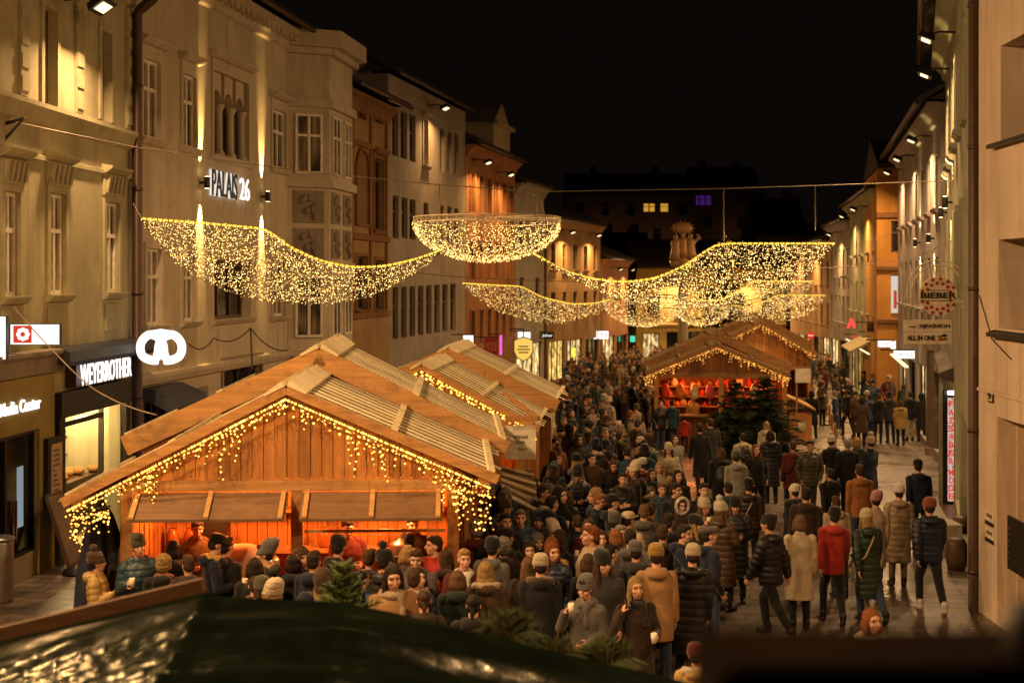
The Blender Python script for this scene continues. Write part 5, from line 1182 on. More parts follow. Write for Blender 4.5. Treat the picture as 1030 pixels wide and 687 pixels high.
Y = 76; na = empty('neon_letter', P(856, 325, Y), 'red neon letter A with a stroke on the far right', 'sign'); m = MB(); text_on(m, 'A', P(851.5, 330, Y), (1, 0, 0), (0, 0, 1), 9.5*Y/F, 10*Y/F, .1, emis('neon_red', (1, .06, .05), 1.6, False), .05); m.build('letter', None, na)
m = MB(); m.box(PX(844, Y), PX(868, Y), Y+.1, Y+.15, PZ(328.8, Y), PZ(328, Y)); m.build('bracket', M_DIMRED, na)
small_sign('lightbox_sign', 'small red lit strip under the neon letter', 76, 858, 866, 337, 340, M_RED)
Y = 60; ne = empty('no_entry_sign', Vector((PX(815.5, Y), Y, G(Y))), 'round red no entry sign with white bar on a post', 'road sign'); c = P(815.5, 337.5, Y); m = MB(); disc(m, c, .165, plain('sign_red', (.65, .03, .03), .4, emit=(.8, .05, .04), es=.25), 24, .03); m.build('plate', None, ne); m = MB(); m.box(c.x-.11, c.x+.11, c.y-.008, c.y-.002, c.z-.03, c.z+.03); m.build('bar', plain('sign_white', (.8, .75, .7), .4, emit=(1, .9, .8), es=.3), ne); m = MB(); m.tube([(c.x, c.y+.06, G(Y)), (c.x, c.y+.06, c.z+.1)], .03, 8); m.build('post', M_STEEL, ne)
# awning of lit shop on the right
m = MB(); fR5.profile(m, 3, 9, [(.01, 2.0), (1.0, 1.5), (1.05, 1.58), (.01, 2.12)]); thing_mesh(m, 'lit_awning', 'pale sloping awning over the bright shop on the right', 'awning', None, plain('pale_awning', (.3, .25, .15), .7))
ln2 = MB(); fR5.box(ln2, .8, 6.5, .3, .4, 1.55, 1.58); fR5.box(ln2, 8, 15, .3, .4, 1.65, 1.68); thing_mesh(ln2, 'shop_striplight', 'strip light under the pale awning on the right', 'light', None, emis('strip_light', (1, .75, .4), 1.6))
ln3 = MB(); fR3.box(ln3, 10, 19, .25, .4, 1.7, 1.76); thing_mesh(ln3, 'shop_striplight', 'strip light over the shop windows of the lilac grey house', 'light', None, MATS['strip_light'])
# peach wall fittings
t = empty('intercom_panel', fR1.p(fR1.u(1022), .02, 1.7), 'black intercom panel with a row of buttons on the peach wall', 'intercom'); ua, ub = sorted((fR1.u(1016), fR1.u(1034))); m = MB(); fR1.box(m, ua, ub, .004, .04, fR1.z(571, ub), fR1.z(518, ub)); m.build('plate', M_METAL, t)
m = MB()
for k in range(6): z = fR1.z(530+6*k, ub); fR1.box(m, ub-.09, ub-.06, .041, .05, z-.012, z+.012)
m.build('button', M_STEEL, t)
m = MB(); ua, ub = sorted((fR1.u(994.5), fR1.u(1000))); um = ub; fR1.box(m, ua, ub, .004, .02, fR1.z(404, um), fR1.z(392, um), M_METAL); fR1.box(m, ua+.03, ub-.03, .021, .024, fR1.z(402.5, um), fR1.z(393.5, um), plain('plate_white', (.6, .5, .36), .6)); text_on(m, '9', fR1.p(ub-.05, .03, fR1.z(401, um)), -fR1.d, (0, 0, 1), ub-ua-.1, .1, .004, M_METAL, .03); thing_mesh(m, 'house_number', 'small house number plate on the peach wall', 'number plate')
for y0, y1, s in ((512, 526, 'upper small notice on the peach wall'), (529, 543, 'lower small notice on the peach wall')):
    m = MB(); ua, ub = sorted((fR1.u(991.5), fR1.u(1000.5))); fR1.box(m, ua, ub, .004, .012, fR1.z(y1, ub), fR1.z(y0, ub), MATS['plate_white']); fR1.box(m, ua, ub, .013, .016, fR1.z(y1, ub), fR1.z(y1-4, ub), M_METAL); fR1.box(m, ua+.08, ub-.08, .013, .016, fR1.z(y0+6, ub), fR1.z(y0+2.5, ub), M_INK); thing_mesh(m, 'wall_notice', s, 'notice')
# display crates and chain posts on the right
for k, (px, py, s) in enumerate(((962, 545, 'nearer brown display barrel outside the right shops'), (967, 520, 'further brown display barrel outside the right shops'))):
    Yq = 4.67*F/(py+28-312); m = MB(); m.lathe([(.15, 0), (.19, .2), (.2, .32), (.18, .48), (.15, .56)], Vector((PX(px, Yq), Yq, G(Yq))), 16); thing_mesh(m, 'display_barrel', s, 'barrel', None, M_BROWNF)
m = MB(); Yq = 27; m.box(PX(951, Yq), PX(968, Yq), Yq, Yq+.7, G(Yq), G(Yq)+.5); q = 0; thing_mesh(m, 'display_box', 'low pale display box on the pavement near the downpipe', 'box', None, plain('pale_box', (.35, .3, .2), .6))
for k, (px, py) in enumerate(((832, 409), (834.5, 420), (837, 431), (840, 442))):
    Yq = 4.67*F/(py+8-312); m = MB(); c = Vector((PX(px, Yq), Yq, G(Yq))); m.lathe([(.06, 0), (.05, .05), (.04, .75), (.055, .78), (.02, .84)], c, 10); thing_mesh(m, 'bollard', ['furthest', 'third', 'second', 'nearest'][k]+' of the four slim wooden bollards on the right lane', 'bollard', 'slim bollards on the right lane', M_POST)
m = MB(); Yq = 44; m.box(PX(802, Yq), PX(836, Yq), Yq, Yq+5, G(Yq)-.2, G(Yq)+.16); thing_mesh(m, 'stage_platform', 'low stone platform on the right lane beside the bollards', 'platform', None, M_STONE)

# ================================================================ column with statue
Y = 80; t = empty('column_monument', Vector((PX(687, Y), Y, G(Y))), 'tall stone column with a sunburst statue group on top', 'monument'); b = t.location; zt = PZ(268, Y)
m = MB(); m.lathe([(.9, 0), (.9, .8), (.7, .9), (.6, 1.6), (.4, 1.75)], b, 12); m.build('plinth', M_STONE, t)
m = MB(); m.lathe([(.34, 1.75), (.36, 1.95), (.31, 2.1), (.27, zt-b.z-.35)], b, 18); m.build('shaft', M_STONE, t)
m = MB(); m.lathe([(.3, zt-b.z-.35), (.5, zt-b.z-.1), (.55, zt-b.z)], b, 18); m.build('capital', M_STONE, t)
m = MB(); c = Vector((b.x, b.y, zt))
for dx, dz, r, s in ((-.35, .2, .42, .8), (.38, .22, .4, .8), (0, .3, .5, .8)): m.ball(c+Vector((dx, 0, dz)), r, None, 12, 8, sc=(1, .8, s))
for dx, z_, h_ in ((-.42, .35, 1.5), (.42, .4, 1.5), (0, .5, 1.45)): m.lathe([(k_*h_, e_*h_) for k_, e_ in ((.27, 0), (.2, .3), (.16, .5), (.2, .66), (.17, .76), (.055, .8), (.09, .86), (.085, .95), (.02, 1.0))], c+Vector((dx, -.1, z_)), 12, None, True, 1, .8)
m.bar(c+Vector((.55, 0, 1.2)), c+Vector((.95, -.1, 1.75)), .13, .13); m.bar(c+Vector((.8, 0, 1.85)), c+Vector((1.02, 0, 1.55)), .09, .09)
m.build('statue_group', plain('gilded_stone', (.30, .17, .08), .5, .2), t)
m = MB(); m.tube([c+Vector((0, 0, 1.2)), c+Vector((0, 0, 2.3))], .05, 6); m.ball(c+Vector((0, 0, 2.2)), .55, None, 16, 8, sc=(1.0, .3, .62))
for k in range(14): a = 2*math.pi*k/14; m.bar(c+Vector((.4*math.cos(a), 0, 2.2+.25*math.sin(a))), c+Vector((.66*math.cos(a), 0, 2.2+.42*math.sin(a))), .08, .05)
m.build('sunburst', MATS['gilded_stone'], t)

# ================================================================ fir trees
M_NEEDLE = plain('fir_needles', (.032, .045, .015), .7, var=.5, scale=3); M_BARK = plain('fir_bark', (.10, .06, .035), .9, var=.4, bmp=.5)
def fir_spray(mb, a, d, L, up, dens=26, nl=.11):
    """one branch: a stem set with needle tufts on side twigs"""
    d = d.normalized(); side = d.cross(up); side = side.normalized() if side.length > .01 else Vector((1, 0, 0)); u = side.cross(d).normalized()
    n = max(4, int(L*dens))
    for i in range(n):
        t = (i+.4)/n; p = a+d*(L*t)-Vector((0, 0, .18*L*t*t)); tl = (.42*L*(1-t)+.06)*random.uniform(.6, 1.1)
        for s in (-1, 1):
            dd = (d*.75+side*s*.8+u*random.uniform(-.25, .35)).normalized(); k = max(2, int(tl/.05))
            q = p+dd*tl; w = nl*random.uniform(.35, .6); wv = dd.cross(u+side*random.uniform(-.5, .5)).normalized()*w
            mb.add([p-wv*.4, p+wv*.4, q+wv*.25, q+dd*.05, q-wv*.25], [(0, 1, 2, 3, 4)]); wv2 = dd.cross(wv).normalized()*w*.8
            mb.add([p-wv2*.4, p+wv2*.4, q+wv2*.25, q-wv2*.25], [(0, 1, 2, 3)])
def fir(label, base, h, r, whorls, per, group='fir trees', dens=9, nl=.16, lights=0, lightlabel=None, name='fir_tree', nm=None, rise=0.):
    t = empty(name, base, label, 'fir tree', group); m = MB(); m.tube([base, base+Vector((.02, 0, h*.5)), base+Vector((0, 0, h*.98))], [h*.022, h*.014, .006], 7); m.build('trunk', M_BARK, t)
    c = MB(); lp = []
    for i in range(whorls):
        f = (i+.3)/whorls; z = h*(.1+.88*f); L = r*(1-f)**.8+.06*h*.3; a0 = random.random()*6
        for k in range(per):
            a = a0+2*math.pi*k/per+random.uniform(-.25, .25); l = L*random.uniform(.45, 1.15); d = Vector((math.cos(a), math.sin(a), -.12+.55*f+rise)); fir_spray(c, base+Vector((0, 0, z+random.uniform(-.03, .03)*h)), d, l, Vector((0, 0, 1)), dens, nl)
            lp.append(base+Vector((0, 0, z))+d*l*random.uniform(.5, 1))
    c.build('crown', nm or M_NEEDLE, t)
    if lights:
        lt = empty('tree_lights', base, lightlabel, 'fairy lights'); bl = MB()
        for _ in range(lights): p = random.choice(lp); add_bulb(bl, p+Vector((random.gauss(0, .12), random.gauss(0, .12), random.gauss(0, .12))), .035)
        tag(bl.build('bulbs', MATS['amber_bulb_far'], lt), kind='stuff')
    return t
random.seed(11)
Yt = 44.6; fir('dark fir tree in front of the red shelves left of its partner', Vector((PX(739, Yt), Yt, G(Yt))), 2.45, 1.8, 13, 11, 'fir trees before the stall')
Yt = 44.2; fir('dark fir tree in front of the hut right of its partner', Vector((PX(769, Yt), Yt, G(Yt))), 2.6, 1.8, 13, 11, 'fir trees before the stall')
Yt = 75; fir('tall Christmas tree with lights behind the huts', Vector((PX(728, Yt), Yt, G(Yt))), 8.6, 2.7, 22, 11, 'tall tree', 5, .34, 260, 'warm bulbs on the tall Christmas tree', 'christmas_tree')
Yt = 10.5; fir('small fir tree standing among the crowd behind the tarpaulin roof', Vector((PX(345, Yt), Yt, PZ(700, Yt))), 1.0, .52, 10, 9, 'fir sprigs', 26, .06, name='small_fir', nm=plain('light_fir_needles', (.11, .15, .045), .7, var=.5, scale=5), rise=.5)

# ================================================================ stall with tarpaulin in the foreground
ts = empty('tarpaulin_stall', Vector((-.9, 6.6, G(6.6))), 'stall covered by dark green wrinkled tarpaulin in the foreground', 'market stall')
def tarp_mat():
    m = bpy.data.materials.new('green_tarpaulin'); m.use_nodes = True; t = m.node_tree; t.nodes.clear(); o = t.nodes.new('ShaderNodeOutputMaterial'); d = t.nodes.new('ShaderNodeBsdfDiffuse'); g = t.nodes.new('ShaderNodeBsdfGlossy'); x = t.nodes.new('ShaderNodeMixShader'); x.inputs[0].default_value = .05
    v = coords(t); t.links.new(ramp(t, noisef(t, v, 3, 5), [(.35, (.002, .0035, .002)), (.65, (.004, .007, .0035))]), d.inputs[0]); g.inputs[0].default_value = (.9, .85, .7, 1); g.inputs[1].default_value = .2
    bp = t.nodes.new('ShaderNodeBump'); bp.inputs['Strength'].default_value = .25; bp.inputs['Distance'].default_value = .01; t.links.new(noisef(t, v, 14, 3), bp.inputs['Height']); t.links.new(bp.outputs[0], g.inputs['Normal'])
    t.links.new(d.outputs[0], x.inputs[1]); t.links.new(g.outputs[0], x.inputs[2]); t.links.new(x.outputs[0], o.inputs[0]); return m
M_TARP = tarp_mat()
top = [(-60, 655), (0, 641), (100, 617), (206, 592), (225, 596), (345, 602), (390, 611), (480, 632), (560, 652), (640, 670), (720, 690)]
tx = np.array([p[0] for p in top], float); tyy = np.array([p[1] for p in top], float)
m = MB(); NX, NY = 220, 60; vs = []
for j in range(NY):
    v = j/(NY-1)
    for i in range(NX):
        u = i/(NX-1); px = -60+780*u; Yt = 7.6-2.9*v; p = P(px, float(np.interp(px, tx, tyy)), 7.6); X = p.x*(1-.12*v); z = p.z-.16*v
        wv = .5*noise.noise(Vector((X*.8, Yt*.6, 9))); f1 = noise.noise(Vector((X*.45, Yt*.8-X*.25+wv, 1)))*.10; f2 = (abs(noise.noise(Vector((X*.42+3, Yt*3.4-X*1.1+wv*1.6, 5))))**.7)*.17; f3 = abs(noise.noise(Vector((X*1.6, Yt*6-X*2.2+wv*3, 2))))*.035+noise.noise(Vector((X*9, Yt*9, 4)))*.004
        e = min(1, v*6)*min(1, (1-u)*10+.2)
        vs.append((X, Yt, z+(f1-f2*.9+f3)*e-.02))
m.add(vs, [(j*NX+i, j*NX+i+1, (j+1)*NX+i+1, (j+1)*NX+i) for j in range(NY-1) for i in range(NX-1)], None, True); m.build('tarpaulin', M_TARP, ts)
m = MB(); a, b = P(-60, 652, 7.64), P(205, 588, 7.64); m.bar(a, b, .05, .075); m.build('edge_board', wood('dark_edge_board', (.10, .045, .015), 0), ts)
zg = G(6.6)
for x, y in ((-3.0, 7.4), (.9, 7.4), (-2.6, 4.9), (.8, 4.9)): m = MB(); m.box(x-.05, x+.05, y-.05, y+.05, zg, 2.55); m.build('post', M_POST, ts)
m = MB(); m.box(-2.9, .8, 7.3, 7.34, zg, 2.5); m.box(-2.9, -2.86, 4.9, 7.299, zg, 2.5); m.build('wall_boards', M_CLAD, ts)
M_NEED2 = plain('pale_fir_needles', (.10, .12, .04), .6, var=.4, scale=5)
for px, py, n, s, L in ((512, 640, 7, 'fir sprigs at the tarpaulin edge below the black fur hood', .17), (610, 668, 7, 'fir sprigs at the tarpaulin edge below the woman on the phone', .17), (560, 662, 5, 'fir sprigs at the tarpaulin edge below the grey cape', .12)):
    m = MB(); b = P(px, py+2, 7.75); 
    for k in range(n): a = math.pi*(.1+.8*k/(n-1)); fir_spray(m, b, Vector((math.cos(a)*1.2, random.uniform(-.3, .3), math.sin(a)*.9)), L*random.uniform(.7, 1.1), Vector((0, -1, .3)), 60, .035)
    thing_mesh(m, 'fir_sprig', s, 'fir branch', 'fir garland on the stall edge', M_NEED2)
# dark parapet very close on the right
m = MB(); m.box(PX(722, 1.5), 1.5, 1.5, 1.7, 3.0, PZ(680, 1.5)); m.box(PX(732, 1.5), 1.5, 1.48, 1.56, PZ(680, 1.5)+.002, PZ(664, 1.5)); thing_mesh(m, 'balcony_parapet', 'dark brown parapet close to the camera at lower right', 'parapet', None, plain('dark_parapet', (.012, .008, .006), .95, spec=0))
m = MB(); q_ = Vector((PX(1030, 1.52), 1.52, PZ(664, 1.52)+.002)); m.lathe([(.018, 0), (.022, .01), (.02, .05), (.008, .065)], q_, 16); thing_mesh(m, 'parapet_lantern', 'dark lantern shape standing on the near parapet', 'lantern', None, M_METAL)
# ================================================================ people
# local frame: feet at z=0, facing -Y, person's left is +X, 1.75 m tall
def v3(*a): return np.array(a, float)
def nrm(a): return a/np.linalg.norm(a)
class Solid:
    """closed overlapping solids that a voxel remesh turns into one skin"""
    def __init__(s): s.v = []; s.f = []
    def add(s, v, f): b = len(s.v); s.v += [tuple(x) for x in v]; s.f += [tuple(i+b for i in q) for q in f]
    def cap(s, a, b, ra, rb, seg=12, flat=None):
        a = np.array(a, float); b = np.array(b, float); d = b-a; L = np.linalg.norm(d)
        if L < 1e-6: d = v3(0, 0, 1); L = 1e-6
        d = d/L; ref = v3(0, 0, 1) if abs(d[2]) < .9 else v3(0, 1, 0); x = nrm(np.cross(d, ref)); y = np.cross(d, x); rows = []
        for k in range(1, 4): t = math.pi/2*(1-k/3.); rows.append((a-d*ra*math.sin(t), ra*math.cos(t)))
        for k in range(0, 3): t = math.pi/2*(k/3.); rows.append((b+d*rb*math.sin(t), rb*math.cos(t)))
        vs = [a-d*ra]; 
        for c, r in rows:
            for k in range(seg): t = 2*math.pi*k/seg; vs.append(c+(x*math.cos(t)+y*math.sin(t))*max(r, 1e-4))
        vs.append(b+d*rb); n = len(rows); fs = [(0, 1+(k+1) % seg, 1+k) for k in range(seg)]
        for i in range(n-1):
            for k in range(seg): fs.append((1+i*seg+k, 1+i*seg+(k+1) % seg, 1+(i+1)*seg+(k+1) % seg, 1+(i+1)*seg+k))
        e = len(vs)-1; fs += [(1+(n-1)*seg+k, 1+(n-1)*seg+(k+1) % seg, e) for k in range(seg)]; s.add(vs, fs)
    def ell(s, c, r, M=None, seg=16, rings=10):
        c = np.array(c, float); vs = [(0, 0, -1)]
        for i in range(1, rings):
            a = math.pi*i/rings
            for k in range(seg): t = 2*math.pi*k/seg; vs.append((math.sin(a)*math.cos(t), math.sin(a)*math.sin(t), -math.cos(a)))
        vs.append((0, 0, 1)); v = np.array(vs)*np.array(r, float)
        if M is not None: v = v @ M.T
        fs = [(0, 1+(k+1) % seg, 1+k) for k in range(seg)]
        for i in range(rings-2):
            for k in range(seg): fs.append((1+i*seg+k, 1+i*seg+(k+1) % seg, 1+(i+1)*seg+(k+1) % seg, 1+(i+1)*seg+k))
        e = len(vs)-1; fs += [(1+(rings-2)*seg+k, 1+(rings-2)*seg+(k+1) % seg, e) for k in range(seg)]; s.add(v+c, fs)
    def loft(s, rings, seg=20):
        """rings of (cx, cy, z, rx, ry)"""
        vs = []; n = len(rings)
        for cx, cy_, z, rx, ry in rings:
            for k in range(seg):
                t = 2*math.pi*k/seg; ct, st = math.cos(t), math.sin(t); p = .82
                vs.append((cx+rx*math.copysign(abs(ct)**p, ct), cy_+ry*math.copysign(abs(st)**p, st), z))
        fs = [(i*seg+k, i*seg+(k+1) % seg, (i+1)*seg+(k+1) % seg, (i+1)*seg+k) for i in range(n-1) for k in range(seg)]
        fs += [tuple(range(seg-1, -1, -1)), tuple((n-1)*seg+k for k in range(seg))]; s.add(vs, fs)

# ---- poses: directions of upper arm, forearm, hand; thigh, shin; lean
def pose(aL, fL, aR, fR, tL=(.03, 0, -1), sL=(0, .03, -1), tR=(-.03, 0, -1), sR=(0, .03, -1), hL=None, hR=None, curl=(.45, .45), lean=0., head=(0, 0), palm=(None, None)):
    return dict(aL=aL, fL=fL, aR=aR, fR=fR, tL=tL, sL=sL, tR=tR, sR=sR, hL=hL or fL, hR=hR or fR, curl=curl, lean=lean, head=head, palm=palm)
DN = (.14, .04, -1); DNR = (-.14, .04, -1)
POSES = {
 'stand': pose(DN, (.02, -.22, -1), DNR, (-.02, -.22, -1)),
 'pockets': pose((.34, .16, -1), (-.22, -.5, -.8), (-.34, .16, -1), (.22, -.5, -.8)),
 'cup': pose(DN, (.0, -.25, -1), (-.22, -.05, -1), (.32, -.9, .38), hR=(.35, -.7, .5), curl=(.45, 1.0), head=(12, 0)),
 'drink': pose((.2, .0, -1), (-.35, -.8, -.2), (-.3, -.5, -.75), (.42, -.35, .85), hR=(.6, -.1, .7), curl=(.5, 1.0), head=(0, 8)),
 'walk': pose((.16, .34, -.95), (.0, .12, -1), (-.16, -.34, -.95), (.0, -.5, -.9), tL=(.03, -.42, -.9), sL=(0, .12, -1), tR=(-.03, .28, -.95), sR=(0, .62, -.8)),
 'stride': pose((.2, -.3, -.95), (.05, -.45, -.9), (-.2, .38, -.95), (-.02, .15, -1), tL=(.05, .36, -.92), sL=(0, .55, -.84), tR=(-.1, -.46, -.88), sR=(-.03, .1, -1), lean=.05),
 'phone': pose((.22, -.2, -.95), (-.35, -.9, -.05), (-.55, -.25, -.8), (.5, -.15, .86), hR=(.45, .1, .88), hL=(-.4, -.85, .2), curl=(1.0, .9), head=(0, 4)),
 'both': pose((.2, -.12, -1), (-.42, -.85, .05), (-.2, -.12, -1), (.42, -.85, .05), curl=(.9, .9), head=(0, 16)),
 'folded': pose((.26, -.2, -1), (-.85, -.5, .02), (-.26, -.2, -1), (.85, -.56, .1), curl=(.5, .5), head=(-14, 0)),
 'turned': pose(DN, (.0, -.3, -1), (-.2, 0, -1), (.15, -.9, -.15), head=(42, 3)),
 'turnedr': pose((.2, 0, -1), (-.15, -.9, -.1), DNR, (.0, -.3, -1), head=(-42, 3)),
}
def joints(p):
    J = {}; J['pel'] = v3(0, 0, .95); ln = p['lean']; off = lambda z: v3(0, -ln*(z-.95), 0)
    J['chest'] = v3(0, 0, 1.28)+off(1.28); J['neck'] = v3(0, .015, 1.47)+off(1.47); J['head'] = v3(0, -.005, 1.53)+off(1.53)
    for sd, sx in (('L', 1), ('R', -1)):
        J['hip'+sd] = v3(.088*sx, 0, .92); t = nrm(v3(*p['t'+sd])); J['knee'+sd] = J['hip'+sd]+t*.43; s = nrm(v3(*p['s'+sd])); J['ank'+sd] = J['knee'+sd]+s*.41
        J['sh'+sd] = v3(.175*sx, .015, 1.405)+off(1.4); J['el'+sd] = J['sh'+sd]+nrm(v3(*p['a'+sd]))*.285; J['wr'+sd] = J['el'+sd]+nrm(v3(*p['f'+sd]))*.245
    low = min(J['ankL'][2], J['ankR'][2]); dz = .075-low
    for k in J: J[k] = J[k]+v3(0, 0, dz)
    a, b = R(p['head'][0]), R(p['head'][1])
    J['hM'] = np.array(Matrix.Rotation(a, 3, 'Z') @ Matrix.Rotation(b, 3, 'X')); return J

def head_solid(S, J):
    M = J['hM']; o = J['head']; at = lambda x, y, z: o+M @ v3(x, y, z-1.53)
    S.ell(at(0, .012, 1.655), (.073, .092, .095), M); S.ell(at(0, -.03, 1.59), (.056, .06, .072), M); S.ell(at(0, -.052, 1.555), (.033, .034, .03), M)
    S.ell(at(0, -.045, 1.675), (.056, .042, .035), M)
    S.cap(at(0, -.085, 1.655), at(0, -.108, 1.618), .009, .014, 8); S.ell(at(0, -.088, 1.580), (.024, .012, .012), M, 8, 6)
    for s in (-1, 1):
        S.ell(at(.074*s, .012, 1.632), (.011, .02, .031), M, 10, 8); S.ell(at(.04*s, -.055, 1.612), (.025, .028, .024), M, 10, 8)
    S.cap(J['neck']+v3(0, .01, -.05), at(0, .012, 1.58), .06, .052)
def hand_solid(S, w, d, sx, curl, palm=None):
    d = nrm(v3(*d)); n = v3(-sx, 0, 0) if palm is None else v3(*palm); n = n-d*np.dot(n, d)
    n = nrm(n) if np.linalg.norm(n) > .1 else nrm(np.cross(d, v3(0, 1, 0))); s = nrm(np.cross(n, d))
    fw = v3(0, -1, .35); s = s if np.dot(s, fw) > 0 else -s                                  # the thumb's side
    M = np.stack([s, n, d], 1); S.ell(w+d*.05, (.041, .017, .056), M, 12, 8); S.cap(w-d*.03, w+d*.02, .028, .026)
    for k, (ox, l) in enumerate(((.029, .070), (.010, .079), (-.009, .073), (-.028, .058))):
        p = w+d*.085+s*ox; a = .12; r = .0098
        for j, fr in enumerate((.46, .31, .23)):
            a += curl*(.55, .85, .6)[j]; q = p+(d*math.cos(a)+n*math.sin(a)+s*ox*.6)*l*fr; S.cap(p, q, r, r*.92, 8); p = q; r *= .92
    p = w+d*.022+s*.032; q = p+(d*.55+s*.75+n*.25)*.036; S.cap(p, q, .0125, .0105, 8); S.cap(q, q+nrm(d*.85+s*.15+n*(.25+curl*.4))*.032, .0105, .009, 8)
def body_solid(p):
    J = joints(p); S = Solid(); head_solid(S, J); ch, pe = J['chest'], J['pel']
    S.loft([(pe[0], pe[1], pe[2]-.12, .13, .09), (pe[0], pe[1], pe[2], .155, .105), ((pe+ch)[0]/2, (pe+ch)[1]/2, (pe+ch)[2]/2, .13, .09), (ch[0], ch[1], ch[2], .155, .1), (ch[0], ch[1]+.01, ch[2]+.12, .14, .08), (J['neck'][0], J['neck'][1], J['neck'][2], .06, .055)])
    for sd, sx in (('L', 1), ('R', -1)):
        S.cap(J['hip'+sd], J['knee'+sd], .085, .055); S.cap(J['knee'+sd], J['ank'+sd], .054, .038); S.cap(J['ank'+sd]+v3(0, .02, -.035), J['ank'+sd]+v3(.01*sx, -.12, -.045), .032, .024)
        S.cap(J['sh'+sd], J['el'+sd], .05, .04); S.cap(J['el'+sd], J['wr'+sd], .039, .028)
        hand_solid(S, J['wr'+sd], p['h'+sd], sx, p['curl'][0 if sd == 'L' else 1])
    return S
def coat_solid(p, st):
    """st: hem height, body width, sleeve thickness, flare, hood roll, collar"""
    J = joints(p); S = Solid(); ch, pe, nk = J['chest'], J['pel'], J['neck']; w, flare = st['w'], st['flare']; hz = st['hem']+pe[2]-.95
    ly = lambda z: -p['lean']*(z-pe[2]) if z > pe[2] else 0
    rg = [(0, 0, hz, .165*w+flare, .125*w+flare)]
    if hz < pe[2]-.12: rg.append((0, 0, (hz+pe[2]-.05)/2, .172*w+flare*.6, .132*w+flare*.6))
    rg += [(0, 0, pe[2]-.04, .175*w, .135*w), (0, ly(1.1), pe[2]+.16, .163*w, .122*w), (0, ly(1.28), ch[2], .185*w, .135*w), (0, ly(1.4)+.008, ch[2]+.11, .172*w, .112*w), (0, nk[1], nk[2]-.005, .085, .08), (0, nk[1], nk[2]+st.get('col', .03), .072, .07)]
    S.loft(rg, 24)
    for sd in 'LR':
        t = st['slv']; S.ell(J['sh'+sd]+v3(0, 0, -.01), (.075*w, .072*w, .07*w)); S.cap(J['sh'+sd], J['el'+sd], .066*t, .058*t); S.cap(J['el'+sd], J['wr'+sd]+(J['el'+sd]-J['wr'+sd])*.04, .057*t, .045*t)
    if st.get('hood'): S.ell((0, nk[1]+.1, nk[2]-.02), (.13, .085, .075)); S.cap((-.09, nk[1]+.02, nk[2]+.0), (.09, nk[1]+.02, nk[2]+.0), .05, .05)
    if st.get('up'):
        M = J['hM']; o = J['head']; at = lambda x, y, z: o+M @ v3(x, y, z-1.53); S.ell(at(0, .05, 1.66), (.118, .115, .14), M); S.ell(at(0, .045, 1.53), (.11, .1, .1), M)
    return S
def trouser_solid(p, wide=1.0):
    J = joints(p); S = Solid(); pe = J['pel']; S.loft([(0, 0, pe[2]-.14, .15, .11), (0, 0, pe[2]-.02, .168, .118), (0, 0, pe[2]+.1, .15, .108)])
    for sd in 'LR': S.cap(J['hip'+sd]+v3(0, 0, -.03), J['knee'+sd], .096, .068*wide); S.cap(J['knee'+sd], J['ank'+sd]+v3(0, 0, .015), .067*wide, .056*wide)
    return S
def shoe_solid(p, side):
    J = joints(p); S = Solid(); boot = False
    for sd, sx in ((side, 1 if side == 'L' else -1),):
        a = J['ank'+sd]; k = nrm(J['ank'+sd]-J['knee'+sd]); back = max(0, k[1]); fwd = nrm(v3(.12*sx, -1, -back*.9)); up = v3(0, 0, 1)
        h = a-v3(0, -.03, .038); S.cap(h, h+fwd*.13, .044, .046); S.cap(h+fwd*.1, h+fwd*.19-v3(0, 0, .008), .045, .036); S.cap(a+v3(0, .01, .05 if not boot else .16), a-v3(0, -.01, .02), .058, .05)
    return S
COATS = {
 'puffer': dict(hem=.80, w=1.10, slv=1.28, flare=.0, hood=1, quilt=.085, amp=.011),
 'longpuffer': dict(hem=.42, w=1.10, slv=1.22, flare=.035, hood=1, quilt=.10, amp=.011),
 'jacket': dict(hem=.78, w=1.03, slv=1.08, flare=.0, hood=1, quilt=0, amp=.0),
 'coat': dict(hem=.47, w=1.02, slv=1.05, flare=.04, col=.05, quilt=0, amp=.0),
 'parka': dict(hem=.66, w=1.10, slv=1.15, flare=.02, hood=1, quilt=0, amp=0),
 'hoodup': dict(hem=.62, w=1.08, slv=1.15, flare=.02, up=1, quilt=0, amp=0),
}
_jobs = []
def want(key, S, vox, smooth_it, post=None): _jobs.append((key, S, vox, smooth_it, post))
PM = {}
def run_jobs():
    tmp = []
    for key, S, vox, it, post in _jobs:
        me = bpy.data.meshes.new('tmp'); me.from_pydata(S.v, [], S.f); o = bpy.data.objects.new('tmp', me); COL.objects.link(o)
        r = o.modifiers.new('r', 'REMESH'); r.mode = 'VOXEL'; r.voxel_size = vox; r.use_smooth_shade = True
        s = o.modifiers.new('s', 'SMOOTH'); s.factor = .5; s.iterations = it; tmp.append((key, o, me, post))
    bpy.context.view_layer.update(); dg = bpy.context.evaluated_depsgraph_get()
    for key, o, me, post in tmp:
        m = bpy.data.meshes.new_from_object(o.evaluated_get(dg)); m.name = '_'.join(str(k) for k in key)
        if post: post(m)
        m.polygons.foreach_set('use_smooth', np.ones(len(m.polygons), bool)); m.update(); PM[key] = m
    for key, o, me, post in tmp: bpy.data.objects.remove(o); bpy.data.meshes.remove(me)
    _jobs.clear()
def getv(m): a = np.empty(len(m.vertices)*3); m.vertices.foreach_get('co', a); return a.reshape(-1, 3)
def getn(m): a = np.empty(len(m.vertices)*3); m.vertex_normals.foreach_get('vector', a); return a.reshape(-1, 3)
def wob(v, f, seed):
    """cheap smooth noise"""
    r = np.random.default_rng(seed); out = np.zeros(len(v))
    for k in range(5): d = r.normal(size=3); out += np.sin(v @ (d*f*(1+.5*k))+r.random()*6)/(1+.6*k)
    return out/3
M_SKIN = None
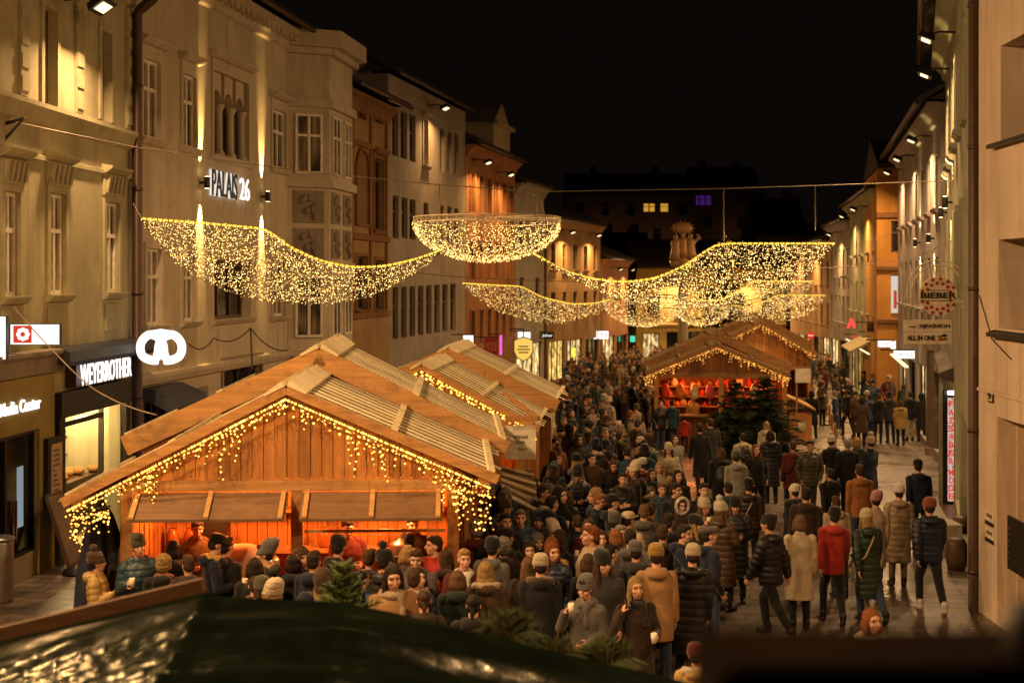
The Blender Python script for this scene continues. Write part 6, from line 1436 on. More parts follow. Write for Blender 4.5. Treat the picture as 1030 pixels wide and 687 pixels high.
def skin_mat():
    m, t, b = nodes('skin'); oi = t.nodes.new('ShaderNodeObjectInfo'); n = noisef(t, coords(t), 30, 3)
    a = ramp(t, oi.outputs['Random'], [(0, (.50, .27, .17)), (.5, (.62, .36, .24)), (1, (.42, .22, .13))]); a = mixc(t, mathn(t, 'MULTIPLY', n, .3), a, (.35, .14, .09)); t.links.new(a, b.inputs['Base Color'])
    b.inputs['Roughness'].default_value = .5; b.inputs['Subsurface Weight'].default_value = 0; return m
M_SKIN = skin_mat(); M_EYE = plain('eye_dark', (.03, .02, .015), .3); M_EYEW = plain('eye_white', (.55, .48, .42), .3); M_LIP = plain('lips', (.34, .10, .08), .5); M_BROW = plain('eyebrow', (.06, .035, .02), .8)
def hair_mat():
    m, t, b = nodes('hair_strands'); oi = t.nodes.new('ShaderNodeObjectInfo'); s = noisef(t, coords(t, (70, 70, 7)), 1.6, 4, .7); a = mixc(t, 1.0, oi.outputs['Color'], ramp(t, s, [(.3, .25), (.7, 1.25)]), 'MULTIPLY')
    t.links.new(a, b.inputs['Base Color']); b.inputs['Roughness'].default_value = .6; b.inputs['Specular IOR Level'].default_value = .3; bump(t, b, s, .9, .02); return m
M_COAT = cloth('coat_fabric', .8, 160, .3, .15); M_NYLON = cloth('quilted_nylon', .48, 60, .25, .0, .4); M_TROU = cloth('trouser_cloth', .85, 180, .3); M_KNIT = cloth('knit_wool', .95, 90, .35, .3); M_HAIR = hair_mat(); M_LEATH = cloth('shoe_leather', .5, 40, .3, .0, .4); M_FUR = cloth('faux_fur', .9, 60, .5, .5)
def post_body(p):
    J = joints(p)
    def f(m):
        for x in (M_SKIN, M_EYE, M_LIP, M_BROW, M_EYEW): m.materials.append(x)
        c = np.empty(len(m.polygons)*3); m.polygons.foreach_get('center', c); c = c.reshape(-1, 3); q = (c-J['head']) @ J['hM']+v3(0, 0, 1.53); idx = np.zeros(len(c), int); fr = q[:, 1] < -.03
        ax = np.abs(q[:, 0]); e = ((ax-.031)/.017)**2+((q[:, 2]-1.644)/.0085)**2 < 1; idx[fr & e] = 4; e = ((ax-.031)/.0085)**2+((q[:, 2]-1.644)/.009)**2 < 1; idx[fr & e] = 1
        idx[fr & (np.abs(q[:, 2]-1.668+.25*(ax-.03)) < .0055) & (ax > .013) & (ax < .05)] = 3; idx[fr & (np.abs(q[:, 2]-1.579) < .0075) & (ax < .023) & (q[:, 1] < -.06)] = 2
        m.polygons.foreach_set('material_index', idx.astype(np.int32))
        # sink the eye sockets a little
        v = getv(m); q = (v-J['head']) @ J['hM']+v3(0, 0, 1.53); g = np.exp(-(((np.abs(q[:, 0])-.031)/.016)**2+((q[:, 2]-1.646)/.012)**2))*(q[:, 1] < -.03); v += (J['hM'] @ v3(0, 1, 0))[None]*(g*.009)[:, None]; m.vertices.foreach_set('co', v.ravel())
    return f
def post_coat(p, st, seed, mat):
    J = joints(p)
    def f(m):
        m.materials.append(mat); v = getv(m); n = getn(m); d = wob(v, 9, seed)*.010+wob(v, 22, seed+1)*.006
        if st['quilt']:
            # seams run across the body and across each sleeve
            prm = v[:, 2].copy(); best = np.full(len(v), 9.)
            for sd in 'LR':
                for a, b in ((J['sh'+sd], J['el'+sd]), (J['el'+sd], J['wr'+sd])):
                    e = b-a; t = np.clip(((v-a) @ e)/(e @ e), 0, 1); dist = np.linalg.norm(v-a-t[:, None]*e, axis=1); use = (dist < best) & (dist < .10) & (np.abs(v[:, 0]) > .17*st['w']-.0); best[use] = dist[use]; prm[use] = (t*np.linalg.norm(e))[use]+(0 if a is J['sh'+sd] else .285)
            d = d*.7+(np.abs(np.sin(prm*math.pi/st['quilt']))**.6-.6)*st['amp']
        m.vertices.foreach_set('co', (v+n*d[:, None]).ravel())
    return f
def post_simple(mat, f1=10, a1=.005, seed=1):
    def f(m): m.materials.append(mat); v = getv(m); n = getn(m); m.vertices.foreach_set('co', (v+n*(wob(v, f1, seed)*a1+wob(v, f1*2.6, seed+1)*a1*.5)[:, None]).ravel())
    return f
# ---- heads' hair and hats: modelled about the head joint (origin there)
def HS(): return Solid()
def hat_jobs():
    o = 1.53; E = lambda S, c, r: S.ell((c[0], c[1], c[2]-o), r)
    S = HS(); E(S, (0, .028, 1.68), (.082, .092, .092)); E(S, (0, .05, 1.63), (.078, .068, .075)); E(S, (0, -.02, 1.735), (.07, .07, .035)); want(('hair', 'short'), S, .011, 2, post_simple(M_HAIR, 60, .006, 3))
    S = HS(); E(S, (0, .028, 1.68), (.088, .097, .098)); E(S, (0, .055, 1.62), (.092, .07, .1)); E(S, (0, .07, 1.5), (.105, .055, .14)); E(S, (0, .085, 1.38), (.10, .045, .13))
    for s in (-1, 1): S.cap((.075*s, .01, 1.66-o), (.088*s, -.02, 1.50-o), .03, .032); S.cap((.088*s, -.02, 1.50-o), (.085*s, -.06, 1.37-o), .032, .018)
    want(('hair', 'long'), S, .011, 3, post_simple(M_HAIR, 34, .007, 5))
    S = HS(); E(S, (0, .028, 1.68), (.088, .097, .097)); E(S, (0, .05, 1.60), (.098, .075, .1))
    for s in (-1, 1): S.cap((.076*s, .005, 1.67-o), (.088*s, -.01, 1.54-o), .03, .03)
    want(('hair', 'bob'), S, .011, 3, post_simple(M_HAIR, 40, .006, 7))
    S = HS(); E(S, (0, .028, 1.68), (.082, .092, .092)); E(S, (0, .05, 1.63), (.076, .066, .07)); S.cap((0, .11, 1.69-o), (0, .15, 1.50-o), .032, .02); S.ell((0, .125, 1.70-o), (.04, .04, .04)); want(('hair', 'ponytail'), S, .011, 2, post_simple(M_HAIR, 50, .005, 9))
    S = HS(); E(S, (0, .025, 1.69), (.1, .105, .105)); E(S, (0, .05, 1.63), (.1, .08, .09)); want(('hair', 'curly'), S, .011, 1, post_simple(M_HAIR, 95, .014, 11))
    def ell_lathe(S, prof, cy_, sy, tilt=0):
        S.loft([(0, cy_-(z-1.66)*tilt*-1, z-o, r, r*sy) for r, z in prof], 20)
    S = HS(); ell_lathe(S, [(.094, 1.655), (.101, 1.665), (.101, 1.705), (.095, 1.712), (.092, 1.75), (.075, 1.785), (.04, 1.805), (.01, 1.81)], .012, 1.14, .25); want(('hat', 'beanie'), S, .009, 2, post_simple(M_KNIT, 90, .004, 13))
    S = HS(); ell_lathe(S, [(.095, 1.65), (.103, 1.66), (.103, 1.71), (.098, 1.715), (.1, 1.76), (.085, 1.81), (.05, 1.84), (.01, 1.845)], .02, 1.14, .5); want(('hat', 'slouch'), S, .009, 2, post_simple(M_KNIT, 90, .005, 14))
    S = HS(); ell_lathe(S, [(.095, 1.65), (.104, 1.66), (.104, 1.71), (.098, 1.715), (.096, 1.76), (.075, 1.80), (.03, 1.82)], .012, 1.14, .2); S.ell((0, .045, 1.865-o), (.055, .055, .052)); want(('hat', 'pompom'), S, .009, 1, post_simple(M_KNIT, 110, .007, 15))
    S = HS(); ell_lathe(S, [(.09, 1.68), (.094, 1.69), (.09, 1.745), (.065, 1.775), (.02, 1.785)], .01, 1.12); S.ell((0, -.13, 1.69-o), (.07, .075, .01)); want(('hat', 'cap'), S, .008, 2, post_simple(M_COAT, 30, .002, 16))
    S = HS(); ell_lathe(S, [(.09, 1.675), (.1, 1.69), (.112, 1.72), (.1, 1.75), (.05, 1.765)], .0, 1.2); S.ell((0, -.125, 1.695-o), (.07, .05, .012)); want(('hat', 'flatcap'), S, .008, 2, post_simple(M_COAT, 30, .003, 17))
    S = HS(); n = 18
    for k in range(n):
        t = 2*math.pi*k/n; t2 = 2*math.pi*(k+1)/n; S.cap((.115*math.cos(t), -.045+.03*math.sin(t), 1.645-o+.135*math.sin(t)), (.115*math.cos(t2), -.045+.03*math.sin(t2), 1.645-o+.135*math.sin(t2)), .03, .03, 8)
    want(('hat', 'furrim'), S, .011, 1, post_simple(M_FUR, 120, .012, 19))
    # things about the neck, in the same frame
    S = HS(); n = 16
    for k in range(n):
        t = 2*math.pi*k/n; t2 = 2*math.pi*(k+1)/n; S.cap((.088*math.cos(t), .02+.088*math.sin(t), 1.475-o+.012*math.sin(t)), (.088*math.cos(t2), .02+.088*math.sin(t2), 1.475-o+.012*math.sin(t2)), .045, .045, 8)
    S.cap((.05, -.07, 1.46-o), (.07, -.135, 1.25-o), .035, .035); want(('neck', 'scarf'), S, .011, 2, post_simple(M_KNIT, 30, .008, 21))
    S = HS()
    for k in range(13):
        t = math.pi*(-.12+1.24*k/13); t2 = math.pi*(-.12+1.24*(k+1)/13); S.cap((.14*math.cos(t), .0+.13*math.sin(t), 1.455-o+.03*math.sin(t)), (.14*math.cos(t2), .13*math.sin(t2), 1.455-o+.03*math.sin(t2)), .05, .05, 8)
    want(('neck', 'furcollar'), S, .012, 1, post_simple(M_FUR, 100, .014, 23))
    # a backpack, about the neck joint
    S = HS(); S.ell((0, .20, 1.20-o), (.15, .09, .21)); S.ell((0, .26, 1.13-o), (.11, .06, .12)); 
    for s in (-1, 1): S.cap((.09*s, .13, 1.40-o), (.1*s, -.06, 1.46-o), .02, .02); S.cap((.1*s, -.06, 1.46-o), (.12*s, -.15, 1.25-o), .02, .02)
    want(('neck', 'backpack'), S, .012, 2, post_simple(M_NYLON, 20, .004, 25))
_S = HS()
for a_, b_ in (((-.1, .03, 1.49), (-.04, .19, 1.36)), ((-.04, .19, 1.36), (.12, .20, 1.08)), ((.12, .20, 1.08), (.22, .06, .98)), ((-.1, .03, 1.49), (-.03, -.17, 1.33)), ((-.03, -.17, 1.33), (.13, -.185, 1.08)), ((.13, -.185, 1.08), (.22, .03, .98))): _S.cap((a_[0], a_[1], a_[2]-1.53), (b_[0], b_[1], b_[2]-1.53), .016, .016, 8)
_S.ell((.235, .04, .90-1.53), (.045, .12, .09)); want(('neck', 'strap'), _S, .009, 2, post_simple(M_LEATH, 20, .001, 27))
hat_jobs()
for pn, p in POSES.items():
    want(('body', pn), body_solid(p), .0068, 2, post_body(p)); want(('trousers', pn), trouser_solid(p), .015, 3, post_simple(M_TROU, 16, .006, 31)); [want(('shoe', pn, sd), shoe_solid(p, sd), .012, 2, post_simple(M_LEATH, 10, .001, 33)) for sd in 'LR']
    for i, (cn, st) in enumerate(COATS.items()): want(('coat', pn, cn), coat_solid(p, st), .0135, 3, post_coat(p, st, 40+i, M_NYLON if 'puffer' in cn else M_COAT))
run_jobs()

COLS = {'black': (.012, .011, .012), 'charcoal': (.03, .029, .03), 'navy': (.012, .017, .04), 'brown': (.075, .042, .022), 'dark brown': (.035, .02, .012), 'olive': (.055, .05, .022), 'dark green': (.016, .032, .022), 'grey': (.12, .11, .10), 'light grey': (.28, .26, .23),
 'beige': (.40, .30, .19), 'cream': (.58, .48, .33), 'camel': (.34, .19, .08), 'caramel': (.33, .13, .035), 'red': (.42, .035, .02), 'maroon': (.12, .018, .014), 'teal': (.02, .055, .075), 'blue': (.03, .07, .17), 'purple': (.07, .03, .11), 'white': (.68, .62, .52), 'yellow': (.55, .36, .06), 'orange': (.55, .16, .03), 'rust': (.25, .075, .025), 'pink': (.5, .22, .2), 'gold': (.42, .28, .09), 'denim': (.035, .055, .11), 'mustard': (.40, .24, .05)}
HAIRC = {'black': (.012, .009, .008), 'dark': (.03, .017, .010), 'brown': (.075, .036, .016), 'light brown': (.17, .09, .04), 'blond': (.42, .27, .10), 'red': (.26, .075, .02), 'grey': (.3, .27, .24), 'ginger': (.32, .12, .035)}
CLAB = {'puffer': 'puffer jacket', 'longpuffer': 'long puffer coat', 'jacket': 'hooded jacket', 'coat': 'long wool coat', 'parka': 'parka', 'hoodup': 'coat with its hood up'}
HLAB = {'beanie': 'beanie', 'slouch': 'slouchy beanie', 'pompom': 'pompom hat', 'cap': 'peaked cap', 'flatcap': 'flat cap', 'furrim': 'fur hood'}
used_labels = {}
def part(name, mesh, parent, col, loc=None, M=None):
    o = bpy.data.objects.new(name, mesh); COL.objects.link(o); o.parent = parent; o.color = (*(c*CLOTH_K for c in col), 1)
    if loc is not None: o.matrix_local = Matrix.Translation(Vector(loc)) @ (Matrix(M.tolist()).to_4x4() if M is not None else Matrix.Identity(4))
    return o
NP = 0; CLOTH_K = .9
def jit(c, r=.12): k = 1+random.uniform(-r, r); return tuple(min(1, x*k) for x in c)
def person(x, y, h, face, ps, coat, cc, hair='short', hc='dark', hat=None, tc='black', neck=None, nc='cream', sc='black', hatc='black', label='', group=None, z=None):
    """face: degrees the person is turned from facing the camera (0) counter-clockwise seen from above; 180 = back to us"""
    global NP
    k = h/1.75; o = bpy.data.objects.new('person', PM[('body', ps)]); COL.objects.link(o); o.location = (x, y, (G(y) if z is None else z)); o.rotation_euler = (R(random.uniform(-2.5, 2.5)), R(random.uniform(-2.5, 2.5)), R(face)); o.scale = (k*random.uniform(.95, 1.05), k*random.uniform(.96, 1.05), k)
    J = joints(POSES[ps]); tag(o, label, 'person', group)
    part('coat', PM[('coat', ps, coat)], o, jit(COLS[cc])); part('trousers', PM[('trousers', ps)], o, jit(COLS[tc])); [part('shoe', PM[('shoe', ps, sd)], o, COLS[sc]) for sd in 'LR']
    if hair and coat != 'hoodup' or hair == 'long': part('hair', PM[('hair', hair)], o, jit(HAIRC[hc]), J['head'], J['hM'])
    if hat: part('fur_hood_rim' if hat == 'furrim' else 'hat', PM[('hat', hat)], o, jit(COLS[hatc]), J['head'], J['hM'])
    if neck: part({'scarf': 'scarf', 'furcollar': 'fur_collar', 'backpack': 'backpack', 'strap': 'shoulder_bag'}[neck], PM[('neck', neck)], o, jit(COLS[nc]), J['neck']+v3(0, -.02, .06))
    NP += 1; return o
def at_px(px, ytop, h):
    """where someone of height h stands whose head top is seen at (px, ytop)"""
    Y = F*(4.67-h)/(ytop-312); return PX(px, Y), Y
SPOTS = []
def put(px, yt, h, face, ps, coat, cc, label, **kw):
    x, y = at_px(px, yt, h); SPOTS.append((x, y)); assert label not in used_labels, label; used_labels[label] = 1
    return person(x, y, h, face, ps, coat, cc, label=label, **kw)
gW = 'people walking on the right lane'; gC = 'people in the middle of the crowd'; gH = 'people standing at the front hut'; gB = 'people deep in the crowd'; gS = 'people near the lit shops on the right'
# --- right lane, whole figures
put(776, 515, 1.78, 228, 'stride', 'puffer', 'black', 'man striding in black padded jacket and black beanie on the right lane', hat='beanie', group=gW)
put(804, 519, 1.66, 185, 'stand', 'coat', 'cream', 'woman in cream knee-length coat and black boots seen from behind', hair='bob', hc='light brown', group=gW)
put(836, 509, 1.74, 178, 'walk', 'jacket', 'red', 'man in bright red jacket and black beanie walking away', hat='beanie', group=gW)
put(876, 511, 1.70, 188, 'walk', 'longpuffer', 'dark green', 'woman in dark green long puffer coat with cream beanie and long blond hair', hat='beanie', hatc='cream', hair='long', hc='blond', tc='denim', neck='strap', nc='beige', group=gW)
put(903, 489, 1.68, 175, 'stand', 'longpuffer', 'beige', 'woman in long pale beige puffer coat with white beanie', hat='beanie', hatc='white', tc='beige', sc='brown', group=gW)
put(935, 499, 1.78, 182, 'walk', 'puffer', 'navy', 'man in navy puffer jacket, rust beanie and white trainers', hat='beanie', hatc='rust', sc='white', group=gW)
put(927, 461, 1.80, 172, 'walk', 'jacket', 'navy', 'man in dark blue jacket and black cap walking near the upright red sign', hat='cap', group=gW)
put(878, 496, 1.64, 180, 'stand', 'coat', 'beige', 'person in beige coat with pinkish hat partly behind the dark green coat', hat='slouch', hatc='pink', group=gW)
put(866, 467, 1.76, 182, 'stand', 'jacket', 'caramel', 'man in caramel jacket and jeans seen from behind', tc='denim', hc='brown', group=gW)
put(835, 470, 1.62, 200, 'walk', 'jacket', 'black', 'short dark-haired person in black coat with maroon scarf on the right lane', hc='dark', neck='scarf', nc='maroon', group=gW)
put(845, 500, 1.62, 180, 'stand', 'parka', 'beige', 'person in beige parka standing just beyond the red jacket', hc='brown', group=gW)
put(808, 490, 1.74, 170, 'stand', 'jacket', 'dark brown', 'man in dark brown jacket with dark hair seen from behind', hc='dark', group=gW)
put(796, 486, 1.60, 215, 'walk', 'parka', 'black', 'person in black coat with fluffy white beanie beside the brown jacket', hat='beanie', hatc='white', neck='furcollar', nc='charcoal', group=gW)
put(755, 482, 1.70, 175, 'stand', 'puffer', 'dark brown', 'person in dark brown puffer with black hat seen from behind', hat='beanie', neck='strap', nc='light grey', group=gW)
put(813, 443, 1.80, 0, 'pockets', 'puffer', 'olive', 'bearded man in olive jacket facing us with hands in pockets', hc='dark', tc='charcoal', group=gW)
put(795, 444, 1.70, 180, 'stand', 'parka', 'maroon', 'person in maroon parka seen from behind', hc='brown', neck='strap', nc='black', group=gW)
put(776, 433, 1.76, 178, 'stand', 'longpuffer', 'black', 'tall person in black long puffer seen from behind near the fir trees', hair='bob', hc='dark', group=gW)
put(764, 448, 1.66, 15, 'pockets', 'jacket', 'black', 'woman with long red hair and black jacket facing us', hair='long', hc='red', group=gW)
put(742, 454, 1.74, 182, 'stand', 'jacket', 'light grey', 'person in pale grey hooded jacket and grey beanie from behind', hat='beanie', hatc='grey', group=gW)
put(771, 424, 1.68, 170, 'stand', 'parka', 'cream', 'blond woman in cream parka with fur hood by the fir trees', hair='long', hc='blond', neck='furcollar', group=gW)
put(747, 436, 1.64, 190, 'stand', 'jacket', 'cream', 'person in cream jacket with backpack beside the fir tree', hc='dark', neck='backpack', nc='black', group=gW)
put(838, 440, 1.66, 190, 'folded', 'jacket', 'black', 'person with white pompom hat in the small group by the platform', hat='pompom', hatc='white', group=gW)
put(853, 442, 1.70, 175, 'cup', 'parka', 'black', 'person in black parka with pale hair in the small group', hc='grey', group=gW)
put(863, 440, 1.68, 200, 'stand', 'jacket', 'charcoal', 'blond person in charcoal jacket in the small group by the platform', hair='bob', hc='blond', group=gW)
put(875, 441, 1.74, 215, 'folded', 'coat', 'navy', 'person in long navy coat with cream pompom hat in the small group', hat='pompom', hatc='cream', group=gW)
# --- near the lit shops, right
for i, (px, yt, h, f, ps, ct, cc, lb, kw) in enumerate([
 (852, 391, 1.74, 190, 'walk', 'jacket', 'black', 'man in black jacket walking towards the lit shops with a camel scarf', dict(neck='scarf', nc='camel')),
 (866, 399, 1.70, 180, 'stand', 'coat', 'brown', 'person in long brown coat standing in front of the lit shops', dict(hair='bob')),
 (874, 397, 1.70, 182, 'stand', 'jacket', 'blue', 'person in blue jacket and jeans before the lit shops', dict(tc='denim')),
 (883, 396, 1.74, 178, 'stand', 'jacket', 'black', 'man in black jacket and brown hair before the lit shops', dict(hc='brown')),
 (896, 395, 1.76, 180, 'pockets', 'jacket', 'charcoal', 'man in charcoal jacket with black beanie before the lit shops', dict(hat='beanie')),
 (906, 403, 1.55, 175, 'stand', 'parka', 'gold', 'short person in gold parka between dark coats at the shops', dict(hair='long', hc='brown')),
 (915, 394, 1.76, 185, 'stand', 'jacket', 'black', 'man in black jacket and beige trousers at the shop row', dict(tc='beige')),
 (927, 395, 1.74, 170, 'stand', 'coat', 'black', 'person in long black coat closest to the grey pillar', dict(hair='bob', hc='black')),
 (818, 393, 1.72, 160, 'stand', 'coat', 'black', 'lone person in long black coat standing beside the hut side counter', dict(hair='bob', hc='black'))]): put(px, yt, h, f, ps, ct, cc, lb, group=gS, **kw)
# --- middle of the crowd
L = [
 (560, 441, 1.76, 60, 'pockets', 'coat', 'black', 'man in long black coat standing at the second hut post', dict(hc='dark')),
 (581, 438, 1.76, 10, 'folded', 'hoodup', 'olive', 'woman in long olive coat with hood up facing us by the second hut', dict(hair=None)),
 (609, 443, 1.72, 185, 'stand', 'puffer', 'brown', 'person in brown puffer and black beanie from behind', dict(hat='beanie')),
 (622, 433, 1.74, 150, 'stand', 'parka', 'olive', 'person in olive parka with brown hair in mid crowd', dict(hc='brown')),
 (618, 463, 1.66, 5, 'both', 'coat', 'black', 'woman with long brown hair in black coat facing us, hands joined', dict(hair='long', hc='brown')),
 (637, 470, 1.66, -8, 'both', 'jacket', 'black', 'red-haired woman in black jacket with cream fur collar', dict(hair='long', hc='red', neck='furcollar')),
 (651, 443, 1.80, 0, 'pockets', 'jacket', 'navy', 'tall bearded man in navy jacket facing us in mid crowd', dict(hc='dark')),
 (657, 472, 1.62, 12, 'cup', 'jacket', 'beige', 'woman in beige jacket with teal scarf facing us', dict(hair='long', hc='brown', neck='scarf', nc='teal')),
 (667, 465, 1.66, -12, 'stand', 'coat', 'beige', 'blond woman in long beige coat facing us', dict(hair='long', hc='blond')),
 (675, 447, 1.66, 0, 'both', 'coat', 'cream', 'woman in cream wool coat and cream beanie facing us', dict(hat='beanie', hatc='cream', hair='long', hc='brown')),
 (682, 436, 1.70, 25, 'walk', 'jacket', 'light grey', 'dark-haired woman in light grey jacket turning our way', dict(hair='bob', hc='dark')),
 (682, 473, 1.68, -20, 'turned', 'coat', 'black', 'woman with dark long hair and black coat beyond the moustached man', dict(hair='long', hc='dark')),
 (643, 441, 1.66, 180, 'stand', 'coat', 'camel', 'person in camel coat with cream beanie from behind', dict(hat='beanie', hatc='cream')),
 (666, 487, 1.58, 10, 'stand', 'jacket', 'teal', 'short smiling person in teal jacket with brown hair', dict(hc='light brown')),
 (679, 486, 1.78, 20, 'turned', 'coat', 'black', 'man with dark hair in long black coat turned to the side', dict(hc='dark')),
 (706, 486, 1.76, 0, 'cup', 'jacket', 'black', 'dark-haired man in black jacket facing the camera with a cup', dict(hc='black')),
 (684, 501, 1.62, 15, 'both', 'hoodup', 'dark brown', 'woman with white fur rim round her hood', dict(hat='furrim', hatc='white', hair=None)),
 (708, 503, 1.64, 30, 'drink', 'jacket', 'beige', 'woman in beige jacket with cream pompom hat drinking', dict(hat='pompom', hatc='cream', hair='long', hc='light brown')),
 (728, 507, 1.66, 140, 'folded', 'longpuffer', 'brown', 'woman with big white pompom hat and brown long puffer', dict(hat='pompom', hatc='white', hair='long', hc='light brown')),
 (741, 501, 1.66, -10, 'both', 'longpuffer', 'black', 'woman in black long puffer and black beanie holding a cup to us', dict(hat='beanie', hair='long', hc='light brown')),
 (732, 486, 1.62, 185, 'stand', 'jacket', 'teal', 'person in pale teal jacket with hood seen from behind', dict(hc='dark', coat2=1)),
 (724, 451, 1.70, 180, 'stand', 'jacket', 'black', 'person with black backpack and light brown bob', dict(hair='bob', hc='light brown', neck='backpack', nc='charcoal')),
 (706, 424, 1.84, 178, 'stride', 'coat', 'black', 'tall man in long black coat in front of the hut with red shelves', dict(hc='dark')),
 (717, 421, 1.84, 200, 'stand', 'coat', 'charcoal', 'tall man in charcoal coat beside another before the red shelves', dict(hc='brown')),
 (600, 496, 1.76, 70, 'both', 'jacket', 'navy', 'ginger man in navy hooded jacket looking down at a phone', dict(hc='ginger')),
 (620, 498, 1.76, 95, 'cup', 'jacket', 'black', 'man in black peaked cap seen from the side', dict(hat='cap')),
 (644, 508, 1.70, 170, 'stand', 'jacket', 'grey', 'man with light brown hair in grey jacket from behind', dict(hc='light brown')),
 (656, 506, 1.72, 110, 'turned', 'jacket', 'brown', 'man with brown hair in brown jacket facing left', dict(hc='brown')),
 (632, 516, 1.68, 150, 'folded', 'jacket', 'cream', 'person in cream peaked cap and cream jacket', dict(hat='cap', hatc='cream', neck='scarf', nc='cream')),
 (614, 518, 1.66, 160, 'stand', 'parka', 'charcoal', 'person in grey patterned slouchy beanie from behind', dict(hat='slouch', hatc='grey')),
 (592, 523, 1.66, -20, 'cup', 'jacket', 'maroon', 'woman with brown hair and maroon jacket facing us', dict(hair='long', hc='brown')),
 (609, 534, 1.64, 10, 'stand', 'jacket', 'rust', 'woman with long brown hair and rust jacket facing us', dict(hair='long', hc='brown')),
 (567, 533, 1.66, -60, 'turnedr', 'coat', 'black', 'woman with long reddish brown hair looking to the right', dict(hair='long', hc='brown')),
 (621, 533, 1.66, 165, 'stand', 'jacket', 'black', 'person with ginger bob seen from behind', dict(hair='bob', hc='ginger')),
 (637, 533, 1.74, 170, 'pockets', 'jacket', 'grey', 'man with dark short hair and grey jacket from behind', dict(hc='dark')),
 (618, 549, 1.66, 120, 'stand', 'jacket', 'charcoal', 'dark-haired man in charcoal jacket facing left', dict(hc='black')),
 (644, 546, 1.70, 178, 'stand', 'jacket', 'charcoal', 'man in blue-grey beanie and charcoal jacket from behind', dict(hat='beanie', hatc='grey')),
 (662, 550, 1.80, 180, 'stand', 'parka', 'camel', 'man in camel brown parka and mustard beanie seen from behind', dict(hat='beanie', hatc='mustard', tc='denim')),
 (691, 549, 1.74, 175, 'stand', 'longpuffer', 'black', 'person in long black puffer and cream ribbed beanie from behind', dict(hat='beanie', hatc='cream')),
 (688, 528, 1.78, 75, 'drink', 'jacket', 'navy', 'dark-haired man in navy jacket raising a cup to his mouth', dict(hc='dark')),
 (701, 521, 1.70, 60, 'stand', 'jacket', 'black', 'woman with black beanie and blond hair seen from the side', dict(hat='beanie', hair='long', hc='blond')),
 (717, 530, 1.80, 105, 'pockets', 'jacket', 'navy', 'man in grey flat cap and navy jacket with jeans facing left', dict(hat='flatcap', hatc='grey', tc='denim')),
 (675, 517, 1.74, 160, 'stand', 'jacket', 'black', 'person in black hooded jacket between cap wearers', dict(hc='dark')),
 (670, 528, 1.70, 150, 'cup', 'jacket', 'dark brown', 'person in dark brown jacket with a raised arm', dict(hc='brown')),
 (542, 516, 1.68, 0, 'pockets', 'puffer', 'purple', 'older person in purple-blue jacket with pale blue beanie facing us', dict(hat='beanie', hatc='blue')),
 (554, 515, 1.70, 40, 'cup', 'jacket', 'charcoal', 'person in charcoal beanie leaning in beside the pale blue hat', dict(hat='beanie', hatc='charcoal')),
 (543, 489, 1.76, 80, 'stand', 'jacket', 'dark brown', 'man in dark brown jacket under the slatted lean-to', dict(hc='brown')),
 (560, 499, 1.78, 140, 'folded', 'parka', 'black', 'person in big black parka below the second hut post', dict(hc='dark')),
 (537, 545, 1.64, 5, 'stand', 'jacket', 'black', 'woman with black hair in black jacket facing us near the fur hood', dict(hair='long', hc='black')),
 (551, 541, 1.66, 170, 'stand', 'jacket', 'mustard', 'woman in mustard jacket with auburn long hair from behind', dict(hair='long', hc='red')),
 (541, 560, 1.72, 180, 'stand', 'parka', 'black', 'person in huge black parka with fur collar and cream beanie from behind', dict(hat='beanie', hatc='cream', neck='furcollar', nc='brown')),
 (595, 556, 1.68, 178, 'stand', 'coat', 'black', 'woman in long black coat with reddish brown bob from behind', dict(hair='bob', hc='brown')),
 (591, 540, 1.66, 165, 'stand', 'jacket', 'charcoal', 'person with black curly hair seen from behind', dict(hair='curly', hc='black')),
 (588, 581, 1.70, -30, 'drink', 'parka', 'grey', 'woman in grey beanie and grey cape eating a snack', dict(hat='beanie', hatc='grey', neck='scarf', nc='grey')),
 (643, 582, 1.70, 15, 'phone', 'coat', 'dark brown', 'blond woman in dark brown coat on the phone holding a cup', dict(hair='long', hc='blond', neck='scarf', nc='black')),
]
for px, yt, h, f, ps, ct, cc, lb, kw in L: kw.pop('coat2', 0); put(px, yt, h, f, ps, ct, cc, lb, group=gC, **kw)
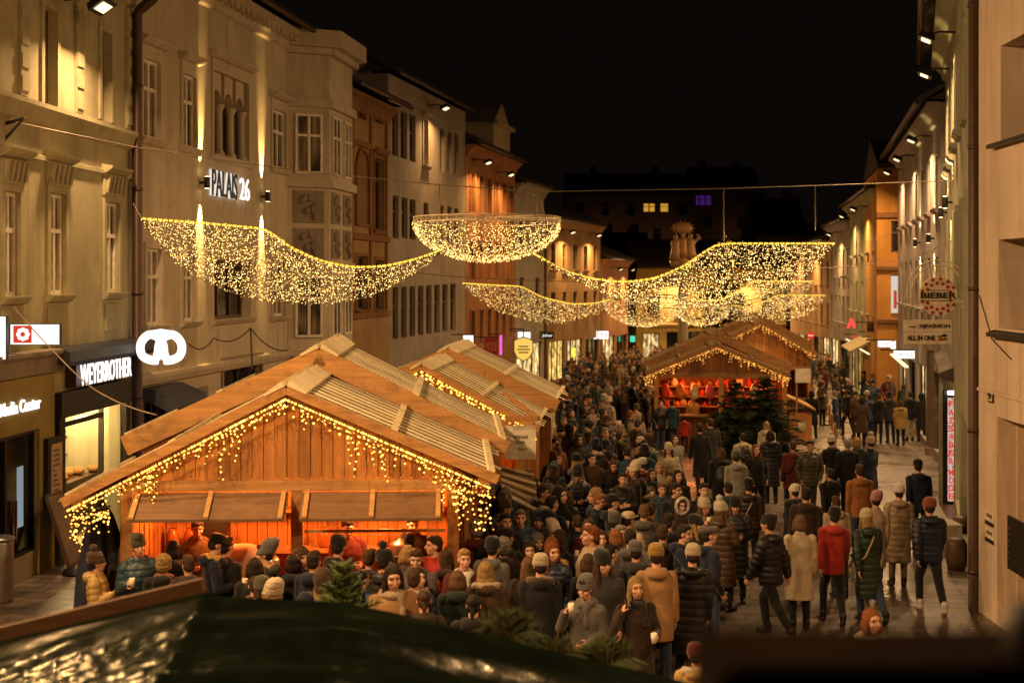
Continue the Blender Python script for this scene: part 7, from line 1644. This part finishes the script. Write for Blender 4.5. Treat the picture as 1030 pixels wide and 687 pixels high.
# --- at the front hut
L = [
 (101, 557, 1.57, 95, 'cup', 'puffer', 'gold', 'small person in gold puffer jacket and brown pompom hat', dict(hat='pompom', hatc='brown')),
 (128, 545, 1.66, 190, 'stand', 'coat', 'dark brown', 'woman with long light brown hair at the left end of the counter', dict(hair='long', hc='light brown')),
 (145, 540, 1.80, 15, 'cup', 'puffer', 'teal', 'bearded man in teal puffer jacket and olive beanie with a cup', dict(hat='beanie', hatc='olive')),
 (163, 558, 1.62, 185, 'stand', 'jacket', 'black', 'person with curly blond hair and black jacket from behind', dict(hair='curly', hc='blond', neck='scarf', nc='rust')),
 (174, 543, 1.72, 180, 'stand', 'jacket', 'black', 'woman with black bob at the glowing counter', dict(hair='bob', hc='black')),
 (212, 538, 1.80, 110, 'both', 'jacket', 'navy', 'man in navy jacket with yellow hood lining and black cap', dict(hat='cap', neck='scarf', nc='yellow')),
 (226, 540, 1.76, 150, 'stand', 'jacket', 'black', 'dark-haired person in black jacket just behind the yellow lining', dict(hc='black')),
 (271, 548, 1.76, -100, 'cup', 'jacket', 'olive', 'man in grey slouchy beanie and olive jacket facing right', dict(hat='slouch', hatc='grey', neck='scarf', nc='gold')),
 (292, 557, 1.64, 170, 'stand', 'jacket', 'black', 'person with dark bob next to the olive jacket', dict(hair='bob', hc='dark')),
 (306, 553, 1.66, 20, 'cup', 'jacket', 'charcoal', 'woman with brown curly hair facing us at the hut', dict(hair='curly', hc='brown', neck='furcollar', nc='beige')),
 (320, 554, 1.74, 160, 'stand', 'jacket', 'navy', 'man with dark hair in navy jacket left of the small fir', dict(hc='dark')),
 (340, 540, 1.78, 120, 'turned', 'jacket', 'black', 'man in black beanie at the counter above the small fir', dict(hat='beanie')),
 (392, 556, 1.70, 150, 'stand', 'puffer', 'charcoal', 'person in charcoal puffer with black pompom hat', dict(hat='pompom')),
 (411, 537, 1.76, 180, 'stand', 'jacket', 'charcoal', 'dark-haired man in charcoal jacket closest to the counter', dict(hc='black')),
 (406, 548, 1.70, 200, 'stand', 'jacket', 'brown', 'person with blond bob in brown jacket at the counter', dict(hair='bob', hc='blond')),
 (414, 553, 1.74, 0, 'both', 'jacket', 'grey', 'young man with brown hair looking down facing us', dict(hc='brown')),
 (439, 538, 1.80, -60, 'folded', 'jacket', 'red', 'man in red jacket with dark hair facing right by the counter', dict(hc='dark')),
 (449, 554, 1.64, 170, 'stand', 'jacket', 'dark brown', 'woman with very long brown hair from behind near the red jacket', dict(hair='long', hc='brown')),
 (463, 553, 1.76, 5, 'cup', 'jacket', 'maroon', 'young blond man in maroon jacket with white scarf facing us', dict(hc='blond', neck='scarf', nc='white')),
 (423, 571, 1.72, 175, 'stand', 'puffer', 'navy', 'man in navy puffer with cream fur collar from behind', dict(hc='brown', neck='furcollar')),
 (397, 578, 1.66, 180, 'stand', 'jacket', 'black', 'black-haired person with cream fur collar from behind', dict(hair='bob', hc='black', neck='furcollar')),
 (459, 575, 1.62, 182, 'stand', 'jacket', 'dark green', 'woman with brown bob and dark green jacket from behind', dict(hair='bob', hc='light brown')),
 (493, 564, 1.68, 178, 'stand', 'parka', 'brown', 'blond person in brown parka from behind', dict(hair='long', hc='blond', neck='furcollar', nc='beige')),
 (490, 543, 1.74, 160, 'stand', 'parka', 'grey', 'person in black beanie and grey hooded parka', dict(hat='beanie')),
 (509, 517, 1.78, 20, 'pockets', 'jacket', 'black', 'man with cropped dark hair facing us below the lean-to', dict(hc='dark')),
 (527, 513, 1.78, 0, 'stand', 'puffer', 'blue', 'person in dull blue puffer facing us under the lean-to', dict(hc='grey')),
 (505, 541, 1.70, 185, 'stand', 'jacket', 'dark brown', 'grey-haired person in dark brown jacket from behind', dict(hair='curly', hc='grey')),
 (527, 560, 1.66, 170, 'stand', 'coat', 'dark brown', 'woman with long light brown hair beside the huge black parka', dict(hair='long', hc='light brown')),
 (513, 533, 1.72, 150, 'stand', 'jacket', 'black', 'person in black peaked cap by the hanging lights', dict(hat='cap')),
 (497, 523, 1.74, 200, 'stand', 'jacket', 'charcoal', 'dark-haired person half hidden behind hanging eave lights', dict(hc='dark')),
 (477, 524, 1.72, 190, 'stand', 'jacket', 'maroon', 'person with grey curly hair beside the right hut post', dict(hair='curly', hc='grey')),
 (372, 553, 1.70, 165, 'stand', 'jacket', 'dark brown', 'brown-haired person right of the small fir', dict(hc='brown')),
 (252, 562, 1.68, 190, 'stand', 'coat', 'black', 'person in long black coat between the counter and olive jacket', dict(hair='bob', hc='dark')),
 (190, 560, 1.68, 200, 'cup', 'jacket', 'dark brown', 'person in dark brown jacket at the counter left of the urn', dict(hc='brown')),
 (430, 595, 1.66, 185, 'stand', 'jacket', 'dark brown', 'woman in dark brown jacket with brown ponytail close to the tarpaulin', dict(hair='ponytail', hc='brown')),
 (475, 600, 1.64, 175, 'stand', 'jacket', 'black', 'person with black ponytail close to the tarpaulin', dict(hair='ponytail', hc='black')),
 (360, 585, 1.66, 180, 'stand', 'jacket', 'charcoal', 'person in charcoal jacket just right of the small fir', dict(hair='bob', hc='dark')),
]
for px, yt, h, f, ps, ct, cc, lb, kw in L: put(px, yt, h, f, ps, ct, cc, lb, group=gH, **kw)
# sellers inside the hut
for lx_, ly_, lb, cc, hc in ((.75, 1.15, 'seller in dark red jacket behind the right counter of the front hut', 'maroon', 'dark'), (1.55, 1.4, 'seller in black jacket working inside the front hut', 'black', 'black'), (-1.3, 1.2, 'seller in brown jacket behind the left counter of the front hut', 'brown', 'brown')):
    q = H1.p(lx_, ly_, .05); person(q.x, q.y, 1.74, 20, 'both', 'jacket', cc, hc=hc, label=lb, group='sellers in the huts', z=q.z)
for lx_, ly_, lb, cc in ((-.8, .9, 'seller in yellow jacket inside the hut with red shelves', 'mustard'), (-1.5, -.7, 'customer in teal jacket at the hut with red shelves', 'teal'), (-1.75, -.5, 'customer in orange coat at the hut with red shelves', 'orange'), (-1.1, -.9, 'child in red jacket at the hut with red shelves', 'red')):
    q = H3.p(lx_, ly_, .05 if ly_ > 0 else 0); person(q.x, q.y, 1.2 if 'child' in lb else 1.7, 20 if ly_ > 0 else 170, 'stand', 'jacket', cc, hc='dark', label=lb, group=gB, z=q.z if ly_ > 0 else None)
# close to the camera
put(876, 614, 1.68, 25, 'stand', 'jacket', 'cream', 'red-haired laughing person in cream jacket just above the parapet', hair='bob', hc='red', group='people close below the camera')
put(706, 648, 1.45, 170, 'stand', 'parka', 'gold', 'child in maroon beanie and cream fur collar close below the camera', hat='beanie', hatc='maroon', neck='furcollar', group='people close below the camera')

# --- the rest of the crowd: random clothes, kept apart from one another and from the huts
def free(x, y, dmin):
    for h, xl, xr, yl, yr in ((H1, -2.6, 2.6, -.1, 7), (H2, -2.3, 2.5, -.1, 6.5), (H3, -2.3, 3.4, -.3, 5.3), (H4, -2.3, 2.3, -.2, 5)):
        q = Vector((x, y, 0))-Vector((h.o.x, h.o.y, 0)); a, b = q.dot(h.x), q.dot(h.d)
        if xl < a < xr and yl < b < yr: return False
    for p in ((PX(734, 44.6), 44.6), (PX(774, 44.2), 44.2)):
        if (x-p[0])**2+(y-p[1])**2 < 1.0: return False
    return all((x-a)**2+(y-b)**2 > dmin*dmin for a, b in SPOTS)
CC = ['black', 'black', 'black', 'black', 'charcoal', 'charcoal', 'navy', 'navy', 'dark brown', 'dark brown', 'brown', 'olive', 'dark green', 'grey', 'camel', 'beige', 'maroon', 'blue', 'teal', 'brown']
HC = ['black', 'dark', 'dark', 'brown', 'brown', 'light brown', 'blond', 'grey', 'red']; where = {}
def rand_person(x, y, place, group):
    for _ in range(80):
        ct = random.choice(['puffer', 'jacket', 'jacket', 'coat', 'parka', 'longpuffer', 'puffer', 'jacket', 'coat', 'hoodup']); cc = random.choice(CC); hat = random.choice([None]*7+['beanie', 'beanie', 'beanie', 'pompom', 'slouch', 'cap']); hatc = random.choice(['black', 'black', 'charcoal', 'grey', 'cream', 'white', 'olive', 'maroon', 'navy', 'brown', 'light grey']); hc = random.choice(HC); hair = random.choice(['short', 'short', 'long', 'long', 'bob', 'ponytail', 'curly'])
        f = random.choice([0, 0, 0, 1, 1, 2, 2]); face = random.uniform(-50, 50) if f == 0 else random.choice((-95, 95))+random.uniform(-25, 25) if f == 1 else 180+random.uniform(-45, 45)
        if ct == 'hoodup': hat = None
        top = f'with {hatc} {HLAB[hat]}' if hat else '' if ct == 'hoodup' else f'with {hc} {"curly" if hair == "curly" else hair} {"hair" if hair in ("short", "long", "curly") else ""}'.rstrip()
        seen = ('facing us', 'side on', 'from behind')[f]; lb = f'{cc} {CLAB[ct]} {top} {seen} {place}'.replace('  ', ' '); lb = 'person in '+lb
        if lb not in used_labels and len(lb.split()) <= 16: break
    used_labels[lb] = 1; SPOTS.append((x, y))
    return person(x, y, random.choice((random.uniform(1.52, 1.7), random.uniform(1.62, 1.9))), face, random.choice(['stand', 'stand', 'pockets', 'cup', 'folded', 'both', 'turned', 'turnedr'] if y < 45 else ['stand', 'walk', 'cup', 'pockets', 'turned']), ct, cc, hair, hc, hat, random.choice(['black', 'charcoal', 'denim', 'navy', 'dark brown']), random.choice([None, None, 'scarf', 'furcollar', 'strap', 'backpack']) if ct != 'hoodup' else None, random.choice(['cream', 'grey', 'maroon', 'beige', 'black']), random.choice(['black', 'brown', 'white']), hatc, lb, group)
random.seed(21)
def fill(n, xf, y0, y1, dmin, place, group, power=1.0):
    k = t = 0
    while k < n and t < n*60:
        t += 1; y = y0+(y1-y0)*random.random()**power; a, b = xf(y); x = random.uniform(a, b)
        if free(x, y, dmin): rand_person(x, y, place, group); k += 1
    return k
cnt = {}
cnt['a'] = fill(22, lambda y: (PX(470, y), PX(640, y)), 16.5, 26, .42, 'in the near crowd', gC)
cnt['a2'] = fill(10, lambda y: (PX(240, y), PX(500, y)), 14.4, 17.4, .45, 'in front of the big hut', gH)
cnt['b'] = fill(34, lambda y: (PX(556, y), PX(660, y)), 26, 40, .5, 'between the huts', gC)
cnt['c'] = fill(46, lambda y: (PX(564, y), PX(664, y)), 40, 58, .5, 'beside the red shelves', gB)
cnt['d'] = fill(46, lambda y: (PX(570, y), PX(655, y)), 58, 78, .5, 'far down the lane', gB)
cnt['e'] = fill(24, lambda y: (PX(822, y), PX(912, y)), 50, 72, .55, 'by the lit shops', gS)
cnt['f'] = fill(6, lambda y: (PX(825, y), PX(890, y)), 72, 84, .6, 'beyond the lit shops', gS)
# the people still further off read as one mass
def crowd_mass():
    src = []
    for ps, ct in (('stand', 'jacket'), ('pockets', 'puffer'), ('turned', 'coat'), ('walk', 'parka')):
        a = []
        for key, col in ((('body', ps), 'skin'), (('coat', ps, ct), 'coat'), (('trousers', ps), 'tro')):
            o = bpy.data.objects.new('tmp', PM[key]); COL.objects.link(o); d = o.modifiers.new('d', 'DECIMATE'); d.ratio = .012 if col == 'skin' else .05; a.append((o, col))
        src.append(a)
    bpy.context.view_layer.update(); dg = bpy.context.evaluated_depsgraph_get(); geo = []
    for a in src:
        g = []
        for o, col in a:
            m = bpy.data.meshes.new_from_object(o.evaluated_get(dg)); g.append((getv(m), [tuple(p.vertices) for p in m.polygons], col)); bpy.data.objects.remove(o); bpy.data.meshes.remove(m)
        J = joints(POSES['stand']); S = Solid(); S.ell((0, .03, 1.69), (.085, .095, .095), seg=8, rings=5); g.append((np.array(S.v), S.f, 'hair')); geo.append(g)
    mats = {}
    def cm(nm, c):
        k = 'crowd_'+nm.replace(' ', '_')
        if k not in mats: mats[k] = plain(k, c, .8)
        return mats[k]
    mb = MB(); n = 0; pts = []
    while n < 170:
        y = 79+38*random.random(); x = random.uniform(PX(572, y), PX(668, y)) if random.random() < .8 else random.uniform(PX(800, y), PX(842, y))
        if any((x-a)**2+(y-b)**2 < .25 for a, b in pts): continue
        pts.append((x, y)); n += 1; g = random.choice(geo); a = random.random()*6.28; k = random.uniform(.92, 1.05); Rm = np.array(Matrix.Rotation(a, 3, 'Z')); cc = random.choice(CC)
        for v, f, col in g:
            c = cm(cc, COLS[cc]) if col == 'coat' else cm('trousers', (.02, .02, .025)) if col == 'tro' else cm('skin', (.5, .28, .18)) if col == 'skin' else cm('hair', (.05, .03, .018))
            mb.add((v*k) @ Rm.T+np.array([x, y, G(y)]), f, c, True)
    tag(mb.build('crowd'), 'distant mass of people filling the far end of the street', 'crowd', kind='stuff')
crowd_mass()
# things held in hands
def held_cup(o, ps, side, label):
    J = joints(POSES[ps]); w = J['wr'+side]; d = nrm(v3(*POSES[ps]['h'+side])); s = 1 if side == 'L' else -1; c = w+d*.09+v3(-s*.035, -.01, 0); k = o.scale[2]
    q = Matrix.Translation(o.location) @ o.rotation_euler.to_matrix().to_4x4() @ Matrix.Diagonal((*o.scale, 1)) @ Vector(c); m = MB(); m.lathe([(.026, -.055), (.036, .055), (.033, .055), (.024, -.05)], q, 12); return tag(m.build('paper_cup', M_PAPER), label, 'cup', 'cups held by people in the crowd')
used_by = {o['label']: o for o in COL.objects if o.name.startswith('person') and o.get('label')}
for lb, o in list(used_by.items()):
    ps = o.data.name.split('_')[1].split('.')[0]
    if ps in ('cup', 'drink', 'phone') and o.location.y < 34:
        side = 'L' if ps == 'phone' else 'R'; w_ = lb.split(); held_cup(o, ps, side, ('paper cup held by the '+' '.join(w_[:9])).strip())
o = used_by['blond woman in dark brown coat on the phone holding a cup']; J = joints(POSES['phone']); c = J['wrR']+nrm(v3(*POSES['phone']['hR']))*.07+v3(.03, -.01, 0); q = Matrix.Translation(o.location) @ o.rotation_euler.to_matrix().to_4x4() @ Vector(c); m = MB(); m.box(q.x-.006, q.x+.006, q.y-.035, q.y+.035, q.z-.07, q.z+.07); tag(m.build('mobile_phone', M_METAL), 'dark phone at the ear of the blond woman', 'phone')
